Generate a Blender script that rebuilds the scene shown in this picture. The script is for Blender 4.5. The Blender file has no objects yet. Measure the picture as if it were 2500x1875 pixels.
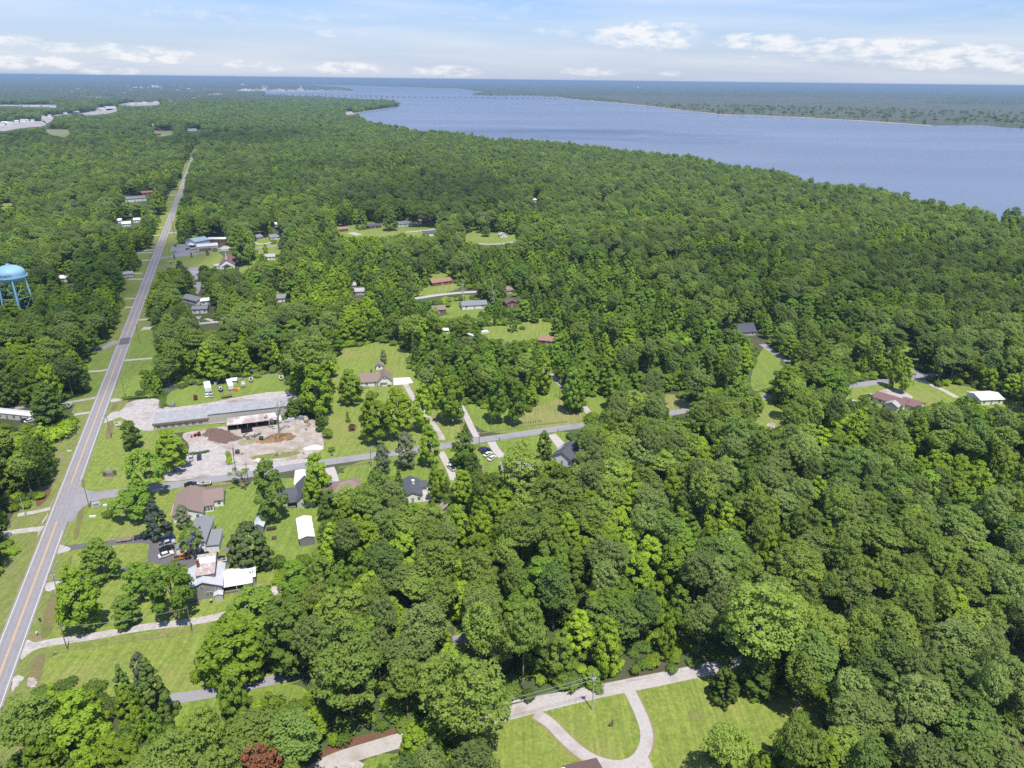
import bpy, math, random
import numpy as np
from mathutils import Vector, Matrix
random.seed(7)
RAD = math.radians
SC = bpy.context.scene
COL = SC.collection

# ---------------------------------------------------------------- camera
F_PX, CAM_H = 1734.0, 150.0
PITCH, ROLL = RAD(23.19), RAD(0.65)
_F = np.array([0, math.cos(PITCH), -math.sin(PITCH)])
_R0 = np.array([1.0, 0, 0]); _U0 = np.cross(_R0, _F)
_R = _R0 * math.cos(ROLL) + _U0 * math.sin(ROLL)
_U = _U0 * math.cos(ROLL) - _R0 * math.sin(ROLL)
cam_data = bpy.data.cameras.new('camera')
cam_data.sensor_width = 36.0
cam_data.lens = F_PX / 2500.0 * 36.0
cam_data.clip_start = 1.0
cam_data.clip_end = 90000.0
cam = bpy.data.objects.new('camera', cam_data); COL.objects.link(cam)
cam.matrix_world = Matrix(((_R[0], _U[0], -_F[0], 0), (_R[1], _U[1], -_F[1], 0), (_R[2], _U[2], -_F[2], CAM_H), (0, 0, 0, 1)))
SC.camera = cam

# ---------------------------------------------------------------- sun, sky, exposure
SUN_DIR = Vector((0.42 * math.cos(RAD(68)), -0.907 * math.cos(RAD(68)), math.sin(RAD(68)))).normalized()
sun_data = bpy.data.lights.new('sun', 'SUN')
sun_data.energy = 4.3; sun_data.angle = RAD(0.6); sun_data.color = (1.0, 0.955, 0.88)
sun = bpy.data.objects.new('sun', sun_data); COL.objects.link(sun)
sun.rotation_mode = 'QUATERNION'
sun.rotation_quaternion = SUN_DIR.to_track_quat('Z', 'Y')
world = bpy.data.worlds.new('World'); SC.world = world
world.use_nodes = True
SC.view_settings.view_transform = 'Standard'
SC.view_settings.look = 'None'
SC.view_settings.exposure = 0.62
SC.view_settings.gamma = 1.0
SC.cycles.max_bounces = 6
SC.cycles.diffuse_bounces = 4
SC.cycles.glossy_bounces = 2
SC.cycles.transmission_bounces = 3
SC.cycles.transparent_max_bounces = 32
SC.cycles.volume_bounces = 0
SC.cycles.use_denoising = False
SC.cycles.caustics_reflective = False
SC.cycles.caustics_refractive = False

# ---------------------------------------------------------------- finding places on the ground
CROPS = {'A': (0, 1200, 2.4575), 'B': (0, 800, 2.765), 'C': (700, 800, 2.765), 'D': (0, 400, 2.765), 'E': (700, 400, 2.765),
         'F': (1600, 700, 2.4578), 'G': (700, 1500, 1.7015), 'H': (1300, 1600, 5.53), 'I': (420, 1280, 6.913), 'J': (480, 900, 6.913),
         'K': (1140, 1000, 6.913), 'L': (400, 540, 7.373), 'M': (0, 1000, 6.913), 'N': (700, 850, 5.53), 'O': (380, 430, 5.267),
         'P': (400, 1130, 9.217), 'Q': (660, 1100, 7.213), 'R': (560, 170, 5.53), 'S': (0, 150, 2.765), 'T': (700, 150, 2.765),
         'U': (1400, 150, 2.011), 'V': (0, 620, 10.367), 'W': (1900, 1400, 3.493), 'X': (1250, 1240, 3.403), 'Z': (0, 0, 1.0),
         'Y': (1100, 640, 3.607), 'a': (0, 230, 5.267), 'b': (1000, 180, 4.424)}
def S_(c, x, y):
    ox, oy, s = CROPS[c]
    return ox + x / s, oy + y / s
def G(px, py, z=0.0):
    d = _F + _R * (px - 1250) / F_PX - _U * (py - 937.5) / F_PX
    t = (z - CAM_H) / d[2]
    return Vector((d[0] * t, d[1] * t, z))
def W(c, x, y, z=0.0):
    return G(*S_(c, x, y), z)
def proj(p):
    d = np.asarray(p, float) - np.array([0, 0, CAM_H])
    z = d @ _F
    return 1250 + F_PX * (d @ _R) / z, 937.5 - F_PX * (d @ _U) / z, z
def direction(px, py):
    d = _F + _R * (px - 1250) / F_PX - _U * (py - 937.5) / F_PX
    d = d / np.linalg.norm(d)
    return math.atan2(d[0], d[1]), math.asin(d[2])

# ---------------------------------------------------------------- world shader: Nishita sky with thin cumulus near the horizon
def build_world():
    nt = world.node_tree; nt.nodes.clear(); N = nt.nodes.new; Lk = nt.links.new
    out = N('ShaderNodeOutputWorld'); bg = N('ShaderNodeBackground'); bg.inputs[1].default_value = 0.15
    Lk(bg.outputs[0], out.inputs[0])
    sky = N('ShaderNodeTexSky'); sky.sky_type = 'NISHITA'; sky.sun_disc = False
    sky.sun_elevation = math.asin(SUN_DIR.z); sky.sun_rotation = math.atan2(SUN_DIR.x, SUN_DIR.y)
    sky.altitude = 150; sky.air_density = 1.25; sky.dust_density = 0.6; sky.ozone_density = 4.0
    tc = N('ShaderNodeTexCoord'); sep = N('ShaderNodeSeparateXYZ'); Lk(tc.outputs['Generated'], sep.inputs[0])
    def m(op, a, b=None, c=None, clamp=False):
        n = N('ShaderNodeMath'); n.operation = op; n.use_clamp = clamp
        for i, v in enumerate((a, b, c)):
            if v is None: continue
            if hasattr(v, 'links') or hasattr(v, 'is_linked'): Lk(v, n.inputs[i])
            else: n.inputs[i].default_value = v
        return n.outputs[0]
    az = m('ARCTAN2', sep.outputs[0], sep.outputs[1]); el = m('ARCSINE', sep.outputs[2])
    comb = N('ShaderNodeCombineXYZ'); Lk(m('MULTIPLY', az, 22.0), comb.inputs[0]); Lk(m('MULTIPLY', el, 60.0), comb.inputs[1])
    nz = N('ShaderNodeTexNoise'); nz.inputs['Scale'].default_value = 1.6; nz.inputs['Detail'].default_value = 7; nz.inputs['Roughness'].default_value = 0.62
    Lk(comb.outputs[0], nz.inputs['Vector'])
    clouds = [(1575, 86, 105, 24, 1), (1600, 104, 80, 14, .9), (1657, 66, 48, 9, .5), (1849, 100, 78, 13, .9), (1900, 112, 60, 10, .7), (2040, 112, 120, 13, .8), (2180, 118, 90, 17, .85),
              (2312, 138, 135, 22, .9), (2500, 150, 70, 18, .8), (1826, 145, 30, 7, .6), (1990, 140, 70, 10, .5), (1442, 175, 65, 8, .6), (1640, 179, 28, 5, .5), (362, 136, 78, 15, .9),
              (90, 153, 85, 12, .9), (113, 116, 115, 9, .6), (28, 99, 45, 10, .7), (249, 114, 32, 8, .6), (271, 174, 55, 10, .6), (599, 157, 48, 9, .7),
              (670, 169, 24, 8, .6), (842, 166, 78, 11, .8), (1085, 174, 72, 11, .7), (836, 81, 62, 8, .45), (588, 61, 34, 9, .35), (1370, 76, 60, 12, .4), (560, 30, 330, 16, .3), (1200, 22, 200, 22, .25), (2470, 30, 160, 16, .2)]
    for k in range(26):
        s = -1 if k % 2 else 1
        clouds.append((1250 + s * (1500 + 260 * (k // 2)), 120 + 40 * math.sin(k * 1.7), 120, 18, .7))
    clouds = [(a, b_, c * 1.2, d * 1.25, min(1, e * 1.15)) for a, b_, c, d, e in clouds]
    tot = None
    for (px, py, rx, ry, st) in clouds:
        a, e = direction(min(max(px, -250), 2750), py)
        if px < -250 or px > 2750: a += (px - (2750 if px > 0 else -250)) / F_PX
        a1, e1 = rx / F_PX, ry / F_PX
        u = m('MULTIPLY', m('SUBTRACT', az, a), 1.0 / a1); v = m('MULTIPLY', m('SUBTRACT', el, e), 1.0 / e1)
        r2 = m('ADD', m('MULTIPLY', u, u), m('MULTIPLY', v, v))
        msk = m('MULTIPLY', m('SUBTRACT', 1.35, r2, clamp=True), st)
        tot = msk if tot is None else m('MAXIMUM', tot, msk)
    body = m('MULTIPLY', tot, m('MULTIPLY_ADD', nz.outputs[0], 3.4, -1.1), clamp=True)
    sm = N('ShaderNodeMapRange'); sm.interpolation_type = 'SMOOTHSTEP'; sm.inputs[1].default_value = 0.04; sm.inputs[2].default_value = 0.9; sm.inputs[3].default_value = 0; sm.inputs[4].default_value = 0.82
    Lk(body, sm.inputs[0])
    # very thin high veil
    comb2 = N('ShaderNodeCombineXYZ'); Lk(m('MULTIPLY_ADD', az, 3.0, m('MULTIPLY', el, 9.0)), comb2.inputs[0]); Lk(m('MULTIPLY', el, 34.0), comb2.inputs[1])
    nz2 = N('ShaderNodeTexNoise'); nz2.inputs['Scale'].default_value = 1.0; nz2.inputs['Detail'].default_value = 5
    Lk(comb2.outputs[0], nz2.inputs['Vector'])
    veil = N('ShaderNodeMapRange'); veil.inputs[1].default_value = 0.42; veil.inputs[2].default_value = 0.8; veil.inputs[4].default_value = 0.5
    Lk(nz2.outputs[0], veil.inputs[0])
    fac = m('MAXIMUM', sm.outputs[0], veil.outputs[0])
    low = N('ShaderNodeMapRange'); low.inputs[1].default_value = -0.01; low.inputs[2].default_value = 0.085; low.inputs[3].default_value = 1.0; low.inputs[4].default_value = 0.0
    Lk(el, low.inputs[0])
    tint = N('ShaderNodeMix'); tint.data_type = 'RGBA'; tint.blend_type = 'MULTIPLY'; tint.inputs[0].default_value = 1.0
    Lk(sky.outputs[0], tint.inputs[6]); tint.inputs[7].default_value = SKY_TINT
    mist = N('ShaderNodeMix'); mist.data_type = 'RGBA'; Lk(m('MULTIPLY', low.outputs[0], 0.65), mist.inputs[0])
    Lk(tint.outputs[2], mist.inputs[6]); mist.inputs[7].default_value = SKY_MIST
    mix = N('ShaderNodeMix'); mix.data_type = 'RGBA'; Lk(fac, mix.inputs[0]); Lk(mist.outputs[2], mix.inputs[6]); mix.inputs[7].default_value = CLOUD_COL
    Lk(mix.outputs[2], bg.inputs[0])
SKY_TINT = (0.43, 0.50, 0.74, 1)
SKY_MIST = (2.85, 3.3, 4.2, 1)
CLOUD_COL = (4.25, 4.25, 4.3, 1)
build_world()
world.cycles.sampling_method = 'MANUAL'; world.cycles.sample_map_resolution = 512

# ---------------------------------------------------------------- materials
MATS = {}
def nodes_of(name):
    m = bpy.data.materials.new(name); m.use_nodes = True
    nt = m.node_tree; b = nt.nodes['Principled BSDF']
    return m, nt, b
def mat(name, c1, c2=None, scale=1.0, rough=0.8, metal=0.0, world_co=False, lo=0.35, hi=0.65, detail=6, bump=0.0, stripes=None, spec=None, ior=None, c3=None, s3=0.1, lo3=.5, hi3=.7, brick=None, fine=None, streak=None):
    """noise blend between two colours, optional third large-scale colour, optional ribs (stripes=(axis, pitch, depth))"""
    if name in MATS: return MATS[name]
    m, nt, b = nodes_of(name); N = nt.nodes.new; Lk = nt.links.new
    b.inputs['Roughness'].default_value = rough; b.inputs['Metallic'].default_value = metal
    if spec is not None: b.inputs['Specular IOR Level'].default_value = spec
    c4 = lambda c: (c[0], c[1], c[2], 1)
    if world_co: co = N('ShaderNodeNewGeometry').outputs['Position']
    else: co = N('ShaderNodeTexCoord').outputs['Object']
    col = None
    if c2 is not None:
        nz = N('ShaderNodeTexNoise'); nz.inputs['Scale'].default_value = scale; nz.inputs['Detail'].default_value = detail; nz.inputs['Roughness'].default_value = 0.65
        Lk(co, nz.inputs['Vector'])
        mr = N('ShaderNodeMapRange'); mr.inputs[1].default_value = lo; mr.inputs[2].default_value = hi; Lk(nz.outputs[0], mr.inputs[0])
        mx = N('ShaderNodeMix'); mx.data_type = 'RGBA'; Lk(mr.outputs[0], mx.inputs[0]); mx.inputs[6].default_value = c4(c1); mx.inputs[7].default_value = c4(c2)
        col = mx.outputs[2]
        if c3 is not None:
            n3 = N('ShaderNodeTexNoise'); n3.inputs['Scale'].default_value = s3; n3.inputs['Detail'].default_value = 5; Lk(co, n3.inputs['Vector'])
            r3 = N('ShaderNodeMapRange'); r3.inputs[1].default_value = lo3; r3.inputs[2].default_value = hi3; Lk(n3.outputs[0], r3.inputs[0])
            m3 = N('ShaderNodeMix'); m3.data_type = 'RGBA'; Lk(r3.outputs[0], m3.inputs[0]); Lk(col, m3.inputs[6]); m3.inputs[7].default_value = c4(c3)
            col = m3.outputs[2]
        if bump:
            bp = N('ShaderNodeBump'); bp.inputs['Strength'].default_value = min(1, bump); bp.inputs['Distance'].default_value = bump * 0.3; Lk(nz.outputs[0], bp.inputs['Height']); Lk(bp.outputs[0], b.inputs['Normal'])
    if fine:
        nf = N('ShaderNodeTexNoise'); nf.inputs['Scale'].default_value = fine[0]; nf.inputs['Detail'].default_value = 8; nf.inputs['Roughness'].default_value = .75; Lk(co, nf.inputs['Vector'])
        rf = N('ShaderNodeMapRange'); rf.inputs[1].default_value = .3; rf.inputs[2].default_value = .7; rf.inputs[3].default_value = 1 - fine[1]; rf.inputs[4].default_value = 1 + fine[1]; Lk(nf.outputs[0], rf.inputs[0])
        hv = N('ShaderNodeHueSaturation'); Lk(rf.outputs[0], hv.inputs['Value']); Lk(col, hv.inputs['Color']); col = hv.outputs[0]
    if streak:
        ms_ = N('ShaderNodeMapping'); ms_.inputs['Scale'].default_value = (1.1, .05, 1); ms_.inputs['Rotation'].default_value = (0, 0, streak); Lk(co, ms_.inputs[0])
        ns = N('ShaderNodeTexNoise'); ns.inputs['Scale'].default_value = 1; ns.inputs['Detail'].default_value = 3; Lk(ms_.outputs[0], ns.inputs['Vector'])
        rs_ = N('ShaderNodeMapRange'); rs_.inputs[1].default_value = .35; rs_.inputs[2].default_value = .65; rs_.inputs[3].default_value = .86; rs_.inputs[4].default_value = 1.12; Lk(ns.outputs[0], rs_.inputs[0])
        hs_ = N('ShaderNodeHueSaturation'); Lk(rs_.outputs[0], hs_.inputs['Value']); Lk(col, hs_.inputs['Color']); col = hs_.outputs[0]
    if stripes:
        axis, pitch, depth = stripes
        sp = N('ShaderNodeSeparateXYZ'); Lk(co, sp.inputs[0])
        a = N('ShaderNodeMath'); a.operation = 'MULTIPLY'; Lk(sp.outputs[axis], a.inputs[0]); a.inputs[1].default_value = 1.0 / pitch
        f = N('ShaderNodeMath'); f.operation = 'FRACT'; Lk(a.outputs[0], f.inputs[0])
        g = N('ShaderNodeMath'); g.operation = 'GREATER_THAN'; Lk(f.outputs[0], g.inputs[0]); g.inputs[1].default_value = 0.8
        h = N('ShaderNodeMath'); h.operation = 'MULTIPLY'; Lk(g.outputs[0], h.inputs[0]); h.inputs[1].default_value = depth
        mk = N('ShaderNodeMix'); mk.data_type = 'RGBA'; mk.blend_type = 'MULTIPLY'; Lk(h.outputs[0], mk.inputs[0])
        if col is not None: Lk(col, mk.inputs[6])
        else: mk.inputs[6].default_value = c4(c1)
        mk.inputs[7].default_value = (0.35, 0.35, 0.35, 1)
        col = mk.outputs[2]
    if col is not None: Lk(col, b.inputs['Base Color'])
    else: b.inputs['Base Color'].default_value = c4(c1)
    MATS[name] = m
    return m

def foliage(name, dark, light, trans=0.25, var=0.25):
    if name in MATS: return MATS[name]
    m, nt, b = nodes_of(name); N = nt.nodes.new; Lk = nt.links.new
    g = N('ShaderNodeNewGeometry'); oi = N('ShaderNodeObjectInfo')
    mx = N('ShaderNodeMix'); mx.data_type = 'RGBA'; mx.inputs[6].default_value = (*dark, 1); mx.inputs[7].default_value = (*light, 1)
    a = N('ShaderNodeMath'); a.operation = 'MULTIPLY_ADD'; Lk(g.outputs['Random Per Island'], a.inputs[0]); a.inputs[1].default_value = 0.45
    bb = N('ShaderNodeMath'); bb.operation = 'MULTIPLY'; Lk(oi.outputs['Random'], bb.inputs[0]); bb.inputs[1].default_value = 0.55; Lk(bb.outputs[0], a.inputs[2])
    Lk(a.outputs[0], mx.inputs[0])
    hs = N('ShaderNodeHueSaturation')
    h = N('ShaderNodeMath'); h.operation = 'MULTIPLY_ADD'; Lk(oi.outputs['Random'], h.inputs[0]); h.inputs[1].default_value = 97.3; h.inputs[2].default_value = 0
    fr = N('ShaderNodeMath'); fr.operation = 'FRACT'; Lk(h.outputs[0], fr.inputs[0])
    v = N('ShaderNodeMath'); v.operation = 'MULTIPLY_ADD'; Lk(fr.outputs[0], v.inputs[0]); v.inputs[1].default_value = var * 2; v.inputs[2].default_value = 1 - var
    Lk(v.outputs[0], hs.inputs['Value']); Lk(mx.outputs[2], hs.inputs['Color'])
    b.inputs['Roughness'].default_value = 0.6; b.inputs['Specular IOR Level'].default_value = 0.12
    Lk(hs.outputs[0], b.inputs['Base Color'])
    tr = N('ShaderNodeBsdfTranslucent')
    t2 = N('ShaderNodeMix'); t2.data_type = 'RGBA'; t2.blend_type = 'MULTIPLY'; t2.inputs[0].default_value = 1; Lk(hs.outputs[0], t2.inputs[6]); t2.inputs[7].default_value = (1.1, 1.3, 0.5, 1)
    Lk(t2.outputs[2], tr.inputs[0])
    ms = N('ShaderNodeMixShader'); ms.inputs[0].default_value = trans; Lk(b.outputs[0], ms.inputs[1]); Lk(tr.outputs[0], ms.inputs[2])
    Lk(ms.outputs[0], nt.nodes['Material Output'].inputs[0])
    MATS[name] = m
    return m

# ---------------------------------------------------------------- mesh helpers
class MB:
    def __init__(s): s.v = []; s.f = []; s.sm = False
    def add(s, vs, fs):
        k = len(s.v); s.v += [tuple(v) for v in vs]; s.f += [tuple(i + k for i in f) for f in fs]; return s
    def box(s, x0, y0, z0, x1, y1, z1, rz=0.0, piv=None):
        vs = [(x0, y0, z0), (x1, y0, z0), (x1, y1, z0), (x0, y1, z0), (x0, y0, z1), (x1, y0, z1), (x1, y1, z1), (x0, y1, z1)]
        if rz:
            px, py = piv if piv else ((x0 + x1) / 2, (y0 + y1) / 2); c, q = math.cos(rz), math.sin(rz)
            vs = [(px + (x - px) * c - (y - py) * q, py + (x - px) * q + (y - py) * c, z) for x, y, z in vs]
        return s.add(vs, [(0, 3, 2, 1), (4, 5, 6, 7), (0, 1, 5, 4), (1, 2, 6, 5), (2, 3, 7, 6), (3, 0, 4, 7)])
    def prism(s, prof, axis, a, b):
        """extrude a 2-D profile; axis 'x': profile is (y,z), 'y': (x,z), 'z': (x,y)"""
        n = len(prof)
        mk = {'x': lambda t, p: (t, p[0], p[1]), 'y': lambda t, p: (p[0], t, p[1]), 'z': lambda t, p: (p[0], p[1], t)}[axis]
        vs = [mk(a, p) for p in prof] + [mk(b, p) for p in prof]
        fs = [tuple(range(n))[::-1], tuple(range(n, 2 * n))] + [(i, (i + 1) % n, (i + 1) % n + n, i + n) for i in range(n)]
        return s.add(vs, fs)
    def tube(s, p0, p1, r0, r1=None, n=8, caps=True):
        p0, p1 = Vector(p0), Vector(p1); r1 = r0 if r1 is None else r1
        d = (p1 - p0).normalized(); a = d.orthogonal().normalized(); b = d.cross(a)
        vs = [p0 + (a * math.cos(t) + b * math.sin(t)) * r0 for t in [2 * math.pi * i / n for i in range(n)]] + \
             [p1 + (a * math.cos(t) + b * math.sin(t)) * r1 for t in [2 * math.pi * i / n for i in range(n)]]
        fs = [(i, (i + 1) % n, (i + 1) % n + n, i + n) for i in range(n)]
        if caps: fs += [tuple(range(n))[::-1], tuple(range(n, 2 * n))]
        return s.add(vs, fs)
    def path(s, pts, r, n=6):
        for a, b in zip(pts[:-1], pts[1:]): s.tube(a, b, r, r, n)
        return s
    def lathe(s, prof, n=24, c=(0, 0), sx=1, sy=1):
        vs = []; fs = []
        for r, z in prof:
            for i in range(n):
                t = 2 * math.pi * i / n; vs.append((c[0] + r * math.cos(t) * sx, c[1] + r * math.sin(t) * sy, z))
        for j in range(len(prof) - 1):
            for i in range(n):
                fs.append((j * n + i, j * n + (i + 1) % n, (j + 1) * n + (i + 1) % n, (j + 1) * n + i))
        fs.append(tuple(range(n))[::-1]); fs.append(tuple(range((len(prof) - 1) * n, len(prof) * n)))
        return s.add(vs, fs)
    def slab(s, quad, t):
        """a sloping sheet with thickness t downward"""
        q = [Vector(p) for p in quad]; n = len(q)
        vs = q + [p - Vector((0, 0, t)) for p in q]
        fs = [tuple(range(n)), tuple(range(n, 2 * n))[::-1]] + [(i, i + n, (i + 1) % n + n, (i + 1) % n) for i in range(n)]
        return s.add(vs, fs)
    def build(s, name, m, parent=None, smooth=False, loc=None):
        me = bpy.data.meshes.new(name); me.from_pydata(s.v, [], s.f); me.update()
        if smooth or s.sm: me.shade_smooth()
        if m: me.materials.append(m)
        o = bpy.data.objects.new(name, me); COL.objects.link(o)
        if parent: o.parent = parent
        if loc: o.location = loc
        return o
def tag(o, label=None, cat=None, group=None, kind=None):
    if label: o['label'] = label
    if cat: o['category'] = cat
    if group: o['group'] = group
    if kind: o['kind'] = kind
    return o
def thing(name, label, cat, loc=(0, 0, 0), rz=0.0, group=None):
    o = bpy.data.objects.new(name, None); COL.objects.link(o); o.empty_display_size = 0.2
    o.location = loc; o.rotation_euler = (0, 0, rz)
    return tag(o, label, cat, group)
def copy_tree(o, parent=None):
    c = o.copy(); COL.objects.link(c); c.parent = parent
    for ch in o.children: copy_tree(ch, c)
    return c

def inpoly(px, py, poly):
    px = np.asarray(px); py = np.asarray(py); r = np.zeros(px.shape, bool); n = len(poly); j = n - 1
    for i in range(n):
        xi, yi = poly[i][0], poly[i][1]; xj, yj = poly[j][0], poly[j][1]
        if yi != yj:
            c = ((yi > py) != (yj > py)) & (px < (xj - xi) * (py - yi) / (yj - yi) + xi)
            r ^= c
        j = i
    return r
# ---------------------------------------------------------------- ground, river, roads, lawns
DEEP_Z = 0.35
HAZE_D = 0.00008
M_GROUND = mat('ground_mix', (0.045, 0.062, 0.018), (0.075, 0.06, 0.035), scale=0.12, rough=0.95, world_co=True, c3=(0.05, 0.085, 0.02), s3=0.02, lo3=.42, hi3=.6, fine=(1.4, .3))
M_LAWN = mat('lawn_grass', (0.120, 0.168, 0.022), (0.190, 0.228, 0.036), scale=0.45, rough=0.95, world_co=True, c3=(0.19, 0.20, 0.05), s3=0.045, lo3=.52, hi3=.72, fine=(1.1, .32), streak=0.35)
M_LAWN2 = mat('lawn_rich', (0.105, 0.162, 0.018), (0.165, 0.215, 0.030), scale=0.45, rough=0.95, world_co=True, c3=(0.16, 0.21, 0.03), s3=0.05, lo3=.5, hi3=.75, fine=(1.1, .32), streak=-1.1)
M_LAWND = mat('lawn_dry', (0.165, 0.185, 0.045), (0.22, 0.20, 0.07), scale=0.25, rough=0.95, world_co=True, c3=(0.12, 0.17, 0.03), s3=0.06, fine=(1.1, .32), streak=0.3)
M_VERGE = mat('verge_grass', (0.115, 0.16, 0.022), (0.17, 0.18, 0.05), scale=0.4, rough=0.95, world_co=True, c3=(0.20, 0.15, 0.085), s3=0.09, lo3=.56, hi3=.72, fine=(1.1, .32), streak=0.36)
M_DITCH = mat('ditch_soil', (0.12, 0.125, 0.035), (0.17, 0.125, 0.06), scale=0.5, rough=0.95, world_co=True, c3=(0.09, 0.12, 0.02), s3=0.12, fine=(1.4, .3))
M_ROAD = mat('asphalt_worn', (0.215, 0.206, 0.206), (0.25, 0.24, 0.238), scale=1.3, rough=0.9, world_co=True, c3=(0.19, 0.182, 0.182), s3=0.09, fine=(2.2, .14))
M_ROAD2 = mat('asphalt_side', (0.22, 0.21, 0.225), (0.255, 0.245, 0.25), scale=1.6, rough=0.9, world_co=True, c3=(0.19, 0.18, 0.19), s3=0.12, fine=(2.2, .14))
M_ASPHD = mat('asphalt_dark', (0.085, 0.08, 0.085), (0.12, 0.11, 0.11), scale=1.2, rough=0.9, world_co=True, fine=(2.2, .14))
M_CONC = mat('concrete_pale', (0.42, 0.385, 0.36), (0.34, 0.31, 0.29), scale=0.7, rough=0.85, world_co=True, fine=(2.2, .14))
M_CONCW = mat('concrete_white', (0.58, 0.55, 0.50), (0.50, 0.47, 0.43), scale=0.7, rough=0.85, world_co=True, fine=(2.2, .14))
M_GRAVEL = mat('gravel_lot', (0.40, 0.37, 0.35), (0.30, 0.27, 0.25), scale=0.45, rough=0.95, world_co=True, c3=(0.22, 0.175, 0.16), s3=0.07, lo3=.56, hi3=.7, fine=(1.4, .3))
M_GRAVELD = mat('gravel_drive', (0.33, 0.30, 0.285), (0.39, 0.365, 0.345), scale=1.1, rough=0.95, world_co=True, c3=(0.28, 0.24, 0.21), s3=0.16, fine=(3.0, .12))
M_EDGE = mat('drive_edge_soil', (.24, .16, .11), (.20, .17, .07), scale=.8, rough=.95, world_co=True)
M_DIRT = mat('sandy_dirt', (0.38, 0.345, 0.305), (0.26, 0.21, 0.17), scale=0.22, rough=0.95, world_co=True, c3=(0.17, 0.17, 0.06), s3=0.09, lo3=.55, hi3=.68, fine=(1.4, .3))
M_MULCH = mat('brown_mulch', (0.085, 0.052, 0.040), (0.16, 0.105, 0.08), scale=1.2, rough=0.95, world_co=True, fine=(1.4, .3))
M_STRAW = mat('pine_straw', (0.15, 0.065, 0.035), (0.10, 0.05, 0.03), scale=0.6, rough=0.95, world_co=True, c3=(0.08, 0.09, 0.03), s3=0.15, fine=(1.4, .3))
M_LINEW = mat('paint_white', (0.62, 0.60, 0.58), (0.50, 0.48, 0.47), scale=1.0, rough=0.7, world_co=True, fine=(2.2, .14))
M_LINEY = mat('paint_yellow', (0.60, 0.36, 0.10), (0.50, 0.32, 0.13), scale=1.0, rough=0.7, world_co=True, fine=(2.2, .14))
M_SAND = mat('beach_sand', (0.36, 0.27, 0.20), (0.25, 0.20, 0.14), scale=0.01, rough=0.95, world_co=True)
M_FIELD = mat('far_field', (0.17, 0.20, 0.07), (0.20, 0.19, 0.09), scale=0.01, rough=0.95, world_co=True)
M_PAVEFAR = mat('far_pavement', (0.36, 0.33, 0.31), (0.24, 0.23, 0.23), scale=0.02, rough=0.9, world_co=True, detail=8)

def sheet(name, pts, z, m, kind='structure', label=None, cat=None):
    from mathutils.geometry import tessellate_polygon
    vs = [Vector((p[0], p[1], z)) for p in pts]
    a = sum(vs[i].x * vs[(i + 1) % len(vs)].y - vs[(i + 1) % len(vs)].x * vs[i].y for i in range(len(vs)))
    if a < 0: vs.reverse()
    tris = tessellate_polygon([vs])
    me = bpy.data.meshes.new(name)
    fs = []
    for t in tris:
        p = [vs[i] for i in t]
        n = (p[1] - p[0]).cross(p[2] - p[0]).z
        fs.append(tuple(t) if n > 0 else tuple(t)[::-1])
    me.from_pydata([tuple(v) for v in vs], [], fs); me.materials.append(m); me.update()
    o = bpy.data.objects.new(name, me); COL.objects.link(o)
    return tag(o, label, cat, kind=kind)
def smooth_pts(pts, it=2, closed=False):
    for _ in range(it):
        out = [] if closed else [pts[0]]
        n = len(pts)
        for i in range(n if closed else n - 1):
            a, b = pts[i], pts[(i + 1) % n]
            out += [a * .75 + b * .25, a * .25 + b * .75]
        if not closed: out.append(pts[-1])
        pts = out
    return pts
def sheet_px(name, c, pts, z, m, smooth=1, rag=0.0, **k):
    w = [W(c, *p) for p in pts]
    if smooth: w = smooth_pts(w, smooth, True)
    if rag:
        w = smooth_pts(w, 1, True)
        w = [p + Vector((random.uniform(-rag, rag), random.uniform(-rag, rag), 0)) for p in w]
    return sheet(name, w, z, m, **k)
def ribbon(name, pts, width, z, m, smooth=2, **k):
    if smooth: pts = smooth_pts([Vector((p[0], p[1], 0)) for p in pts], smooth)
    n = len(pts); L, R = [], []
    for i in range(n):
        d = (pts[min(i + 1, n - 1)] - pts[max(i - 1, 0)]); d.z = 0; d.normalize()
        w = width if not callable(width) else width(i / (n - 1))
        nn = Vector((-d.y, d.x, 0)) * w / 2
        L.append(pts[i] + nn); R.append(pts[i] - nn)
    vs = [(p.x, p.y, z) for p in L] + [(p.x, p.y, z) for p in R]
    me = bpy.data.meshes.new(name); me.from_pydata(vs, [], [(i + n, i + n + 1, i + 1, i) for i in range(n - 1)]); me.materials.append(m); me.update()
    o = bpy.data.objects.new(name, me); COL.objects.link(o)
    k.setdefault('kind', 'structure')
    return tag(o, **k)
def rib_px(name, c, pts, width, z, m, **k):
    return ribbon(name, [W(c, *p) for p in pts], width, z, m, **k)

GR = 60000.0
ang = [2 * math.pi * i / 96 for i in range(96)]
sheet('ground', [(GR * math.cos(a), GR * math.sin(a)) for a in ang], 0.0, M_GROUND)

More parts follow.
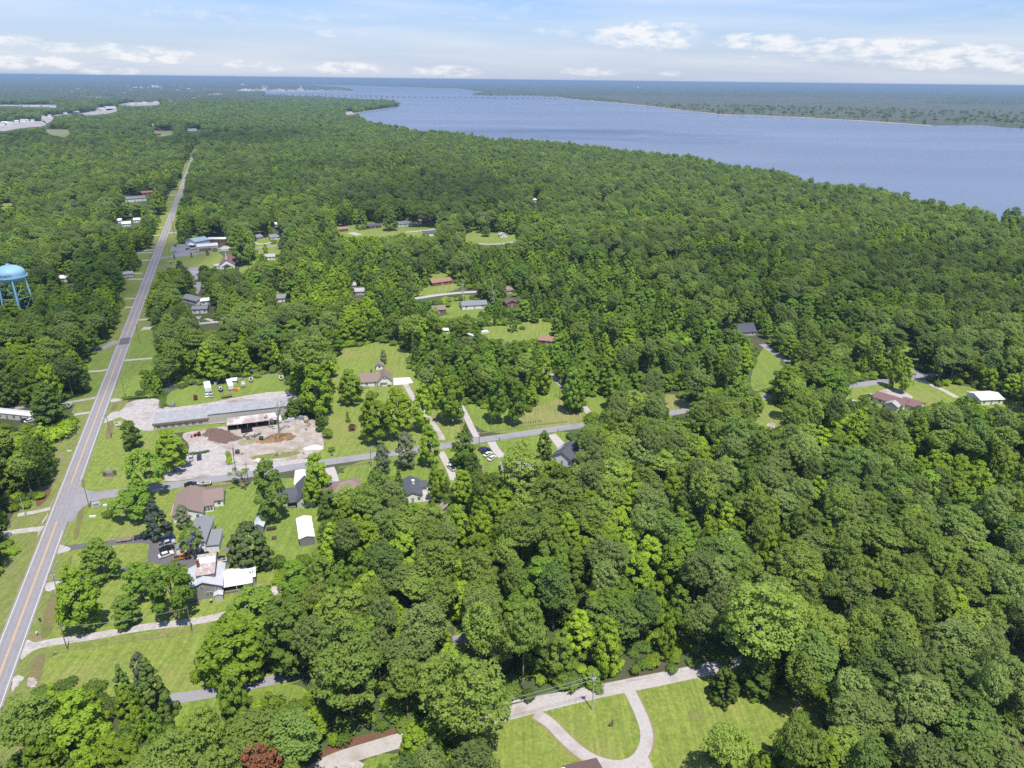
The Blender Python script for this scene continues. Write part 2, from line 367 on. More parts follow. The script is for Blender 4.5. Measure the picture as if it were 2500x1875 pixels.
# river outline, traced shoreline by shoreline
near_shore = [(4200, 900), (2900, 600), (2500, 531), (2385, 514), (2260, 492), (2125, 463), (1989, 452), (1910, 424), (1775, 407), (1695, 385), (1610, 379), (1503, 367), (1356, 350), (1181, 339), (1130, 328), (995, 316), (893, 296)]
RIV = [G(x, y, 16) for x, y in near_shore] + [G(x, y) for x, y in [(868, 288), (855, 285), (830, 283), (862, 277), (885, 272), (917, 268), (950, 263), (968, 260)]]
RIV += [G(x, y, 14) for x, y in [(975, 252), (931, 244.5), (845, 237), (760, 233.5), (700, 232.5), (645, 231.5)]]
RIV += [G(x, y) for x, y in [(650, 224), (700, 224), (759, 224), (840, 223.2), (866, 221), (845, 216.5), (746, 207), (747, 205.5), (830, 207), (917, 209.5), (990, 212), (1062, 214.5), (1113, 215), (1158, 221.5), (1190, 223.5), (1160, 229), (1151, 232), (1200, 233.5), (1300, 234.5), (1362, 236), (1378, 240), (1425, 245), (1500, 250), (1649, 267), (1763, 280), (1897, 284), (2096, 295), (2275, 307), (2395, 305.5), (2444, 311), (2500, 314), (2900, 330), (4200, 380)]]
RIV = [Vector((p.x, p.y, 0)) for p in RIV]
m, nt, b = nodes_of('river_water'); N = nt.nodes.new; Lk = nt.links.new
geo = N('ShaderNodeNewGeometry'); mp = N('ShaderNodeMapping'); mp.inputs['Scale'].default_value = (0.012, 0.03, 1); Lk(geo.outputs['Position'], mp.inputs[0])
nz = N('ShaderNodeTexNoise'); nz.inputs['Scale'].default_value = 1; nz.inputs['Detail'].default_value = 6; nz.inputs['Roughness'].default_value = .55; Lk(mp.outputs[0], nz.inputs['Vector'])
mp2 = N('ShaderNodeMapping'); mp2.inputs['Scale'].default_value = (0.0009, 0.0035, 1); mp2.inputs['Rotation'].default_value = (0, 0, .15); Lk(geo.outputs['Position'], mp2.inputs[0])
nz2 = N('ShaderNodeTexNoise'); nz2.inputs['Scale'].default_value = 1; nz2.inputs['Detail'].default_value = 4; Lk(mp2.outputs[0], nz2.inputs['Vector'])
cr = N('ShaderNodeMapRange'); cr.inputs[1].default_value = .35; cr.inputs[2].default_value = .7; cr.inputs[3].default_value = .22; cr.inputs[4].default_value = .36; Lk(nz2.outputs[0], cr.inputs[0]); Lk(cr.outputs[0], b.inputs['Roughness'])
bp = N('ShaderNodeBump'); bp.inputs['Strength'].default_value = .18; bp.inputs['Distance'].default_value = 3; Lk(nz.outputs[0], bp.inputs['Height']); Lk(bp.outputs[0], b.inputs['Normal'])
b.inputs['Base Color'].default_value = (0.14, 0.165, 0.215, 1); b.inputs['IOR'].default_value = 1.33
sheet('river', RIV, DEEP_Z, m)
# strips of sand and marsh edge along the far bank
sheet('far_beach', [G(x, y) for x, y in [(1200, 233.0), (1300, 234), (1362, 235.6), (1378, 240.5), (1425, 245.6), (1500, 250.8), (1649, 267.8), (1763, 281), (1897, 285), (2096, 296), (2275, 308), (2275, 306), (2096, 293.5), (1897, 282.5), (1763, 278.5), (1649, 265.5), (1500, 248.5), (1425, 243.5), (1378, 237.5), (1300, 232.5), (1200, 231.5)]], DEEP_Z + .25, M_SAND)
sheet('bay_beach', [G(x, y) for x, y in [(826, 284.5), (863, 278.5), (885, 273.5), (917, 269.3), (968, 260.8), (917, 267), (885, 270.5), (862, 274.5), (828, 281.5)]], DEEP_Z + .25, M_SAND)

# ---- main road
_l = [W(*p) for p in [('A', 0, 890), ('A', 350, 0), ('M', 1330, 540), ('M', 1540, 0), ('B', 740, 300), ('D', 870, 1030), ('D', 960, 810), ('D', 1060, 540), ('D', 1150, 330)]]
_r = [W(*p) for p in [('A', 275, 545), ('A', 415, 150), ('M', 1400, 1130), ('M', 1620, 480), ('M', 1800, 0), ('D', 930, 1010), ('D', 1040, 730), ('D', 1110, 560), ('D', 1170, 370)]]
_A = np.array([[p.y, 1, 0] for p in _l] + [[p.y, 0, 1] for p in _r]); _sol = np.linalg.lstsq(_A, np.array([p.x for p in _l + _r]), rcond=None)[0]
RS, RA = float(_sol[0]), float(_sol[1] + _sol[2]) / 2
print('ROAD', RS, RA, _sol[2] - _sol[1])
_un = 1 / math.hypot(RS, 1)
def RD(y, off=0.0):
    ux, uy = RS * _un, _un
    return Vector((RA + RS * y + uy * off, y - ux * off, 0))
def seg(y0, y1, off0, off1=None, n=2):
    return [RD(y0 + (y1 - y0) * i / (n - 1), off0) for i in range(n)]
ribbon('verge', [RD(60), RD(1750)], 24, 0.02, M_VERGE, smooth=0)
ribbon('road_shoulder', [RD(60), RD(1780)], 7.5, 0.085, mat('shoulder', (.17, .16, .12), (.24, .21, .18), scale=.5, rough=.95, world_co=True), smooth=0)
ribbon('main_road', [RD(60), RD(1800)], 6.9, 0.10, M_ROAD, smooth=0)
ribbon('road_patch', [RD(404), RD(416)], 6.7, 0.108, M_ASPHD, smooth=0)
for o_ in (-3.05, 3.05):
    ribbon('edge_line', [RD(60, o_), RD(211 if o_ > 0 else 1500, o_)], 0.17, 0.112, M_LINEW, smooth=0)
for o_ in (-2.2, -.85, .85, 2.2): ribbon('wheel_path', [RD(60, o_), RD(1500, o_)], .75, .104, mat('asphalt_wheel_path', (.195, .186, .197), (.23, .22, .23), scale=.8, rough=.85, world_co=True, fine=(1.5, .2)), smooth=0)
ribbon('edge_line', [RD(245, 3.05), RD(1500, 3.05)], 0.17, 0.112, M_LINEW, smooth=0)
for a_, b_ in ((60, 218), (244, 397), (420, 1500)):
    for o_ in (-0.16, 0.16):
        ribbon('centre_line', [RD(a_, o_), RD(b_, o_)], 0.17, 0.112, M_LINEY, smooth=0)

# ---- lawns and open ground (they run on under the trees that border them)
LAWNS = [
 ('A', [(330, 40), (700, -80), (1330, -60), (1560, -40), (1800, 60), (1830, 400), (1700, 700), (1560, 760), (1330, 800), (300, 1000), (240, 900), (480, 60)], M_LAWN),
 ('A', [(280, 940), (900, 870), (1320, 800), (1500, 860), (1850, 1020), (1850, 1150), (1100, 1300), (500, 1330), (200, 1290)], M_LAWN),
 ('A', [(1050, 1240), (1800, 1120), (1900, 1300), (1400, 1500), (1000, 1420)], M_LAWN2),
 ('B', [(720, 560), (1060, 690), (1220, 720), (1220, 900), (1110, 1040), (600, 1110), (560, 1050)], M_LAWN),
 ('B', [(1390, 1140), (1500, 1070), (1780, 1020), (2100, 1010), (2200, 1400), (2150, 1659), (1400, 1659), (1250, 1300)], M_LAWN2),
 ('B', [(1110, 430), (1400, 370), (1660, 330), (1960, 300), (2030, 440), (1750, 440), (1640, 460), (1120, 560)], M_LAWN2),
 ('B', [(880, 20), (1050, 0), (1120, 200), (940, 480), (770, 490), (850, 230)], M_LAWN2),
 ('B', [(560, 130), (770, 120), (690, 420), (600, 520), (380, 520), (420, 420)], M_LAWN2),
 ('B', [(560, 520), (640, 480), (580, 620), (330, 1300), (150, 1550), (0, 1659), (0, 1400), (300, 900), (330, 700)], M_VERGE),
 ('C', [(180, 900), (190, 600), (280, 80), (720, 60), (920, 280), (1100, 500), (1180, 560), (1230, 720), (1100, 800), (300, 900)], M_LAWN),
 ('C', [(1180, 520), (1500, 430), (1780, 330), (2050, 560), (2212, 700), (1900, 660), (1310, 745)], M_LAWN2),
 ('C', [(1480, 560), (1700, 420), (1980, 500), (2010, 640), (1890, 665), (1600, 690)], M_LAWND),
 ('C', [(1950, 420), (2300, 380), (2500, 560), (2400, 650), (2100, 640)], M_LAWN2),
 ('C', [(320, 930), (800, 855), (1060, 810), (1320, 780), (1700, 720), (1960, 690), (2000, 900), (1500, 1000), (1100, 1050), (900, 1260), (350, 1240)], M_LAWN2),
 ('C', [(900, -60), (1300, -120), (1900, 40), (2000, 420), (1500, 600), (1000, 560)], M_LAWN2),
 ('E', [(1200, 1060), (1500, 1050), (1850, 1030), (1900, 1140), (1800, 1230), (1300, 1200)], M_LAWN),
 ('E', [(1000, 900), (1200, 880), (1420, 900), (1380, 1040), (1100, 1050)], M_LAWN2),
 ('E', [(800, 800), (1000, 720), (1200, 730), (1200, 850), (850, 910)], M_LAWN),
 ('E', [(240, 420), (560, 380), (750, 360), (1000, 400), (1600, 440), (1600, 540), (1200, 540), (900, 500), (300, 500)], M_LAWN),
 ('L', [(20, 420), (100, 210), (500, 200), (1000, 560), (1290, 860), (1000, 860), (0, 860), (0, 680)], M_LAWN),
 ('L', [(1290, 860), (1700, 640), (1560, 620), (1550, 300), (2200, 260), (2212, 600), (1900, 900), (1450, 960)], M_LAWN),
 ('D', [(940, 560), (1040, 480), (1000, 640), (960, 800), (860, 980), (720, 1180), (560, 1400), (560, 1230), (780, 800), (900, 720)], M_LAWN),
 ('D', [(1040, 480), (1150, 180), (1210, 130), (1170, 300), (1080, 500)], M_LAWN),
 ('D', [(-80, 240), (85, 240), (110, 310), (-80, 330)], M_LAWN),
 ('F', [(540, 640), (640, 330), (760, 410), (740, 480), (860, 500), (700, 610)], M_LAWN2),
 ('F', [(560, 660), (690, 610), (800, 680), (860, 790), (700, 880), (560, 840)], M_LAWN),
 ('F', [(0, 640), (190, 650), (330, 700), (200, 720), (0, 760)], M_LAWND),
 ('F', [(1040, 620), (1560, 530), (1700, 580), (2080, 620), (2300, 700), (2100, 900), (1300, 800), (1060, 760)], M_LAWN),
 ('F', [(1430, 330), (1620, 340), (1600, 500), (1480, 440)], M_LAWN2),
 ('G', [(760, 430), (1010, 350), (1300, 300), (1860, 175), (2250, 300), (2200, 640), (1950, 800), (780, 800), (780, 600)], M_LAWN),
 ('G', [(700, 20), (780, 20), (760, 160), (690, 160)], M_LAWN2),
 ('G', [(270, 640), (340, 600), (430, 570), (520, 600), (560, 760), (250, 760)], M_LAWN2),
]
for i, (c, pts, mm) in enumerate(LAWNS):
    sheet_px('lawn', c, pts, 0.025 + 0.0015 * i, mm, smooth=2, rag=0.25)
# ditches and bare strips beside the main road
for c, pts, w_ in (('M', [(1900, 20), (1960, -120)], 2.6), ('M', [(1880, 200), (1820, 500)], 3.0), ('A', [(500, 70), (450, 290)], 2.0), ('A', [(425, 390), (400, 490)], 1.6), ('A', [(335, 600), (270, 880)], 4.0), ('A', [(240, 980), (190, 1180)], 4.0)):
    rib_px('ditch', c, pts, (lambda t, w_=w_: w_ * (.25 + .75 * math.sin(math.pi * t)) * random.uniform(.7, 1.15)), 0.078, M_DITCH, smooth=4)
rib_px('ditch', 'C', [(350, 945), (560, 915)], 1.5, .078, M_DITCH)
rib_px('ditch', 'K', [(240, 400), (600, 350), (1100, 265), (1700, 205)], 1.2, .078, M_DITCH)
rib_px('ditch', 'P', [(720, 540), (1230, 540), (1980, 440)], 2.0, .078, M_DITCH)
rib_px('wheel_track', 'G', [(880, 375), (1290, 300), (1800, 205)], 0.8, .128, M_GRAVEL)

# ---- side streets and drives
rib_px('side_street', 'M', [(1290, 1560), (1500, 1470), (2000, 1405)], 6.2, .09, M_ROAD2)
ribbon('side_street', [W('M', 1460, 1480), W('M', 2000, 1405), W('B', 1100, 1075), W('B', 1400, 1032), W('B', 1750, 980), W('C', 130, 930), W('C', 330, 900), W('C', 560, 868), W('C', 860, 828), W('C', 1100, 792), W('C', 1320, 757), W('C', 1600, 717), W('C', 1880, 676), W('Y', 1240, 1430), W('Y', 1590, 1385), W('Y', 2000, 1322), W('F', 160, 745), W('F', 680, 658), W('F', 900, 625), W('F', 1150, 600), W('F', 1400, 563), W('F', 1570, 545), W('F', 1680, 525)], 5.4, .095, M_ROAD2)
sheet_px('road_junction', 'M', [(1345, 1290), (1400, 1330), (1560, 1385), (1700, 1390), (1700, 1530), (1500, 1580), (1330, 1700), (1250, 1900), (1100, 1900)], .092, M_ROAD2)
rib_px('farm_lane', 'A', [(120, 950), (300, 905), (600, 865), (850, 815), (1100, 790), (1330, 752), (1450, 700), (1530, 610), (1580, 560)], 3.1, .07, M_GRAVEL)
rib_px('grass_margin', 'A', [(300, 960), (700, 895), (1150, 838), (1320, 800)], 2.4, .075, M_VERGE)
rib_px('lane', 'A', [(150, 1290), (500, 1290), (1060, 1245), (1350, 1195), (1800, 1095), (1960, 1040)], 3.6, .09, M_ROAD2)
rib_px('lane', 'G', [(690, 108), (760, 100)], 3.6, .09, M_ROAD2)
rib_px('driveway', 'A', [(350, 345), (560, 320), (760, 296), (900, 290), (950, 330), (930, 420), (820, 470), (720, 490)], 3.2, .07, M_ASPHD)
sheet_px('driveway', 'A', [(900, 290), (1050, 280), (1050, 380), (1400, 400), (1400, 440), (1240, 470), (1000, 440), (905, 430), (880, 420)], .075, M_ASPHD)
rib_px('driveway', 'A', [(270, 565), (520, 515), (740, 480), (900, 430)], 3.2, .072, M_ASPHD)
sheet_px('driveway_apron', 'A', [(330, 310), (380, 325), (430, 340), (410, 360), (330, 380)], .08, M_GRAVEL)
sheet_px('driveway_apron', 'A', [(150, 880), (210, 910), (260, 905), (240, 940), (190, 960), (110, 1030)], .08, M_GRAVEL)
sheet_px('driveway_apron', 'A', [(260, 560), (310, 540), (390, 540), (350, 575), (280, 610)], .08, M_GRAVEL)
sheet_px('bare_patch', 'A', [(75, 1110), (130, 1105), (150, 1120), (110, 1150), (90, 1190), (60, 1215)], .08, M_GRAVEL, rag=.35)
sheet_px('bare_patch', 'A', [(170, 1110), (215, 1120), (225, 1160), (190, 1185), (160, 1160)], .08, M_DIRT, rag=.3)
sheet_px('bare_patch', 'A', [(330, 20), (300, 90), (235, 230), (215, 300), (240, 240), (285, 140)], .075, M_DIRT, rag=.3)
rib_px('driveway', 'B', [(0, 1395), (120, 1375), (290, 1355)], 3.2, .08, M_GRAVEL)
rib_px('driveway', 'B', [(120, 1265), (240, 1245), (340, 1220)], 2.5, .08, M_GRAVEL)
rib_px('driveway', 'B', [(100, 545), (300, 520), (500, 500), (660, 470)], 2.8, .08, M_GRAVEL)
rib_px('driveway', 'B', [(440, 600), (520, 585), (620, 570)], 2.4, .08, M_GRAVEL)
rib_px('driveway', 'B', [(590, 150), (680, 150), (790, 90)], 5, .08, M_ROAD2)
rib_px('driveway', 'B', [(600, 295), (680, 295), (730, 280)], 2.4, .08, M_CONC)
rib_px('driveway', 'B', [(835, 222), (960, 212), (1060, 205)], 2.6, .08, M_CONC)
# far drives on both sides of the road
for c, pts, w_ in (('D', [(880, 590), (960, 585), (1040, 580)], 3), ('D', [(900, 602), (1030, 600)], 3), ('D', [(940, 655), (1010, 650)], 4), ('D', [(870, 780), (970, 778)], 4), ('D', [(800, 720), (830, 740), (960, 740)], 4),
                   ('D', [(840, 912), (920, 908)], 3), ('D', [(820, 972), (900, 968)], 3), ('D', [(1030, 488), (1080, 480)], 3), ('D', [(1060, 432), (1100, 428)], 3), ('D', [(1010, 350), (1140, 335)], 3), ('D', [(1040, 215), (1190, 210)], 5),
                   ('D', [(1110, 260), (1170, 256)], 3), ('D', [(960, 1112), (1020, 1110)], 6), ('D', [(930, 1055), (1000, 1050)], 3), ('D', [(1130, 468), (1230, 462)], 5), ('S', [(1240, 600), (1300, 602)], 5), ('S', [(1240, 660), (1290, 655)], 5)):
    rib_px('driveway', c, pts, w_, .08, M_CONC)
ribbon('side_street', [W('D', 1040, 640), W('D', 1200, 625), W('D', 1330, 608), W('D', 1540, 580), W('L', 1640, 490), W('L', 1780, 470), W('L', 2060, 445), W('E', 130, 540)], 6, .09, M_ROAD2)
sheet_px('parking_lot', 'L', [(150, 430), (400, 420), (650, 480), (640, 530), (520, 560), (400, 610), (60, 640), (240, 590), (110, 560)], .085, M_ROAD2)
rib_px('driveway', 'L', [(1600, 380), (1700, 410), (1830, 410), (1960, 380)], 4, .08, M_CONC)
rib_px('driveway', 'L', [(1600, 560), (1720, 580)], 4, .08, M_CONC)
sheet_px('parking_lot', 'D', [(1240, 705), (1350, 698), (1560, 740), (1360, 800), (1350, 870), (1300, 900), (1290, 740)], .085, M_ROAD2)
rib_px('driveway', 'D', [(1340, 1080), (1480, 1065)], 4, .08, M_CONC)
rib_px('driveway', 'D', [(1350, 1030), (1400, 1050), (1480, 1070)], 3, .082, M_CONC)
rib_px('lane', 'E', [(780, 920), (900, 905), (1000, 888), (1160, 870), (1330, 862)], 5, .09, M_CONC)
rib_px('driveway', 'E', [(800, 462), (940, 450), (1010, 440)], 4, .08, M_CONC)
rib_px('driveway', 'E', [(430, 465), (490, 480)], 8, .08, M_CONC)
rib_px('lane', 'E', [(1280, 540), (1400, 545), (1500, 535), (1580, 510)], 4, .09, M_CONC)
# drives of the middle distance
sheet_px('driveway', 'N', [(1440, 405), (1660, 392), (1710, 470), (1550, 495), (1440, 500)], .085, M_CONCW, smooth=0)
rib_px('driveway', 'N', [(1600, 480), (1660, 590), (1740, 720), (1860, 880), (1990, 1040), (2080, 1180), (2100, 1240)], 2.8, .07, M_GRAVELD)
rib_px('driveway', 'K', [(170, 470), (110, 370), (20, 180), (-60, 20), (-130, -100)], 3.0, .08, M_CONC)
rib_px('driveway', 'K', [(410, 545), (460, 640), (520, 720), (600, 800)], 3.6, .08, M_CONC)
rib_px('driveway', 'K', [(1430, 420), (1520, 520), (1600, 620), (1690, 700)], lambda t: 3.6 + 2 * t, .08, M_CONC)
rib_px('driveway', 'Y', [(780, 890), (900, 1010), (1020, 1120), (1130, 1220), (1220, 1330)], 3.4, .08, M_GRAVELD)
rib_px('driveway', 'C', [(1040, 840), (1090, 930), (1130, 1030)], 3.0, .08, M_CONC)
sheet_px('driveway', 'Q', [(430, 380), (450, 330), (640, 330), (690, 480), (600, 640), (410, 600)], .08, M_CONCW, smooth=0)
rib_px('driveway', 'Q', [(1040, 300), (1100, 450), (1140, 640)], 4.0, .08, M_CONC)
sheet_px('patio', 'C', [(840, 1100), (940, 1060), (970, 1060), (965, 1170), (840, 1180)], .08, M_CONC, smooth=0)
rib_px('driveway', 'F', [(640, 345), (720, 400), (850, 480), (960, 560)], 4.4, .08, M_ROAD2)
rib_px('driveway', 'F', [(1590, 530), (1530, 490), (1460, 440), (1370, 375)], 4.5, .08, M_ROAD2)
rib_px('driveway', 'F', [(1560, 555), (1700, 605), (1810, 665)], 3.0, .08, M_CONC)
sheet_px('driveway', 'F', [(1310, 640), (1380, 610), (1500, 630), (1560, 670), (1480, 690), (1330, 665)], .085, M_GRAVEL)
sheet_px('bare_patch', 'F', [(660, 820), (720, 815), (720, 850), (690, 860)], .082, M_DIRT)
# gravel yard round the long building
sheet_px('gravel_yard', 'B', [(735, 575), (830, 560), (860, 495), (1085, 470), (1075, 550), (1400, 510), (1750, 440), (1970, 425), (2010, 470), (2100, 540), (1900, 600), (1040, 690), (1000, 700), (900, 680), (830, 600), (760, 620), (690, 655)], .06, M_GRAVEL)
sheet_px('driveway_apron', 'B', [(755, 478), (830, 480), (835, 492), (780, 500), (740, 505)], .08, M_GRAVEL)
sheet_px('work_yard', 'B', [(1210, 720), (1330, 690), (1530, 660), (2110, 610), (2150, 640), (2205, 800), (2120, 860), (2000, 900), (1700, 960), (1100, 1040), (1100, 970), (1260, 920), (1290, 800)], .062, M_DIRT)
sheet_px('gravel_lot', 'B', [(1100, 1000), (1180, 930), (1250, 880), (1290, 780), (1420, 770), (1500, 800), (1530, 830), (1520, 940), (1780, 920), (2060, 880), (2100, 900), (2000, 950), (1700, 965), (1400, 1010), (1100, 1045)], .066, M_GRAVEL)
sheet_px('mulch_spread', 'B', [(1385, 700), (1400, 680), (1450, 675), (1520, 690), (1560, 700), (1590, 735), (1650, 745), (1600, 765), (1540, 770), (1530, 790), (1480, 782), (1440, 765), (1400, 770), (1415, 740), (1360, 735)], .070, M_MULCH, smooth=1, rag=.5)
sheet_px('grass_strip', 'B', [(1040, 695), (1530, 640), (1530, 665), (1210, 715), (1040, 705)], .068, M_LAWN2)
sheet_px('grass_strip', 'B', [(1680, 870), (1850, 845), (2050, 830), (1980, 870), (1720, 900)], .07, M_VERGE)
# lower right: gravel lane and the horseshoe drive
rib_px('gravel_lane', 'G', [(60, 690), (180, 612), (300, 575), (480, 520), (700, 470), (880, 420), (1020, 385), (1300, 318), (1560, 268), (1820, 212), (1900, 200)], 4.4, .085, M_GRAVELD)
sheet_px('driveway_apron', 'G', [(150, 640), (180, 590), (330, 610), (300, 660), (200, 700)], .08, M_GRAVEL)
rib_px('horseshoe_drive', 'H', [(40, 790), (230, 900), (420, 1110), (640, 1310), (860, 1440), (1150, 1510), (1400, 1450), (1530, 1250), (1550, 1050), (1480, 830), (1380, 620), (1330, 520), (1300, 470)], 3.1, .09, M_GRAVELD)
rib_px('horseshoe_drive', 'H', [(1480, 1400), (1560, 1600), (1500, 1900)], 3.4, .088, M_GRAVELD)
rib_px('drive_edge', 'H', [(30, 800), (230, 905), (420, 1115), (640, 1315), (860, 1445), (1150, 1515), (1410, 1455), (1540, 1250), (1560, 1050), (1490, 830), (1390, 620), (1335, 515)], 3.7, .084, M_EDGE)
sheet_px('straw_bed', 'G', [(1800, 230), (1870, 240), (2000, 330), (2120, 300), (2180, 270), (2100, 230), (1950, 220)], .083, M_STRAW)
sheet_px('straw_bed', 'G', [(120, 590), (200, 530), (540, 450), (600, 470), (500, 500), (300, 545), (160, 600)], .083, M_STRAW)
sheet_px('bare_patch', 'H', [(2090, 760), (2180, 720), (2300, 760), (2310, 860), (2200, 910), (2110, 860)], .086, M_VERGE)
sheet_px('straw_bed', 'M', [(600, 1560), (700, 1400), (850, 1280), (870, 1400), (760, 1560), (620, 1660)], .04, M_STRAW)
# far fields, far paved strip
for pts in ([(300, 455), (470, 455), (470, 485), (440, 518), (415, 510), (310, 490)], [(1020, 460), (1180, 460), (1180, 490), (1080, 510), (1030, 495)]):
    sheet_px('far_field', 'S', pts, .1, M_FIELD)
for pts in ([(-60, 380), (80, 345), (540, 340), (590, 352), (590, 412), (300, 430), (-60, 495)], [(528, 278), (690, 288), (680, 330), (600, 385), (525, 335)], [(1040, 240), (1500, 172), (1502, 238), (1100, 276)], [(1230, 178), (1480, 150), (1490, 200), (1240, 216)], [(1490, 135), (1900, 70), (2060, 105), (2040, 142), (1700, 152)], [(2140, 60), (2340, 45), (2345, 100), (2160, 95)]):
    sheet_px('far_lot', 'a', pts, .1, M_PAVEFAR, smooth=1)
rib_px('far_highway', 'a', [(560, 300), (700, 272), (900, 252), (1100, 240)], 26, .12, M_PAVEFAR)
sheet_px('far_lot', 'S', [(-60, 290), (380, 290), (385, 302), (300, 310), (190, 302), (-60, 300)], .1, M_PAVEFAR)
sheet_px('far_lot', 'S', [(580, 238), (750, 240), (700, 250), (600, 247)], .1, M_PAVEFAR)
sheet_px('far_lot', 'S', [(1400, 222), (1500, 215), (1510, 232), (1400, 234)], .1, M_PAVEFAR)
sheet_px('waterfront', 'R', [(60, 290), (170, 268), (900, 272), (1300, 285), (1600, 285), (1600, 298), (900, 300), (60, 300)], .1, M_PAVEFAR)
# ---------------------------------------------------------------- trees
rng = np.random.default_rng(11)
M_BARK = mat('bark_grey_brown', (0.11, 0.085, 0.065), (0.19, 0.16, 0.13), scale=2.0, rough=0.95)
M_BARKP = mat('bark_pale', (0.26, 0.24, 0.21), (0.36, 0.34, 0.30), scale=2.0, rough=0.95)
FOL = {
 'pine': foliage('needles_olive', (0.155, 0.229, 0.044), (0.290, 0.370, 0.064), .42),
 'pine2': foliage('needles_grey_green', (0.160, 0.218, 0.062), (0.252, 0.325, 0.085), .42),
 'pine3': foliage('needles_deep_green', (0.112, 0.191, 0.048), (0.217, 0.308, 0.061), .42),
 'leaf': foliage('leaves_mid_green', (0.177, 0.273, 0.026), (0.341, 0.453, 0.039), .45),
 'leaf2': foliage('leaves_yellow_green', (0.125, 0.225, 0.024), (0.255, 0.375, 0.050), .45),
 'leaf3': foliage('leaves_dark_green', (0.101, 0.176, 0.035), (0.212, 0.293, 0.044), .45),
 'spruce': foliage('needles_blue_grey', (0.040, 0.062, 0.042), (0.120, 0.145, 0.110)),
 'rust': foliage('needles_rust', (0.14, 0.055, 0.025), (0.26, 0.11, 0.05), trans=.1, var=.1),
 'grey': foliage('leaves_grey_green', (0.098, 0.126, 0.060), (0.208, 0.240, 0.126), .35),
 'flower': foliage('leaves_with_blossom', (0.055, 0.090, 0.024), (0.195, 0.240, 0.084)),
 'red': foliage('leaves_maroon', (0.07, 0.025, 0.02), (0.15, 0.06, 0.04), trans=.1, var=.1),
}
def rand_unit(n):
    v = rng.normal(size=(n, 3)); return v / np.linalg.norm(v, axis=1)[:, None]
def leaf_mesh(name, centers, radii, per, size, material, flat=0.8, crown_c=None, up=0.25, density_by_r=True, extra=None):
    """a crown made of clumps; every clump is a shell of small leaf faces"""
    P, NN, SZ = [], [], []
    centers = np.asarray(centers, float); cc = centers.mean(0) if crown_c is None else np.asarray(crown_c)
    rm = np.mean(radii)
    for c, r in zip(centers, radii):
        n = int(per * (r / rm) ** 1.6) if density_by_r else per
        u = rand_unit(n); u[:, 2] = np.where(u[:, 2] < -0.35, -u[:, 2], u[:, 2])
        rr = r * (0.72 + 0.4 * rng.random(n))[:, None]
        p = c + u * rr * np.array([1, 1, flat])
        P.append(p)
        oc = (p - cc); oc /= np.linalg.norm(oc, axis=1)[:, None] + 1e-6
        nn = 0.72 * u + 0.32 * oc + np.array([0, 0, up]) + 0.30 * rand_unit(n)
        NN.append(nn / np.linalg.norm(nn, axis=1)[:, None]); SZ.append(size * (0.65 + 0.7 * rng.random(n)))
    P = np.concatenate(P); NN = np.concatenate(NN); SZ = np.concatenate(SZ); n = len(P)
    g = NN + 0.55 * rand_unit(n); g /= np.linalg.norm(g, axis=1)[:, None]
    a = np.cross(g, rand_unit(n)); a /= np.linalg.norm(a, axis=1)[:, None] + 1e-9; b = np.cross(g, a)
    a *= SZ[:, None]; b *= SZ[:, None] * 0.75
    V = np.stack([P - a - b * .4, P + a * .15 - b, P + a, P - a * .1 + b], 1).reshape(-1, 3)
    me = bpy.data.meshes.new(name)
    me.vertices.add(len(V)); me.vertices.foreach_set('co', V.ravel())
    me.loops.add(4 * n); me.loops.foreach_set('vertex_index', np.arange(4 * n))
    me.polygons.add(n); me.polygons.foreach_set('loop_start', np.arange(0, 4 * n, 4)); me.polygons.foreach_set('loop_total', np.full(n, 4))
    me.polygons.foreach_set('use_smooth', np.ones(n, bool))
    me.update(calc_edges=True); me.validate()
    me.normals_split_custom_set_from_vertices(np.repeat(NN, 4, 0).tolist())
    me.materials.append(material)
    return me
def trunk_mesh(name, h, r, limbs, m, bend=0.3, top=0.3):
    mb = MB(); p = Vector((0, 0, -0.3)); pts = [p]
    k = 5
    for i in range(1, k + 1):
        pts.append(Vector((random.uniform(-bend, bend) * i / k, random.uniform(-bend, bend) * i / k, h * i / k)))
    for i in range(k): mb.tube(pts[i], pts[i + 1], r * (1 - (1 - top) * i / k), r * (1 - (1 - top) * (i + 1) / k), 6)
    for (z, q, rl) in limbs:
        t = z / h * k; i = min(int(t), k - 1); s = pts[i].lerp(pts[i + 1], t - i); q = Vector(q)
        mid = s.lerp(q, .5) + Vector((0, 0, -0.06 * (q - s).length)); mb.tube(s, mid, rl, rl * .7, 5); mb.tube(mid, q, rl * .7, rl * .3, 5)
    me = bpy.data.meshes.new(name); me.from_pydata(mb.v, [], mb.f); me.materials.append(m); me.shade_smooth(); me.update()
    return me
PROTO = {}   # kind -> list of (crown mesh, trunk mesh, height, width)
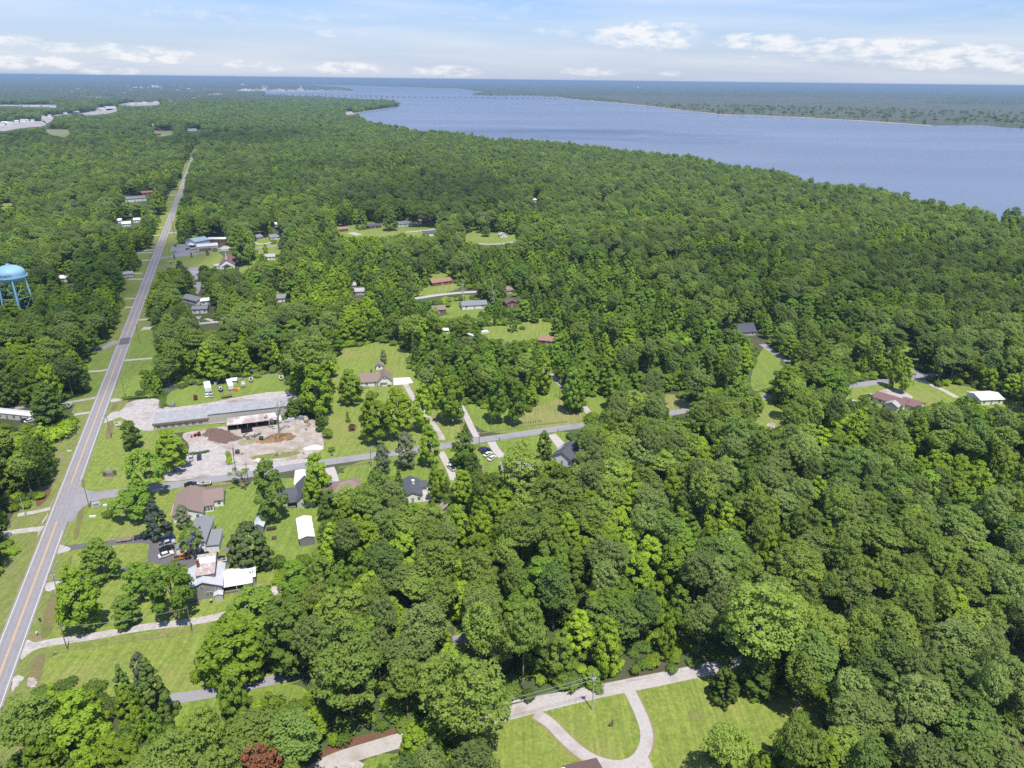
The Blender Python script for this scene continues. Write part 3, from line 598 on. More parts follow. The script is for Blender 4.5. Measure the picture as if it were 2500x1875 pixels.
def make_pine(tint, narrow=1.0, low=0.45, sparse=1.0):
    H = 22.0; cr, rad = [], []
    n = int(120 * sparse); zb = H * low; zc = zb + (H - zb) * .42; ph = [random.uniform(0, 6.28) for _ in range(4)]
    for i in range(n):
        u = (i + .5) / n; cz = 1 - 1.55 * u; a = i * 2.39996; sr = math.sqrt(max(0, 1 - cz * cz))
        lump = 1 + .13 * math.sin(2 * a + ph[0]) + .12 * math.sin(3 * a + 4 * cz + ph[1]) + .10 * math.sin(7 * cz + ph[2])
        q = lump * (random.uniform(.86, 1.0) if i % 4 else random.uniform(.45, .75)) * (1 if cz > -.2 else .85)
        up_ = (H - 1.0 - zc) if cz > 0 else (zc - zb)
        cr.append((4.7 * narrow * q * sr * math.cos(a), 4.7 * narrow * q * sr * math.sin(a), zc + up_ * q * cz)); rad.append(random.uniform(.65, 1.1))
    me = leaf_mesh('pine_crown', cr, rad, 46, 0.25, FOL[tint], flat=.8, crown_c=(0, 0, (zb + H) / 2 - 2), up=.4)
    lm = [(c[2] - 1.2, (c[0] * .8, c[1] * .8, c[2] - .3), .10) for c in cr[::9]]
    return me, trunk_mesh('pine_trunk', H - 2, .30, lm, M_BARK), H, 2 * 4.7 * narrow + 1.2
def make_broad(tint, H=18.0, R=5.2, low=.15, n=62, sparse=1.0, size=.34, spiky=.0, bark=None, rr=(.9, 1.6), per=80):
    cr, rad = [], []
    zb = H * low
    n = int(n * sparse)
    for i in range(n):
        t = (i + .5) / n; z = zb + (H - 1.2 - zb) * t
        env = R * (math.sin(math.pi * min(.97, max(.06, (t * .82 + .14)))) ** .55) * (1 - .28 * t)
        a = i * 2.4 + random.uniform(-.6, .6); q = env * math.sqrt(random.uniform(.3, 1.0))
        cr.append((q * math.cos(a), q * math.sin(a), z + random.uniform(-1, .9) + spiky * random.random())); rad.append(random.uniform(*rr) * (1 - .2 * t))
    me = leaf_mesh('leaf_crown', cr, rad, per, size, FOL[tint], flat=.85, crown_c=(0, 0, H * .45), up=.35)
    lm = [(max(c[2] * .55, 2), (c[0] * .8, c[1] * .8, c[2] - .5), .13) for c in cr[::4]]
    return me, trunk_mesh('tree_trunk', H * .75, .36, lm, bark or M_BARK), H, 2 * R + 1.8
def make_cone(tint, H=12.0, R=3.6, n=60, size=.25, dome=False):
    cr, rad = [], []
    for i in range(n):
        t = (i + .5) / n
        env = R * ((1 - t) ** .75 if not dome else math.cos(t * math.pi / 2) ** .5)
        a = i * 2.4 + random.uniform(-.7, .7); q = env * (.66 + .4 * random.random())
        cr.append((q * math.cos(a), q * math.sin(a), .8 + (H - 1.2) * t + random.uniform(-.4, .4) * (R > 1))); rad.append(max(.40, R * .23 * (1 - .5 * t)) * random.uniform(.6, 1.35))
    me = leaf_mesh('cone_crown', cr, rad, 75, size, FOL[tint], flat=.7, crown_c=(0, 0, H * .3), up=.1)
    return me, trunk_mesh('cone_trunk', H * .85, .22, [], M_BARK, bend=.05), H, 2 * R + 1.2
def make_bush(tint, H=2.6, R=2.0, n=12, size=.22):
    cr, rad = [], []
    for i in range(n):
        a = i * 2.4; q = R * math.sqrt(i / n) * .8
        cr.append((q * math.cos(a), q * math.sin(a), H * .55 * (1 - .5 * (q / R) ** 2) + random.uniform(-.2, .2))); rad.append(random.uniform(.6, .95) * H * .38)
    me = leaf_mesh('bush_leaves', cr, rad, 60, size, FOL[tint], flat=.8, crown_c=(0, 0, 0))
    return me, trunk_mesh('bush_stem', H * .5, .08, [], M_BARK, bend=.05), H, 2 * R
TINTW = {'pine': 'olive-green', 'pine2': 'grey-green', 'pine3': 'deep green', 'leaf': 'mid-green', 'leaf2': 'yellow-green', 'leaf3': 'dark green'}
PINES = [make_pine('pine'), make_pine('pine', .85, .45), make_pine('pine2', 1.0, .42), make_pine('pine2', 1.15, .5), make_pine('pine3', 1.0, .35), make_pine('pine', 1.1, .55), make_pine('pine3', .8, .3)]
PTINT = ['pine', 'pine', 'pine2', 'pine2', 'pine3', 'pine', 'pine3']
BROADS = [make_broad('leaf'), make_broad('leaf', R=4.6, low=.1, spiky=1.5), make_broad('leaf2', spiky=1.2), make_broad('leaf3', R=5.6), make_broad('leaf3', R=4.8, low=.08), make_broad('leaf', R=5.8, n=72), make_broad('leaf2', R=4.4, low=.15, spiky=1.6), make_broad('leaf3', R=5.2, spiky=1)]
BTINT = ['leaf', 'leaf', 'leaf2', 'leaf3', 'leaf3', 'leaf', 'leaf2', 'leaf3']
SPECIAL = {
 'pine': PINES[0], 'pinebig': make_pine('pine', 1.2, .35, 1.1), 'pinetall': PINES[1], 'pinedark': PINES[4],
 'oak': BROADS[3], 'broad': BROADS[0], 'bright': BROADS[2], 'brighttall': BROADS[6], 'tall': BROADS[1], 'darkb': BROADS[4], 'wide': BROADS[5],
 'pecan': make_broad('leaf2', sparse=.62, R=5.4, low=.3, rr=(1.0, 1.6), per=80, bark=M_BARK), 'thin': make_broad('leaf2', H=16, sparse=.34, R=5, low=.3, rr=(.8, 1.3), per=60, bark=M_BARKP),
 'greyt': make_broad('grey', sparse=.8, R=4.6), 'spruce': make_cone('spruce', 14, 4.2, 80), 'cone': make_cone('leaf3', 13, 4.0, 90, .3, True), 'conifer': make_cone('pine3', 14, 3.6, 70),
 'magnolia': make_cone('flower', 13, 5.2, 110, .34, True), 'rust': make_pine('rust', 1.2, .25), 'redbush': make_bush('red', 4, 2.4, 14), 'bush': make_bush('leaf3', 3, 2), 'bushl': make_bush('leaf', 3, 2.2), 'shrubtall': make_cone('leaf3', 6, 1.6, 36, .2), 'thuja': make_cone('leaf3', 2.2, .4, 16, .12),
 'vine': make_broad('leaf3', H=18, R=3.4, low=.02, n=46), 'hedge': make_bush('leaf3', 2.2, 1.6),
}
KINDNAME = {'pine': 'pine_tree', 'pinebig': 'pine_tree', 'pinetall': 'pine_tree', 'pinedark': 'pine_tree', 'spruce': 'spruce_tree', 'cone': 'evergreen_tree', 'conifer': 'conifer_tree', 'magnolia': 'magnolia_tree',
            'rust': 'dead_pine_tree', 'redbush': 'bush', 'bush': 'bush', 'bushl': 'bush', 'shrubtall': 'shrub', 'thuja': 'shrub', 'hedge': 'bush'}
def place(pr, name, x, y, h, w, label, cat, group=None, rz=None):
    crown, trunk, H, WD = pr
    r = thing(name, label, cat, (x, y, 0), random.uniform(0, 6.28) if rz is None else rz, group)
    r.scale = (w / WD, w / WD, h / H)
    for nm, me in (('trunk', trunk), ('crown', crown)):
        o = bpy.data.objects.new(nm if 'bush' not in name and 'shrub' not in name else {'trunk': 'stem', 'crown': 'foliage'}[nm], me); COL.objects.link(o); o.parent = r
    return r
EXPL = []
def tree(kind, c, xb, yb, ytop, wpx, label, cat='tree', group=None):
    p = W(c, xb, yb); x0, y0 = S_(c, xb, yb); s = CROPS[c][2]
    yt = S_(c, xb, ytop)[1]
    lo, hi = 0.2, 45.0
    for _ in range(30):
        mid = (lo + hi) / 2
        if proj((p.x, p.y, mid))[1] > yt: lo = mid
        else: hi = mid
    h = lo; z = proj((p.x, p.y, h * .6))[2]; w = wpx / s / F_PX * z
    EXPL.append((p.x, p.y, w / 2, h))
    return place(SPECIAL[kind], KINDNAME.get(kind, 'broadleaf_tree'), p.x, p.y, h, w, label, cat, group)
# --- trees and shrubs one can pick out
tree('oak', 'A', 620, 525, 290, 275, 'round dark green tree between the dark loop drive and the next drive towards the road')
tree('tall', 'A', 515, 835, 470, 290, 'tall ragged tree at the roadside end of the dirt farm lane')
tree('darkb', 'A', 770, 800, 630, 200, 'low dark glossy tree beside the dirt farm lane')
tree('pecan', 'A', 1060, 765, 440, 350, 'large spreading light green tree in front of the grey farmhouse')
tree('pecan', 'A', 860, 640, 430, 260, 'loose light green tree left of the large spreading tree by the farmhouse')
tree('spruce', 'A', 955, 268, 45, 170, 'blue-grey spruce beside the brown-roofed ranch house')
tree('greyt', 'A', 1110, 218, 80, 110, 'small grey-green tree under the brown roof gable', 'tree')
tree('thin', 'A', 1165, 385, 190, 200, 'thin-leaved tree in front of the white house with the grey roof')
tree('thin', 'A', 1085, 560, 400, 120, 'bare-limbed thin tree against the farmhouse roof')
tree('magnolia', 'A', 1515, 468, 185, 255, 'big magnolia with white blossom behind the farmhouse')
tree('bush', 'A', 1680, 458, 370, 85, 'round dark shrub on the lawn right of the magnolia', 'shrub')
tree('wide', 'A', 1430, 1130, 760, 480, 'broad tree overhanging the grass field above the paved lane')
tree('darkb', 'A', 1750, 1080, 640, 400, 'dense tree at the field corner where the paved lane enters the woods')
tree('bright', 'A', 1560, 900, 600, 420, 'bright green tree at the end of the dirt farm lane')
tree('bushl', 'A', 1180, 1130, 1070, 80, 'low green bush on the grass field near the paved lane', 'bush')
tree('bushl', 'A', 1500, 1120, 1060, 90, 'low bush under the broad tree by the paved lane', 'bush')
tree('conifer', 'A', 955, 1370, 1000, 250, 'dark pointed conifer at the near edge of the grass field')
tree('conifer', 'A', 775, 1310, 1040, 170, 'smaller dark conifer left of the pointed conifer by the field')
tree('bright', 'A', 1420, 1400, 1110, 200, 'light green young tree beside the paved lane')
tree('greyt', 'A', 870, 1180, 960, 130, 'pale feathery tree standing in the grass field')
tree('rust', 'A', 1580, 1830, 1520, 270, 'dead pine with rust-brown needles at the bottom edge')
tree('bright', 'A', 960, 1560, 1320, 130, 'young yellow-green tree in the woods at the lower left')
tree('darkb', 'B', 900, 812, 622, 168, 'dark round tree on the lawn beside the gravel parking yard')
tree('broad', 'B', 1180, 968, 690, 250, 'tree shading the gravel lot beside two parked cars')
tree('pecan', 'B', 1010, 1150, 800, 300, 'tall sparse tree by the side street mouth')
tree('pecan', 'B', 915, 1290, 1080, 320, 'spreading tree behind the white roadside signs')
tree('bushl', 'B', 728, 1282, 1225, 70, 'small isolated bush tree left of the spreading tree')
tree('oak', 'B', 1848, 1300, 880, 270, 'tall tree on the lawn between the ranch house and the grey gabled house')
tree('bush', 'B', 1590, 1050, 1010, 45, 'tiny bush beside the ditch of the side street', 'bush')
tree('vine', 'B', 365, 690, 380, 230, 'tall vine-covered tree beside the white mobile home')
tree('bushl', 'B', 460, 700, 600, 130, 'vine-covered thicket right of the vine-covered tree', 'bush')
tree('bushl', 'B', 330, 720, 650, 130, 'vine-covered thicket left of the vine-covered tree', 'bush')
tree('bushl', 'B', 400, 750, 660, 170, 'low vine thicket in front of the vine-covered tree', 'bush')
tree('broad', 'C', 605, 778, 430, 245, 'left of the two big lawn trees in front of the white gabled house')
tree('broad', 'C', 765, 740, 400, 245, 'right of the two big lawn trees in front of the white gabled house')
tree('tall', 'C', 920, 700, 388, 165, 'tall dark tree over the white house drive')
tree('broad', 'C', 440, 515, 280, 200, 'tree at the left corner of the white gabled house')
tree('broad', 'C', 215, 600, 240, 260, 'large tree at the right end of the long metal building')
tree('pine', 'C', 190, 470, 60, 300, 'tall pine behind the large tree at the end of the metal building')
tree('darkb', 'C', 60, 600, 470, 160, 'low spreading tree touching the end of the long metal building')
tree('darkb', 'C', 230, 700, 560, 80, 'small dark tree at the far corner of the work yard')
tree('greyt', 'C', 810, 945, 705, 175, 'grey-green tree between the side street and the dark-roofed house')
tree('broad', 'C', 965, 930, 648, 175, 'leafy tree standing over the side street by the white house drive')
tree('greyt', 'C', 652, 978, 788, 140, 'dense grey-green tree beside a roadside pole')
tree('bright', 'C', 1190, 935, 720, 200, 'light green tree left of the parked white cars')
tree('conifer', 'C', 1207, 732, 640, 70, 'small conifer beside the straight concrete drive')
tree('broad', 'C', 1110, 640, 320, 240, 'tree group leader left of the straight concrete drive')
tree('brighttall', 'C', 1422, 648, 300, 165, 'slender yellow-green tree left of a pair on the sunny lawn', group=None)
tree('brighttall', 'C', 1550, 658, 358, 150, 'slender yellow-green tree right of a pair on the sunny lawn')
tree('tall', 'C', 1650, 530, 400, 110, 'short dark tree behind the right slender lawn tree')
tree('tall', 'C', 1740, 450, 180, 130, 'tall straight tree beside the far gravel drive')
tree('brighttall', 'C', 1915, 585, 270, 120, 'left tree of a bright clump on the dry lawn')
tree('brighttall', 'C', 1965, 580, 280, 120, 'right tree of a bright clump on the dry lawn')
tree('cone', 'C', 1735, 888, 693, 122, 'dense egg-shaped evergreen between two concrete drives')
tree('pinebig', 'C', 1580, 1210, 800, 330, 'large open-limbed pine over the hidden house roof')
tree('pinebig', 'C', 1810, 1360, 1030, 390, 'wide pine in front of the large open-limbed pine')
tree('oak', 'C', 620, 1180, 950, 200, 'dense tree hiding the right end of the brown roof')
tree('conifer', 'C', 770, 1255, 955, 140, 'tall dark tree left of the dark-roofed house')
tree('pine', 'C', 450, 1300, 1080, 230, 'pine in front of the brown-roofed house')
tree('broad', 'C', 220, 1120, 850, 200, 'tree on the lawn strip between the two side street drives')
tree('tall', 'C', 180, 1200, 1000, 160, 'tree overlapping the grey gabled house')
tree('darkb', 'C', 300, 1290, 1100, 200, 'tree above the white metal shed')
tree('broad', 'C', 1010, 1180, 920, 130, 'tree between the dark-roofed house and the parked trailer')
tree('broad', 'C', 1190, 1190, 960, 200, 'tree right of the parked white pickup')
tree('shrubtall', 'N', 828, 1000, 848, 85, 'small upright evergreen shrub on the bright lawn', 'shrub')
tree('redbush', 'N', 888, 1110, 1003, 100, 'maroon-leaved bush on the bright lawn', 'bush')
tree('bush', 'N', 495, 1045, 905, 140, 'flowering bush at the yard corner, farther of two along the fence', 'bush')
tree('bush', 'N', 560, 1215, 1060, 140, 'flowering bush along the work yard edge, nearer of two', 'bush')
tree('bushl', 'N', 602, 1395, 1330, 100, 'dome-shaped clipped bush beside the side street', 'bush')
tree('bush', 'N', 1270, 380 + 130, 488, 60, 'low bed of shrubs at the front wall of the white gabled house', 'bush')
tree('bush', 'N', 1390, 512, 490, 60, 'shrub bed under the right window of the white gabled house', 'bush')
tree('bush', 'Q', 1272, 385, 345, 62, 'small round bush on the lawn beside the blue car', 'bush')
tree('greyt', 'N', 1310, 215, 20, 110, 'pale sparse tree behind the little white shed')
for k in range(8):
    tree('thuja', 'K', 948 + 42.5 * k, 248 - 5.6 * k, 210 - 6 * k, 22, 'one of eight little evergreen shrubs in a row above the side street', 'shrub', 'row of eight young evergreen shrubs')
tree('bush', 'M', 1762, 1115, 1035, 52, 'small bush at the left end of the grey monument sign', 'bush')
tree('bush', 'M', 1943, 1090, 1010, 48, 'small bush at the right end of the grey monument sign', 'bush')
tree('bush', 'K', 1700, 470, 400, 0.1 + 60, 'dark tree base beside the side street above the curved drive', 'bush')
tree('cone', 'G', 1810, 355, 220, 130, 'dark dense bush where the gravel lane meets the woods', 'bush')
tree('tall', 'G', 530, 585, 470, 130, 'dark leafy tree on the near side of the gravel lane')
tree('pinebig', 'G', 760, 590, 190, 330, 'big pine overhanging the gravel lane')
tree('pine', 'G', 980, 325, -40, 180, 'pale green pine with a bare trunk beside the gravel lane')
tree('pinetall', 'G', 810, 330, -60, 150, 'tall pale pine left of the bare-trunked pine')
tree('pinebig', 'G', 270, 445, 90, 330, 'pale pine with a bare trunk at the lower left of the woods')
tree('tall', 'G', 1320, 260, 30, 130, 'green tree behind the pole on the gravel lane')
tree('darkb', 'G', 1940, 320, 170, 200, 'low dark tree standing on the red straw bed')
tree('pinebig', 'G', 1920, 300, -120, 330, 'large pine over the red straw bed')
# roadside trees farther up
tree('tall', 'D', 1080, 345, 180, 95, 'tall dark tree standing alone left of the far road')
tree('oak', 'L', 340, 395, 150, 240, 'round dark tree left of the blue-roofed building')
tree('oak', 'L', 1420, 800, 20, 420, 'giant bushy tree right of the brown church roof')
tree('bush', 'L', 925, 545, 470, 100, 'round bush at the corner of the white-roofed building', 'bush')
tree('shrubtall', 'L', 790, 620, 490, 85, 'leaning bush beside the side street, right of three', 'shrub', None)
tree('shrubtall', 'L', 503, 655, 550, 48, 'upright bush beside the side street, middle of three', 'shrub')
tree('shrubtall', 'L', 195, 685, 590, 48, 'upright bush beside the side street, left of three', 'shrub')
tree('oak', 'L', 310, 960, 700, 190, 'rounded tree at the near edge of the church lawn')
tree('oak', 'L', 400, 1060, 860, 240, 'dark tree left of the grey church car park')
tree('oak', 'L', 760, 1070, 790, 330, 'dark tree in front of the church car park')
tree('broad', 'L', 1840, 605, 410, 120, 'small tree between the two pale far houses')
tree('bushl', 'L', 1980, 400, 310, 130, 'round bush in front of the far long house', 'bush')
tree('greyt', 'L', 2130, 500, 320, 180, 'silvery tree right of the far long house')
tree('bright', 'E', 1345, 490, 425, 75, 'small bright round tree on a far lawn')
tree('conifer', 'E', 505, 440, 280, 95, 'tall slim evergreen among the far lawns')
tree('oak', 'E', 700, 450, 310, 130, 'broad tree beside a far grey-roofed house')
tree('conifer', 'Y', 550, 610, 450, 100, 'bluish conifer standing in the open clearing')
tree('bush', 'Y', 630, 590, 560, 60, 'low reddish bush in the open clearing', 'bush')
tree('tall', 'F', 1420, 610, 400, 90, 'left tree of a pair beside the far side street')
tree('tall', 'F', 1480, 640, 450, 90, 'right tree of a pair beside the far side street')
tree('bright', 'F', 480, 830, 545, 190, 'bright leafy tree left of the sunny grass gap')
tree('wide', 'F', 330, 810, 600, 240, 'wide tree hiding the side street bend')
tree('bright', 'F', 600, 780, 650, 100, 'small tree beside the sunny grass gap')
tree('wide', 'F', 780, 700, 470, 250, 'round tree right of the curved drive')
tree('bright', 'F', 1030, 740, 490, 260, 'large bright tree above the side street')
tree('tall', 'F', 510, 545, 360, 150, 'tree with a bare trunk at the left of the sunny back lawn')
tree('broad', 'F', 800, 430, 290, 130, 'tree beside the grey house drive')

# ---- the wood itself: seeded, kept off everything that is open in the photograph
OPEN = [
 ('M', [(-60, 10), (560, 80), (700, 130), (700, 195), (540, 215), (-60, 165)]),
 ('A', [(-200, 1400), (-200, 560), (0, 560), (60, 520), (140, 400), (170, 280), (30, 270), (60, 200), (120, 140), (250, 100), (345, 0), (345, -60), (1800, -60), (1530, 0), (1540, 200), (1640, 60), (1780, 160), (1780, 330), (1700, 430), (1560, 520), (1480, 640), (1330, 700), (1300, 780), (1200, 900), (1180, 1000), (1140, 1130), (1350, 1150), (1800, 1070), (1800, 1120), (1750, 1170), (1270, 1260), (1130, 1290), (1050, 1220), (1000, 1130), (850, 1130), (700, 1160), (600, 1130), (400, 1130), (260, 1120), (180, 1160), (60, 1230), (0, 1400)]),
 ('B', [(60, 1659), (160, 1500), (60, 1420), (100, 1280), (250, 1180), (340, 1130), (300, 1080), (380, 1000), (400, 830), (360, 760), (520, 650), (600, 580), (440, 560), (130, 560), (0, 640), (0, 540), (230, 575), (440, 490), (640, 450), (640, 330), (600, 280), (600, 200), (740, 110), (830, 0), (1020, 0), (1020, 100), (1040, 170), (1030, 220), (920, 260), (920, 400), (840, 490), (1080, 470), (1110, 420), (1360, 380), (1660, 345), (1910, 305), (1930, 410), (2000, 440), (1960, 520), (1900, 540), (1900, 590), (2110, 610), (2200, 800), (2100, 870), (2080, 940), (2000, 1060), (2090, 1180), (2090, 1280), (2000, 1300), (2000, 1450), (1850, 1530), (1700, 1659)]),
 ('C', [(325, 140), (640, 100), (800, 140), (800, 250), (890, 350), (900, 390), (860, 420), (880, 500), (1000, 640), (1000, 560), (1180, 540), (1260, 520), (1340, 540), (1500, 560), (1650, 560), (1760, 400), (1850, 430), (1860, 560), (2000, 580), (1990, 640), (1890, 670), (1830, 720), (1940, 780), (1900, 800), (1860, 830), (1790, 890), (1740, 880), (1680, 880), (1660, 800), (1450, 860), (1400, 960), (1330, 980), (1290, 800), (1140, 830), (1140, 1000), (1060, 900), (1010, 900), (980, 1000), (960, 1060), (970, 1100), (940, 1180), (840, 1190), (820, 1000), (700, 950), (590, 940), (500, 1030), (490, 1060), (360, 1140), (300, 1090), (290, 960), (50, 950), (0, 900), (0, 600), (220, 610), (280, 560), (320, 480), (360, 300)]),
 ('C', [(0, 1000), (140, 1050), (140, 1210), (0, 1240)]), ('C', [(0, 1230), (60, 1280), (190, 1300), (180, 1480), (90, 1490), (0, 1540)]),
 ('C', [(1720, 240), (1790, 320), (1870, 400), (1850, 430), (1760, 340)]), ('C', [(2010, 480), (2170, 470), (2130, 560), (2040, 560)]),
 ('C', [(1080, 930), (1140, 930), (1140, 1030), (1110, 1030)]), ('C', [(1840, 850), (1900, 800), (1940, 850), (1930, 920), (1880, 900)]), ('C', [(1030, 1185), (1070, 1185), (1075, 1225), (1045, 1230)]),
 ('E', [(1250, 1100), (1480, 1080), (1560, 1080), (1800, 1050), (1850, 1110), (1780, 1190), (1700, 1170), (1560, 1190), (1300, 1170)]),
 ('E', [(280, 430), (560, 390), (640, 400), (750, 370), (850, 380), (860, 420), (980, 440), (1060, 440), (1060, 480), (920, 480), (800, 460), (620, 490), (430, 480), (290, 480)]),
 ('E', [(1090, 490), (1440, 450), (1590, 480), (1560, 520), (1440, 550), (1280, 540), (1200, 500)]), ('E', [(880, 860), (960, 770), (1120, 770), (1180, 820), (1330, 850), (1330, 870), (1100, 900), (920, 920), (820, 920)]),
 ('E', [(1090, 910), (1190, 910), (1360, 930), (1360, 990), (1240, 1020), (1150, 990), (1090, 970)]), ('E', [(950, 740), (1080, 735), (1080, 765), (950, 765)]), ('E', [(430, 820), (525, 820), (525, 890), (460, 920), (430, 860)]),
 ('E', [(990, 950), (1200, 1000), (1200, 1030), (990, 1020)]), ('E', [(1480, 890), (1560, 900), (1560, 980), (1480, 970)]), ('E', [(1320, 320), (1380, 320), (1370, 370), (1320, 360)]), ('E', [(1650, 225), (1690, 225), (1695, 300), (1680, 300)]), ('E', [(2105, 265), (2145, 265), (2140, 290), (2105, 290)]), ('E', [(1050, 1110), (1090, 1110), (1090, 1145), (1050, 1145)]), ('E', [(1225, 1160), (1260, 1160), (1260, 1190), (1225, 1190)]), ('E', [(1700, 1160), (1810, 1190), (1800, 1220), (1730, 1210)]),
 ('L', [(0, 0), (130, 0), (100, 200), (250, 200), (240, 250), (290, 370), (390, 410), (390, 340), (600, 265), (720, 300), (790, 290), (1100, 280), (1130, 380), (1040, 420), (1160, 450), (1190, 520), (1180, 560), (1270, 640), (1280, 800), (950, 850), (930, 780), (640, 830), (600, 1000), (520, 980), (510, 900), (400, 840), (430, 800), (0, 850)]),
 ('L', [(1610, 370), (1670, 265), (1790, 265), (1800, 330), (1910, 250), (2190, 270), (2190, 320), (2060, 340), (2060, 400), (2030, 430), (2130, 510), (1990, 590), (2010, 680), (1850, 700), (1830, 620), (1900, 600), (1780, 580), (1740, 560), (1600, 560)]),
 ('L', [(1290, 830), (1600, 790), (1660, 640), (1500, 800), (1480, 880), (1400, 940)]), ('L', [(1920, 40), (2050, 40), (2050, 110), (1930, 110)]), ('L', [(2050, 1150), (2140, 1150), (2140, 1220), (2060, 1220)]),
 ('D', [(1235, 0), (1270, 0), (1225, 100), (1245, 180), (1175, 300), (1180, 370), (1145, 470), (1110, 560), (1060, 720), (1000, 760), (1000, 860), (940, 960), (1015, 1060), (1020, 1120), (1010, 1140), (1040, 1290), (1030, 1382), (600, 1382), (600, 1290), (740, 1260), (600, 1240), (700, 1200), (780, 1120), (870, 985), (820, 975), (860, 930), (800, 880), (850, 790), (960, 790), (960, 745), (830, 740), (940, 715), (960, 650), (900, 600), (1000, 580), (1040, 490), (1085, 440), (1060, 420), (1110, 380), (1040, 330), (1140, 325), (1120, 240), (1140, 180), (1190, 170), (1205, 130), (1225, 60)]),
 ('D', [(820, 205), (1000, 215), (990, 245), (880, 260), (830, 230)]), ('D', [(960, 185), (1035, 185), (1035, 210), (960, 210)]), ('D', [(480, 245), (520, 245), (520, 285), (480, 285)]), ('D', [(760, 380), (970, 375), (970, 400), (850, 430), (760, 420)]), ('D', [(380, 755), (475, 755), (470, 800), (390, 780)]), ('D', [(465, 830), (510, 830), (510, 865), (465, 865)]), ('D', [(0, 260), (85, 260), (85, 290), (0, 290)]), ('D', [(820, 730), (900, 730), (900, 770), (830, 760)]), ('D', [(1210, 890), (1460, 900), (1440, 1010), (1310, 1020)]), ('D', [(1340, 1030), (1480, 1060), (1470, 1100), (1350, 1110)]), ('D', [(1850, 890), (1950, 890), (1960, 930), (1870, 950)]), ('D', [(1310, 790), (1360, 790), (1350, 880), (1320, 870)]),
 ('F', [(480, 235), (585, 235), (650, 300), (720, 390), (850, 480), (740, 470), (665, 610), (550, 600), (560, 540), (630, 400), (600, 330)]), ('F', [(600, 620), (660, 620), (660, 650), (700, 690), (810, 770), (700, 865), (610, 800), (640, 700)]),
 ('F', [(40, 640), (190, 670), (190, 700), (230, 740), (210, 770), (110, 760), (110, 720), (50, 710)]), ('F', [(1140, 580), (1400, 545), (1530, 500), (1460, 440), (1480, 440), (1560, 500), (1640, 520), (1640, 560), (1820, 650), (1800, 690), (1620, 700), (1600, 680), (1440, 740), (1270, 660), (1340, 600), (1200, 640), (1110, 690), (1100, 640), (1150, 620)]),
 ('F', [(1700, 590), (1870, 580), (2040, 650), (2090, 660), (2200, 690), (2200, 740), (2080, 710), (1970, 710), (1940, 660), (1780, 620)]), ('F', [(490, 860), (600, 880), (610, 950), (500, 910)]), ('F', [(1490, 370), (1570, 360), (1560, 440), (1490, 430)]), ('F', [(1370, 330), (1440, 400), (1460, 440), (1400, 400)]),
 ('G', [(60, 600), (470, 500), (480, 570), (510, 638), (180, 638)]), ('G', [(770, 470), (1000, 370), (1290, 310), (1800, 205), (1830, 215), (1780, 250), (1760, 280), (1760, 340), (1880, 350), (2130, 340), (2080, 430), (1990, 540), (1980, 480), (1680, 460), (1730, 560), (1700, 638), (1700, 760), (850, 760), (850, 638), (860, 500), (880, 460)]),
 ('G', [(-20, 240), (60, 230), (0, 290)]), ('G', [(700, 90), (745, 90), (740, 130), (700, 120)]), ('G', [(690, 30), (760, 30), (750, 80), (700, 90)]),
 ('a', [(-60, 375), (80, 340), (540, 338), (590, 350), (590, 410), (300, 430), (-60, 480)]), ('a', [(528, 275), (690, 285), (680, 330), (600, 380), (525, 335)]), ('a', [(690, 262), (1100, 232), (1100, 246), (690, 282)]), ('a', [(1040, 236), (1500, 165), (1500, 232), (1100, 270)]), ('a', [(1230, 172), (1480, 146), (1490, 196), (1240, 212)]), ('a', [(1490, 128), (1900, 62), (2060, 100), (2040, 140), (1700, 150)]), ('a', [(2140, 40), (2340, 40), (2340, 95), (2160, 90)]),
 ('S', [(-60, 290), (380, 290), (385, 315), (0, 300)]), ('S', [(310, 455), (460, 455), (470, 480), (440, 515), (420, 505), (310, 480)]), ('S', [(1040, 465), (1170, 465), (1170, 490), (1080, 505), (1040, 490)]), ('S', [(1250, 455), (1380, 458), (1320, 475), (1260, 475)]), ('S', [(1015, 430), (1048, 430), (1045, 443), (1015, 443)]),
 ('T', [(395, 335), (445, 335), (450, 355), (395, 355)]),
]
MS = 2.0
TOWERV = [(-100, 100), (300, 130), (620, 480), (600, 600), (790, 1000), (760, 1280), (640, 1300), (430, 1230), (-100, 1120)]
def shrink(c, poly):
    if c not in 'EF' and not (c == 'D' and len(poly) < 8) and not (c == 'L' and len(poly) < 20): return poly
    mx = sum(p[0] for p in poly) / len(poly); my = sum(p[1] for p in poly) / len(poly); k = .84 if c == 'E' else .92
    return [(mx + (x - mx) * k, my + (y - my) * k) for x, y in poly]
OPEN = [(c, shrink(c, p)) for c, p in OPEN]
mask = np.zeros((int(1875 / MS) + 200, int(2500 / MS) + 200), bool)    # 100-cell margin
gy, gx = np.mgrid[0:mask.shape[0], 0:mask.shape[1]]
gxx = (gx - 100) * MS; gyy = (gy - 100) * MS
for c, poly in OPEN:
    P_ = [S_(c, *p) for p in poly]
    x0, x1 = min(p[0] for p in P_), max(p[0] for p in P_); y0, y1 = min(p[1] for p in P_), max(p[1] for p in P_)
    i0, i1 = max(0, int(y0 / MS) + 98), min(mask.shape[0], int(y1 / MS) + 103); j0, j1 = max(0, int(x0 / MS) + 98), min(mask.shape[1], int(x1 / MS) + 103)
    mask[i0:i1, j0:j1] |= inpoly(gxx[i0:i1, j0:j1], gyy[i0:i1, j0:j1], P_)
RIVP = [(p.x, p.y) for p in RIV]
def projv(x, y, z):
    d = np.stack([x, y, z - CAM_H], 1); w = d @ _F
    return 1250 + F_PX * (d @ _R) / w, 937.5 - F_PX * (d @ _U) / w, w
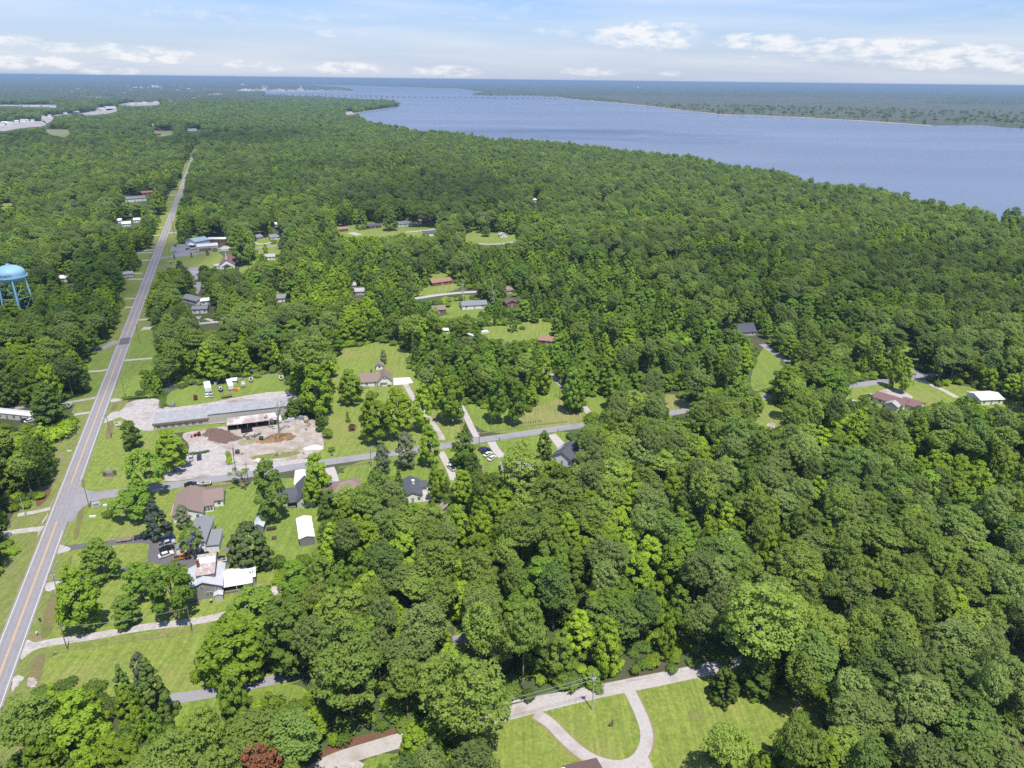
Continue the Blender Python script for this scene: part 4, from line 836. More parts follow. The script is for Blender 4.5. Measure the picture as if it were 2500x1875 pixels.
def hits(x, y, z):
    px, py, w = projv(x, y, z)
    i = np.clip((py / MS + 100).astype(int), 0, mask.shape[0] - 1); j = np.clip((px / MS + 100).astype(int), 0, mask.shape[1] - 1)
    return mask[i, j] & (w > 0)
KEEPOUT = []      # (x, y, r) of buildings; filled before the wood is seeded
def clear(x, y, h, r, low=.35, under=False):
    """True where a tree of this size would neither stand on nor hide open ground, buildings or water"""
    ok = np.ones(len(x), bool)
    n = np.hypot(x, y); sx, sy = y / n, -x / n
    for (dx, dz) in ((0, 0), (0, 0.45), (.8, .6), (-.8, .6), (.45, .9), (-.45, .9), (0, 1.0), (.6, low), (-.6, low), (0, .75), (.25, .97), (-.25, .97), (0, .2)):
        ok &= ~hits(x + sx * r * dx, y + sy * r * dx, h * dz)
    ok &= ~inpoly(x, y, RIVP)
    tx, ty, _ = projv(x, y, h * .95)
    ok &= ~((y < 480) & inpoly(tx, ty, [S_('V', *p) for p in TOWERV]))
    rd = np.abs(x - RA - RS * y) * _un
    ok &= (rd > 9) | (y > 1750)
    for (bx, by, br) in KEEPOUT: ok &= np.hypot(x - bx, y - by) > br
    for (bx, by, br, _h) in (() if under else EXPL): ok &= np.hypot(x - bx, y - by) > br * .75 + r * .45
    return ok
# ---------------------------------------------------------------- buildings
def simple(name, c, rough=.7, var=.85, scale=1.5, **k):
    return mat(name, c, tuple(v * var for v in c), scale=scale, rough=rough, **k)
MW = {'white': simple('siding_white', (.80, .785, .76), stripes=(2, .25, .12)), 'cream': simple('siding_cream', (.52, .49, .42), stripes=(2, .3, .2)), 'grey': simple('siding_grey', (.27, .26, .265), stripes=(2, .25, .3)),
      'lgrey': simple('siding_light_grey', (.48, .48, .46), stripes=(2, .25, .3)), 'brick': simple('brick_red', (.22, .085, .06), stripes=(2, .3, .25)), 'beige': simple('panel_beige', (.46, .43, .36), stripes=(0, 1.0, .12)),
      'metalw': simple('panel_white', (.60, .61, .62), stripes=(0, .6, .15)), 'dgrey': simple('panel_grey', (.20, .20, .21), stripes=(0, .5, .3)), 'brown': simple('boards_brown', (.16, .10, .07)), 'stucco': simple('stucco_pale', (.50, .47, .43))}
MR = {'brown': simple('shingles_brown', (.235, .17, .145), .9, .8, 3, stripes=(2, .22, .25)), 'dbrown': simple('shingles_dark_brown', (.14, .09, .08), .9, .8, 3, stripes=(2, .22, .25)), 'grey': simple('shingles_grey', (.21, .215, .225), .9, .8, 3, stripes=(2, .2, .25)),
      'slate': simple('shingles_slate', (.085, .09, .11), .9, .75, 3, stripes=(2, .2, .25)), 'white': simple('roof_metal_white', (.72, .71, .68), .5, .93, .6, stripes=(0, .9, .12)), 'metal': simple('roof_metal_galvanised', (.34, .34, .345), .5, .75, .5, stripes=(0, .75, .25)),
      'metaly': simple('roof_metal_lengthwise', (.50, .51, .54), .5, .8, .4, stripes=(1, .75, .2)), 'rust': mat('roof_metal_rusty', (.46, .43, .42), (.33, .24, .205), scale=.8, rough=.8, stripes=(1, .6, .3), lo=.4, hi=.55),
      'orange': simple('roof_orange', (.27, .145, .10), .8), 'red': simple('roof_red', (.28, .12, .09), .8), 'blue': simple('roof_pale_blue', (.36, .47, .50), .6, .9, .4, stripes=(0, .8, .2)), 'pale': simple('shingles_pale', (.36, .34, .33), .9, .85, 3),
      'patch': mat('roof_metal_patched', (.50, .47, .45), (.33, .26, .23), scale=.22, rough=.7, stripes=(0, .8, .2), lo=.42, hi=.55), 'church': simple('shingles_red_brown', (.19, .11, .10), .9, .8, 2, stripes=(2, .3, .2))}
M_TRIM = simple('trim_white', (.68, .67, .65)); M_PANE = mat('window_glass', (.018, .022, .028), rough=.08, spec=.8)
M_BRICKC = simple('chimney_brick', (.18, .08, .06)); M_DOOR = simple('door_paint', (.30, .28, .26)); M_WOOD = mat('weathered_wood', (.22, .17, .13), (.13, .10, .08), scale=2, rough=.9)
M_POLE = mat('pole_timber', (.15, .12, .10), (.22, .19, .165), scale=1.2, rough=.95); M_STEEL = simple('galvanised_steel', (.40, .41, .42), .45); M_BLACK = simple('black_rubber', (.018, .018, .018), .8)
M_SHADOWY = simple('shade_darkened_earth', (.06, .05, .042), .95)  # dark tone stands in for shade under the open shed roof

def frame_of(c, x1, y1, x2, y2, z=0.0):
    a, b = W(c, x1, y1, z), W(c, x2, y2, z); d = b - a
    return Vector((a.x, a.y, 0)), math.atan2(d.y, d.x), d.length
def block(root, x0, y0, L, D, h, rh, ridge, wall, roof, over=.45, z0=0.0, hip=0.0, gap=.003):
    wb = MB(); t = .16
    if ridge == 'x': wb.prism([(y0, z0), (y0 + D, z0), (y0 + D, h), (y0 + D / 2, h + rh * (0 if hip else 1)), (y0, h)] if not hip else [(y0, z0), (y0 + D, z0), (y0 + D, h), (y0, h)], 'x', x0, x0 + L)
    elif ridge == 'y': wb.prism([(x0, z0), (x0 + L, z0), (x0 + L, h), (x0 + L / 2, h + rh), (x0, h)] if not hip else [(x0, z0), (x0 + L, z0), (x0 + L, h), (x0, h)], 'y', y0, y0 + D)
    else: wb.prism([(y0, z0), (y0 + D, z0), (y0 + D, h + rh), (y0, h)], 'x', x0, x0 + L)
    w = wb.build('wall', wall, root)
    rb = MB(); e = over; u = t + gap
    if ridge == 'x':
        s = rh / (D / 2); ze = h - s * e + u; zr = h + rh + u; ym = y0 + D / 2; hx = hip * D / 2
        rb.slab([(x0 - e, y0 - e, ze), (x0 + L + e, y0 - e, ze), (x0 + L + e - hx - (e if hip else 0), ym, zr), (x0 - e + hx + (e if hip else 0), ym, zr)], t)
        rb.slab([(x0 + L + e, y0 + D + e, ze), (x0 - e, y0 + D + e, ze), (x0 - e + hx + (e if hip else 0), ym, zr), (x0 + L + e - hx - (e if hip else 0), ym, zr)], t)
        if hip:
            rb.slab([(x0 + L + e, y0 - e, ze), (x0 + L + e, y0 + D + e, ze), (x0 + L - hx, ym, zr)], t); rb.slab([(x0 - e, y0 + D + e, ze), (x0 - e, y0 - e, ze), (x0 + hx, ym, zr)], t)
    elif ridge == 'y':
        s = rh / (L / 2); ze = h - s * e + u; zr = h + rh + u; xm = x0 + L / 2; hy = hip * L / 2
        rb.slab([(x0 - e, y0 + D + e, ze), (x0 - e, y0 - e, ze), (xm, y0 - e + hy + (e if hip else 0), zr), (xm, y0 + D + e - hy - (e if hip else 0), zr)], t)
        rb.slab([(x0 + L + e, y0 - e, ze), (x0 + L + e, y0 + D + e, ze), (xm, y0 + D + e - hy - (e if hip else 0), zr), (xm, y0 - e + hy + (e if hip else 0), zr)], t)
        if hip:
            rb.slab([(x0 - e, y0 - e, ze), (x0 + L + e, y0 - e, ze), (xm, y0 + hy, zr)], t); rb.slab([(x0 + L + e, y0 + D + e, ze), (x0 - e, y0 + D + e, ze), (xm, y0 + D - hy, zr)], t)
    else:
        s = rh / D; rb.slab([(x0 - e, y0 - e, h - s * e + u), (x0 + L + e, y0 - e, h - s * e + u), (x0 + L + e, y0 + D + e, h + rh + s * e + u), (x0 - e, y0 + D + e, h + rh + s * e + u)], t)
    r = rb.build('roof', roof, root)
    return w, r
def window(root, x, y, z, w=1.0, h=1.3, side='front', shutters=None):
    """a framed window proud of the wall; side front faces -y, right faces +x, left faces -x"""
    fb, pb = MB(), MB()
    if side == 'front':
        fb.box(x - w / 2 - .1, y - .05, z - .1, x + w / 2 + .1, y - .003, z + h + .1); pb.box(x - w / 2, y - .07, z, x + w / 2, y - .053, z + h)
        bar = MB().box(x - .03, y - .085, z, x + .03, y - .073, z + h).box(x - w / 2, y - .085, z + h / 2 - .03, x - .033, y - .073, z + h / 2 + .03).box(x + .033, y - .085, z + h / 2 - .03, x + w / 2, y - .073, z + h / 2 + .03)
    else:
        s = 1 if side == 'right' else -1; a, b_, c_, d_ = x + s * .003, x + s * .05, x + s * .053, x + s * .07
        fb.box(min(a, b_), y - w / 2 - .1, z - .1, max(a, b_), y + w / 2 + .1, z + h + .1); pb.box(min(c_, d_), y - w / 2, z, max(c_, d_), y + w / 2, z + h); bar = None
    f = fb.build('window', M_TRIM, root); pb.build('pane', M_PANE, f)
    if bar: bar.build('glazing_bar', M_TRIM, f)
    if shutters and side == 'front':
        MB().box(x - w / 2 - .5, y - .06, z - .05, x - w / 2 - .13, y - .003, z + h + .05).box(x + w / 2 + .13, y - .06, z - .05, x + w / 2 + .5, y - .003, z + h + .05).build('shutter', shutters, f)
    return f
def door(root, x, y, w=1.0, h=2.1, m=None, z=.15):
    d = MB().box(x - w / 2 - .1, y - .05, 0, x + w / 2 + .1, y - .003, z + h + .1).build('door_frame', M_TRIM, root)
    MB().box(x - w / 2, y - .08, z, x + w / 2, y - .053, z + h).build('door', m or M_DOOR, d)
def chimney(root, x, y, z0, z1, m=None, w=.8):
    MB().box(x - w / 2, y - w / 2, z0, x + w / 2, y + w / 2, z1).box(x - w / 2 - .08, y - w / 2 - .08, z1, x + w / 2 + .08, y + w / 2 + .08, z1 + .15).build('chimney', m or M_BRICKC, root)
def house(name, label, cat, c, p, D, h, rh, ridge='x', wall='white', roof='grey', wins=3, z=0.0, hip=0.0, dr=True, wings=(), chim=None, group=None, keep=True, y0=0.0, sidewin=True, over=.45):
    o, rz, L = frame_of(c, *p, z)
    r = thing(name, label, cat, o, rz, group)
    block(r, 0, y0, L, D, h, rh, ridge, MW[wall], MR[roof], hip=hip, over=over)
    if wins:
        n = wins + (1 if dr else 0)
        for i in range(n):
            x = L * (i + .5) / n
            if dr and i == n // 2: door(r, x, y0)
            else: window(r, x, y0, 1.0)
    if sidewin and wins:
        for y in (D * .3, D * .7): window(r, L, y0 + y, 1.0, side='right'); window(r, 0, y0 + y, 1.0, side='left')
    if chim: chimney(r, chim[0] * L, y0 + chim[1] * D, h, h + rh + 1.2, M_BRICKC if len(chim) < 3 else chim[2])
    for wg in wings:
        block(r, *wg[:7], MW[wg[7]], MR[wg[8]], **(wg[9] if len(wg) > 9 else {}))
        if len(wg) > 10: 
            for wx in wg[10]: window(r, wx, wg[1], .9)
    if keep:
        cx, cy = L / 2, y0 + D / 2; KEEPOUT.append((o.x + cx * math.cos(rz) - cy * math.sin(rz), o.y + cx * math.sin(rz) + cy * math.cos(rz), max(L, D) * .5 + 1.0))
    return r, L, rz, o

# grey farmhouse
r, L, rz, o = house('farmhouse', 'grey weatherboard farmhouse with a rusty upper roof and a white-roofed porch wing', 'house', 'I', (262, 1318, 870, 1215), 11, 4.4, 2.3, 'y', 'grey', 'metaly', 0, dr=False)
for x, z_, w_ in ((L * .17, 1.0, .9), (L * .2, 4.2, .8), (L * .45, 4.5, .8), (L * .58, 1.5, .9), (L * .68, 1.5, .9), (L * .86, 3.0, .7)): window(r, x, 0, z_ if z_ < 4 else 4.0, w_, 1.1)
block(r, L * .32, 3.0, L * .48, 8.5, 7.2, 1.3, 'mono', MW['grey'], MR['rust'], z0=4.5, over=.35)
block(r, L * .32, 7.8, L * .48, 3.6, 8.0, .9, 'x', MW['grey'], MR['metaly'], z0=6.0, over=.3)
chimney(r, L * .35, 6.6, 7, 10.2)
block(r, L + .01, 3.2, 9.5, 5.6, 3.4, 1.1, 'x', MW['grey'], MR['white'], over=.35)
MB().slab([(L + .3, .8, 2.75), (L + 8.9, .8, 2.75), (L + 8.9, 3.0, 3.3), (L + .3, 3.0, 3.3)], .12).build('porch_roof', MR['white'], r)
MB().box(L + .3, .9, 0, L + 8.7, 3.19, .7).build('porch_floor', M_WOOD, r)
for x in (4.0, 6.1, 8.5): MB().box(L + x, 1.0, .7, L + x + .14, 1.14, 2.65).build('porch_post', M_TRIM, r)
st = MB()
for k in range(4): st.box(L + 4.3, .9 - .3 * (k + 1), 0, L + 5.9, .897 - .3 * k, .6 - .16 * k)
st.build('steps', M_WOOD, r)
block(r, L * .78, -2.0, 2.4, 1.95, 2.2, .5, 'y', MW['lgrey'], MR['metaly'], over=.2)
door(r, L + 5.1, 3.2)
p_ = W('I', 665, 1320); b_ = thing('wheelie_bin', 'dark green wheelie bin with a lime lid beside the farmhouse lean-to', 'bin', p_, rz)
MB().prism([(-.28, 0), (.28, 0), (.34, 1.0), (-.34, 1.0)], 'y', -.33, .33).build('bin_body', simple('bin_green', (.02, .05, .03)), b_); MB().box(-.38, -.38, 1.003, .38, .38, 1.08).build('lid', simple('lid_lime', (.25, .42, .08)), b_)
for s in (-.33, .33): MB().tube((s - .04, .3, .12), (s + .04, .3, .12), .12).build('wheel', M_BLACK, b_)
# white two-storey house
r, L, rz, o = house('white_house', 'white two-storey house with a grey shingle roof behind the farmhouse', 'house', 'I', (285, 525, 590, 497), 14, 5.3, 1.1, 'y', 'white', 'grey', 0, dr=False)
for x in (.2, .55, .85): window(r, x * L, 0, 3.4, .9, 1.1)
for x in (.2, .8): window(r, x * L, 0, .9, .9, 1.2)
door(r, L * .5, 0)
block(r, L + .01, .5, 4.0, 7.5, 3.0, 1.0, 'mono', MW['white'], MR['grey'], over=.3); block(r, -3.6, -.5, 3.59, 3.2, 3.2, .8, 'y', MW['white'], MR['grey'], over=.25); window(r, -1.8, -.5, .9)
chimney(r, L * .55, 6, 5.5, 7.2, w=.5)
MB().box(L + 4.6, .5, .02, L + 7.0, 2.8, .14).build('deck', M_WOOD, r)
# ranch house
r, L, rz, o = house('ranch_house', 'large pale ranch house with a taupe shingle roof beside the side street', 'house', 'P', (225, 1357, 890, 1258), 16.5, 3.0, 2.3, 'y', 'white', 'brown', 3, dr=False)
block(r, L + .01, 7.2, 6.6, 9.2, 3.0, 2.1, 'x', MW['white'], MR['brown']); window(r, L + 5.2, 7.2, 1.0)
block(r, L + .01, 4.2, 3.4, 2.99, 2.7, .45, 'mono', MW['white'], MR['brown'], over=.2)
for k in range(3): window(r, L + .65 + 1.05 * k, 4.2, .8, .8, 1.6)
MB().box(-1.7, 5.5, .02, -.4, 13, .14).build('front_step', M_CONC, r)
# grey gabled house
r, L, rz, o = house('gabled_house', 'light grey gabled house with a slate roof behind two lawn trees', 'house', 'Q', (480, 1022, 790, 980), 13, 3.2, 3.0, 'y', 'lgrey', 'slate', 0, dr=False)
window(r, L * .30, 0, 1.2, .8, 1.2); window(r, L * .46, 0, 1.2, .8, 1.2)
block(r, -6.5, 3.2, 6.49, 7.5, 3.0, 1.8, 'x', MW['lgrey'], MR['slate']); door(r, -1.2, 3.2); window(r, -3.6, 3.2, 1.0)
MB().box(-3.4, .8, .02, -.1, 3.1, .5).build('porch', M_WOOD, r)
MB().slab([(-3.5, .7, 2.6), (-.2, .7, 2.6), (-.2, 2.7, 2.9), (-3.5, 2.7, 2.9)], .1).build('porch_roof', MR['slate'], r)
house('brown_roof_house', 'low house with a brown hipped roof and a blue car on its drive', 'house', 'Q', (1130, 880, 1640, 765), 8.5, 2.9, 2.0, 'x', 'stucco', 'brown', 4, hip=.8, wings=[(-3.2, 1.2, 3.19, 6.2, 2.7, 1.2, 'x', 'stucco', 'dbrown')])
r, L, rz, o = house('dark_roof_house', 'white house with a charcoal roof and a paved patio', 'house', 'C', (790, 1188, 915, 1174), 12, 3.0, 1.7, 'y', 'white', 'slate', 2, wings=[(7.0, 6, 2.6, 4.5, 2.9, 1.0, 'x', 'white', 'slate')])
chimney(r, L * .62, 6.5, 3.5, 6.0, M_TRIM, 1.0)
house('metal_shed', 'large white-roofed metal shed with grey walls at the lawn edge', 'shed', 'Q', (527, 1700, 790, 1650), 13, 3.3, .7, 'y', 'dgrey', 'metaly', 0, dr=False, over=.2)
for o_ in [x for x in bpy.data.objects if x.name.startswith('roof') and x.parent and x.parent.name.startswith('metal_shed')]: o_.data.materials.clear(); o_.data.materials.append(MR['white'])
house('garden_shed', 'small galvanised shed behind the magnolia', 'shed', 'A', (1522, 250, 1584, 247), 6.5, 2.6, 1.2, 'y', 'dgrey', 'metaly', 0, dr=False, over=.2)
# long building with open shed
r, L, rz, o = house('long_building', 'very long low metal-roofed commercial building beside the work yard', 'building', 'B', (1042, 692, 1412, 650), 10, 3.3, .9, 'mono', 'beige', 'metal', 0, dr=False, over=.25, keep=False)
block(r, L + .02, .3, 39.5, 8.4, 4.7, .8, 'mono', MW['beige'], MR['metal'], over=.25)
MB().box(-.4, -.5, 2.45, L - .1, -.05, 3.25).build('fascia', simple('fascia_rust_brown', (.22, .13, .11)), r)
for x in range(2, int(L) - 1, 3): window(r, x, 0, .8, 1.6, 1.1)
for x, y in ((L * .85, 9.2),): pass
SHB = thing('open_shed', 'open-fronted machinery shed with a patched metal roof beside the long building', 'shed', *frame_of('B', 1537, 697, 1872, 655)[:2])
Ls = frame_of('B', 1537, 697, 1872, 655)[2]
MB().slab([(0, -.3, 2.9), (Ls, -.3, 2.9), (Ls, 6.2, 3.7), (0, 6.2, 3.7)], .12).build('roof', MR['patch'], SHB)
MB().box(.1, 6.0, 0, Ls - .1, 6.12, 3.4).box(.1, .3, 0, .22, 5.99, 2.9).box(Ls - .22, .3, 0, Ls - .1, 5.99, 2.9).build('wall', MW['dgrey'], SHB)
for k in range(6): MB().box(.2 + k * (Ls - .6) / 5, -.1, 0, .38 + k * (Ls - .6) / 5, .08, 2.75).build('post', M_WOOD, SHB)
sheet('shed_floor', [SHB.matrix_basis @ Vector(p) for p in ((0, 0, 0), (Ls, 0, 0), (Ls, 6, 0), (0, 6, 0))], .09, M_SHADOWY)
for k, (cc, xx) in enumerate((((.02, .02, .022), 6), ((.10, .02, .02), 1.0), ((.10, .12, .15), 9.0), ((.05, .07, .10), 12.3), ((.03, .03, .03), 16))):
    q = SHB.matrix_basis @ Vector((xx, 2.5, 0)); t_ = thing('stored_machine', ['black engine block standing in the open shed', 'red hand tractor at the left post of the open shed', 'grey machine in the middle of the open shed', 'blue-grey machine right of the grey machine in the open shed', 'black drum at the right end of the open shed'][k], 'machine', q, SHB.rotation_euler.z)
    MB().prism([(-.8, 0), (.9, 0), (.9, .7), (.3, .8), (.2, 1.4), (-.5, 1.4), (-.8, .8)], 'y', -.6, .6).build('machine_body', simple('machine_paint_%d' % k, cc), t_)
    for s in (-.5, .6): MB().tube((s, -.75, .3), (s, .75, .3), .3).build('wheel', M_BLACK, t_)
# mobile home
r, L, rz, o = house('mobile_home', 'long white mobile home with a pale flat-pitched roof at the left edge', 'mobile home', 'M', (-280, 118, 545, 205), 4.6, 2.9, .5, 'x', 'white', 'white', 6, over=.2)
MB().box(L + .02, .4, .02, L + 5.6, 3.6, .75).build('deck', M_WOOD, r)
# white gabled house with chimney
r, L, rz, o = house('white_gabled_house', 'white house with a brown roof, brick chimney and white paved forecourt', 'house', 'N', (985, 528, 1262, 508), 8.5, 2.9, 3.0, 'x', 'white', 'brown', 0, dr=False, chim=(.62, .75))
block(r, L - 1.0, -1.0, 7.2, 10.2, 2.95, 3.4, 'y', MW['white'], MR['brown'])
for x in (1.4, 3.0): window(r, L - 1 + x * 1.25, -1, .9, .9, 1.2, shutters=M_BRICKC)
window(r, L + 2.6, -1, 4.0, .9, .8, shutters=M_BRICKC); door(r, L - 2.4, 0); window(r, L * .35, 0, .9)
MB().box(.2, -2.2, .02, L * .45, -.01, .4).build('porch', M_WOOD, r)
house('little_shed', 'tiny white shed with a brown roof on the back lawn of the white gabled house', 'shed', 'N', (1205, 292, 1302, 288), 4.2, 2.3, 1.1, 'y', 'white', 'brown', 1, dr=False, sidewin=False)
house('slate_roof_garage', 'white house with a steep slate roof at the foot of the curved drive', 'house', 'K', (1425, 890, 1780, 985), 12, 3.0, 3.2, 'y', 'white', 'slate', 2, wings=[(-.5, 6, 3, 4, 2.8, 1, 'y', 'white', 'pale')])
house('hidden_house', 'grey-roofed house mostly hidden under the large open-limbed pine', 'house', 'K', (600, 1140, 1250, 1105), 8, 2.9, 1.6, 'x', 'lgrey', 'pale', 3)
house('brown_shed', 'small brown-roofed shed left of the big pine', 'shed', 'K', (150, 1100, 262, 1092), 3.5, 2.3, .9, 'x', 'brown', 'brown', 0, dr=False)
# roof at the bottom edge (only the far side of it shows)
r, L, rz, o = house('brick_ranch', 'brown-shingled roof cut by the bottom edge beside the horseshoe drive', 'house', 'H', (430, 1500, 850, 1400), 9, 2.9, 1.2, 'x', 'brick', 'dbrown', 0, z=3.1, dr=False, y0=-9)
block(r, -8.4, -10, 7.4, 9.2, 2.9, 1.3, 'x', MW['brick'], MR['dbrown'], hip=.7); MB().box(-.98, -1.5, 0, -.02, -.3, 3.3).build('trim', M_TRIM, r)
# workshop group up the road
r, L, rz, o = house('blue_roof_building', 'tall pale building with a light blue metal roof beside the main road', 'building', 'L', (400, 440, 585, 480), 15, 5.5, 2.0, 'y', 'metalw', 'blue', 1, dr=False)
MB().slab([(L * .45, -3.5, 3.0), (L, -3.5, 3.0), (L, -.1, 3.5), (L * .45, -.1, 3.5)], .15).build('canopy', MR['white'], r)
r, L, rz, o = house('white_roof_building', 'wide building with a bright white roof and red brick front', 'building', 'L', (610, 545, 985, 515), 13, 4.2, .8, 'x', 'cream', 'white', 0, dr=False, over=.2)
MB().box(1.5, -.1, 0, L * .66, -.003, 2.6).build('brick_front', MW['brick'], r); window(r, 3.5, -.1, 1.0, 2, 1); window(r, 7.5, -.1, 1.0, 2, 1)
r, L, rz, o = house('white_roof_shed', 'long open shed with a cream roof behind the white-roofed building', 'shed', 'L', (790, 392, 1118, 388), 9, 3.6, .9, 'x', 'brown', 'white', 0, dr=False, over=.3)
house('grey_store', 'low grey annex in front of the blue-roofed building', 'shed', 'L', (508, 540, 640, 530), 4, 2.3, .3, 'x', 'lgrey', 'pale', 0, dr=False)
# church
r, L, rz, o = house('church', 'white gabled church with a red-brown roof and a thin white spire', 'church', 'L', (1015, 862, 1277, 848), 24, 3.6, 4.0, 'y', 'white', 'church', 2)
sp = MB().box(L / 2 - .5, 1.5, 7.4, L / 2 + .5, 2.5, 8.6); sp.tube((L / 2, 2, 8.6), (L / 2, 2, 15.0), .48, .03, 8); sp.build('spire', M_TRIM, r)
MB().slab([(L * .25, -3, 2.8), (L * .5, -3, 4.2), (L * .5, .0, 4.2), (L * .25, .0, 2.8)], .12).slab([(L * .5, -3, 4.2), (L * .75, -3, 2.8), (L * .75, 0, 2.8), (L * .5, 0, 4.2)], .12).build('porch_roof', MR['church'], r)
for x in (.27, .73): MB().box(L * x - .12, -2.8, 0, L * x + .12, -2.56, 2.7).build('porch_post', M_TRIM, r)
block(r, -4.5, .5, 4.45, 5, 2.7, .5, 'mono', MW['lgrey'], MR['pale'], over=.2)
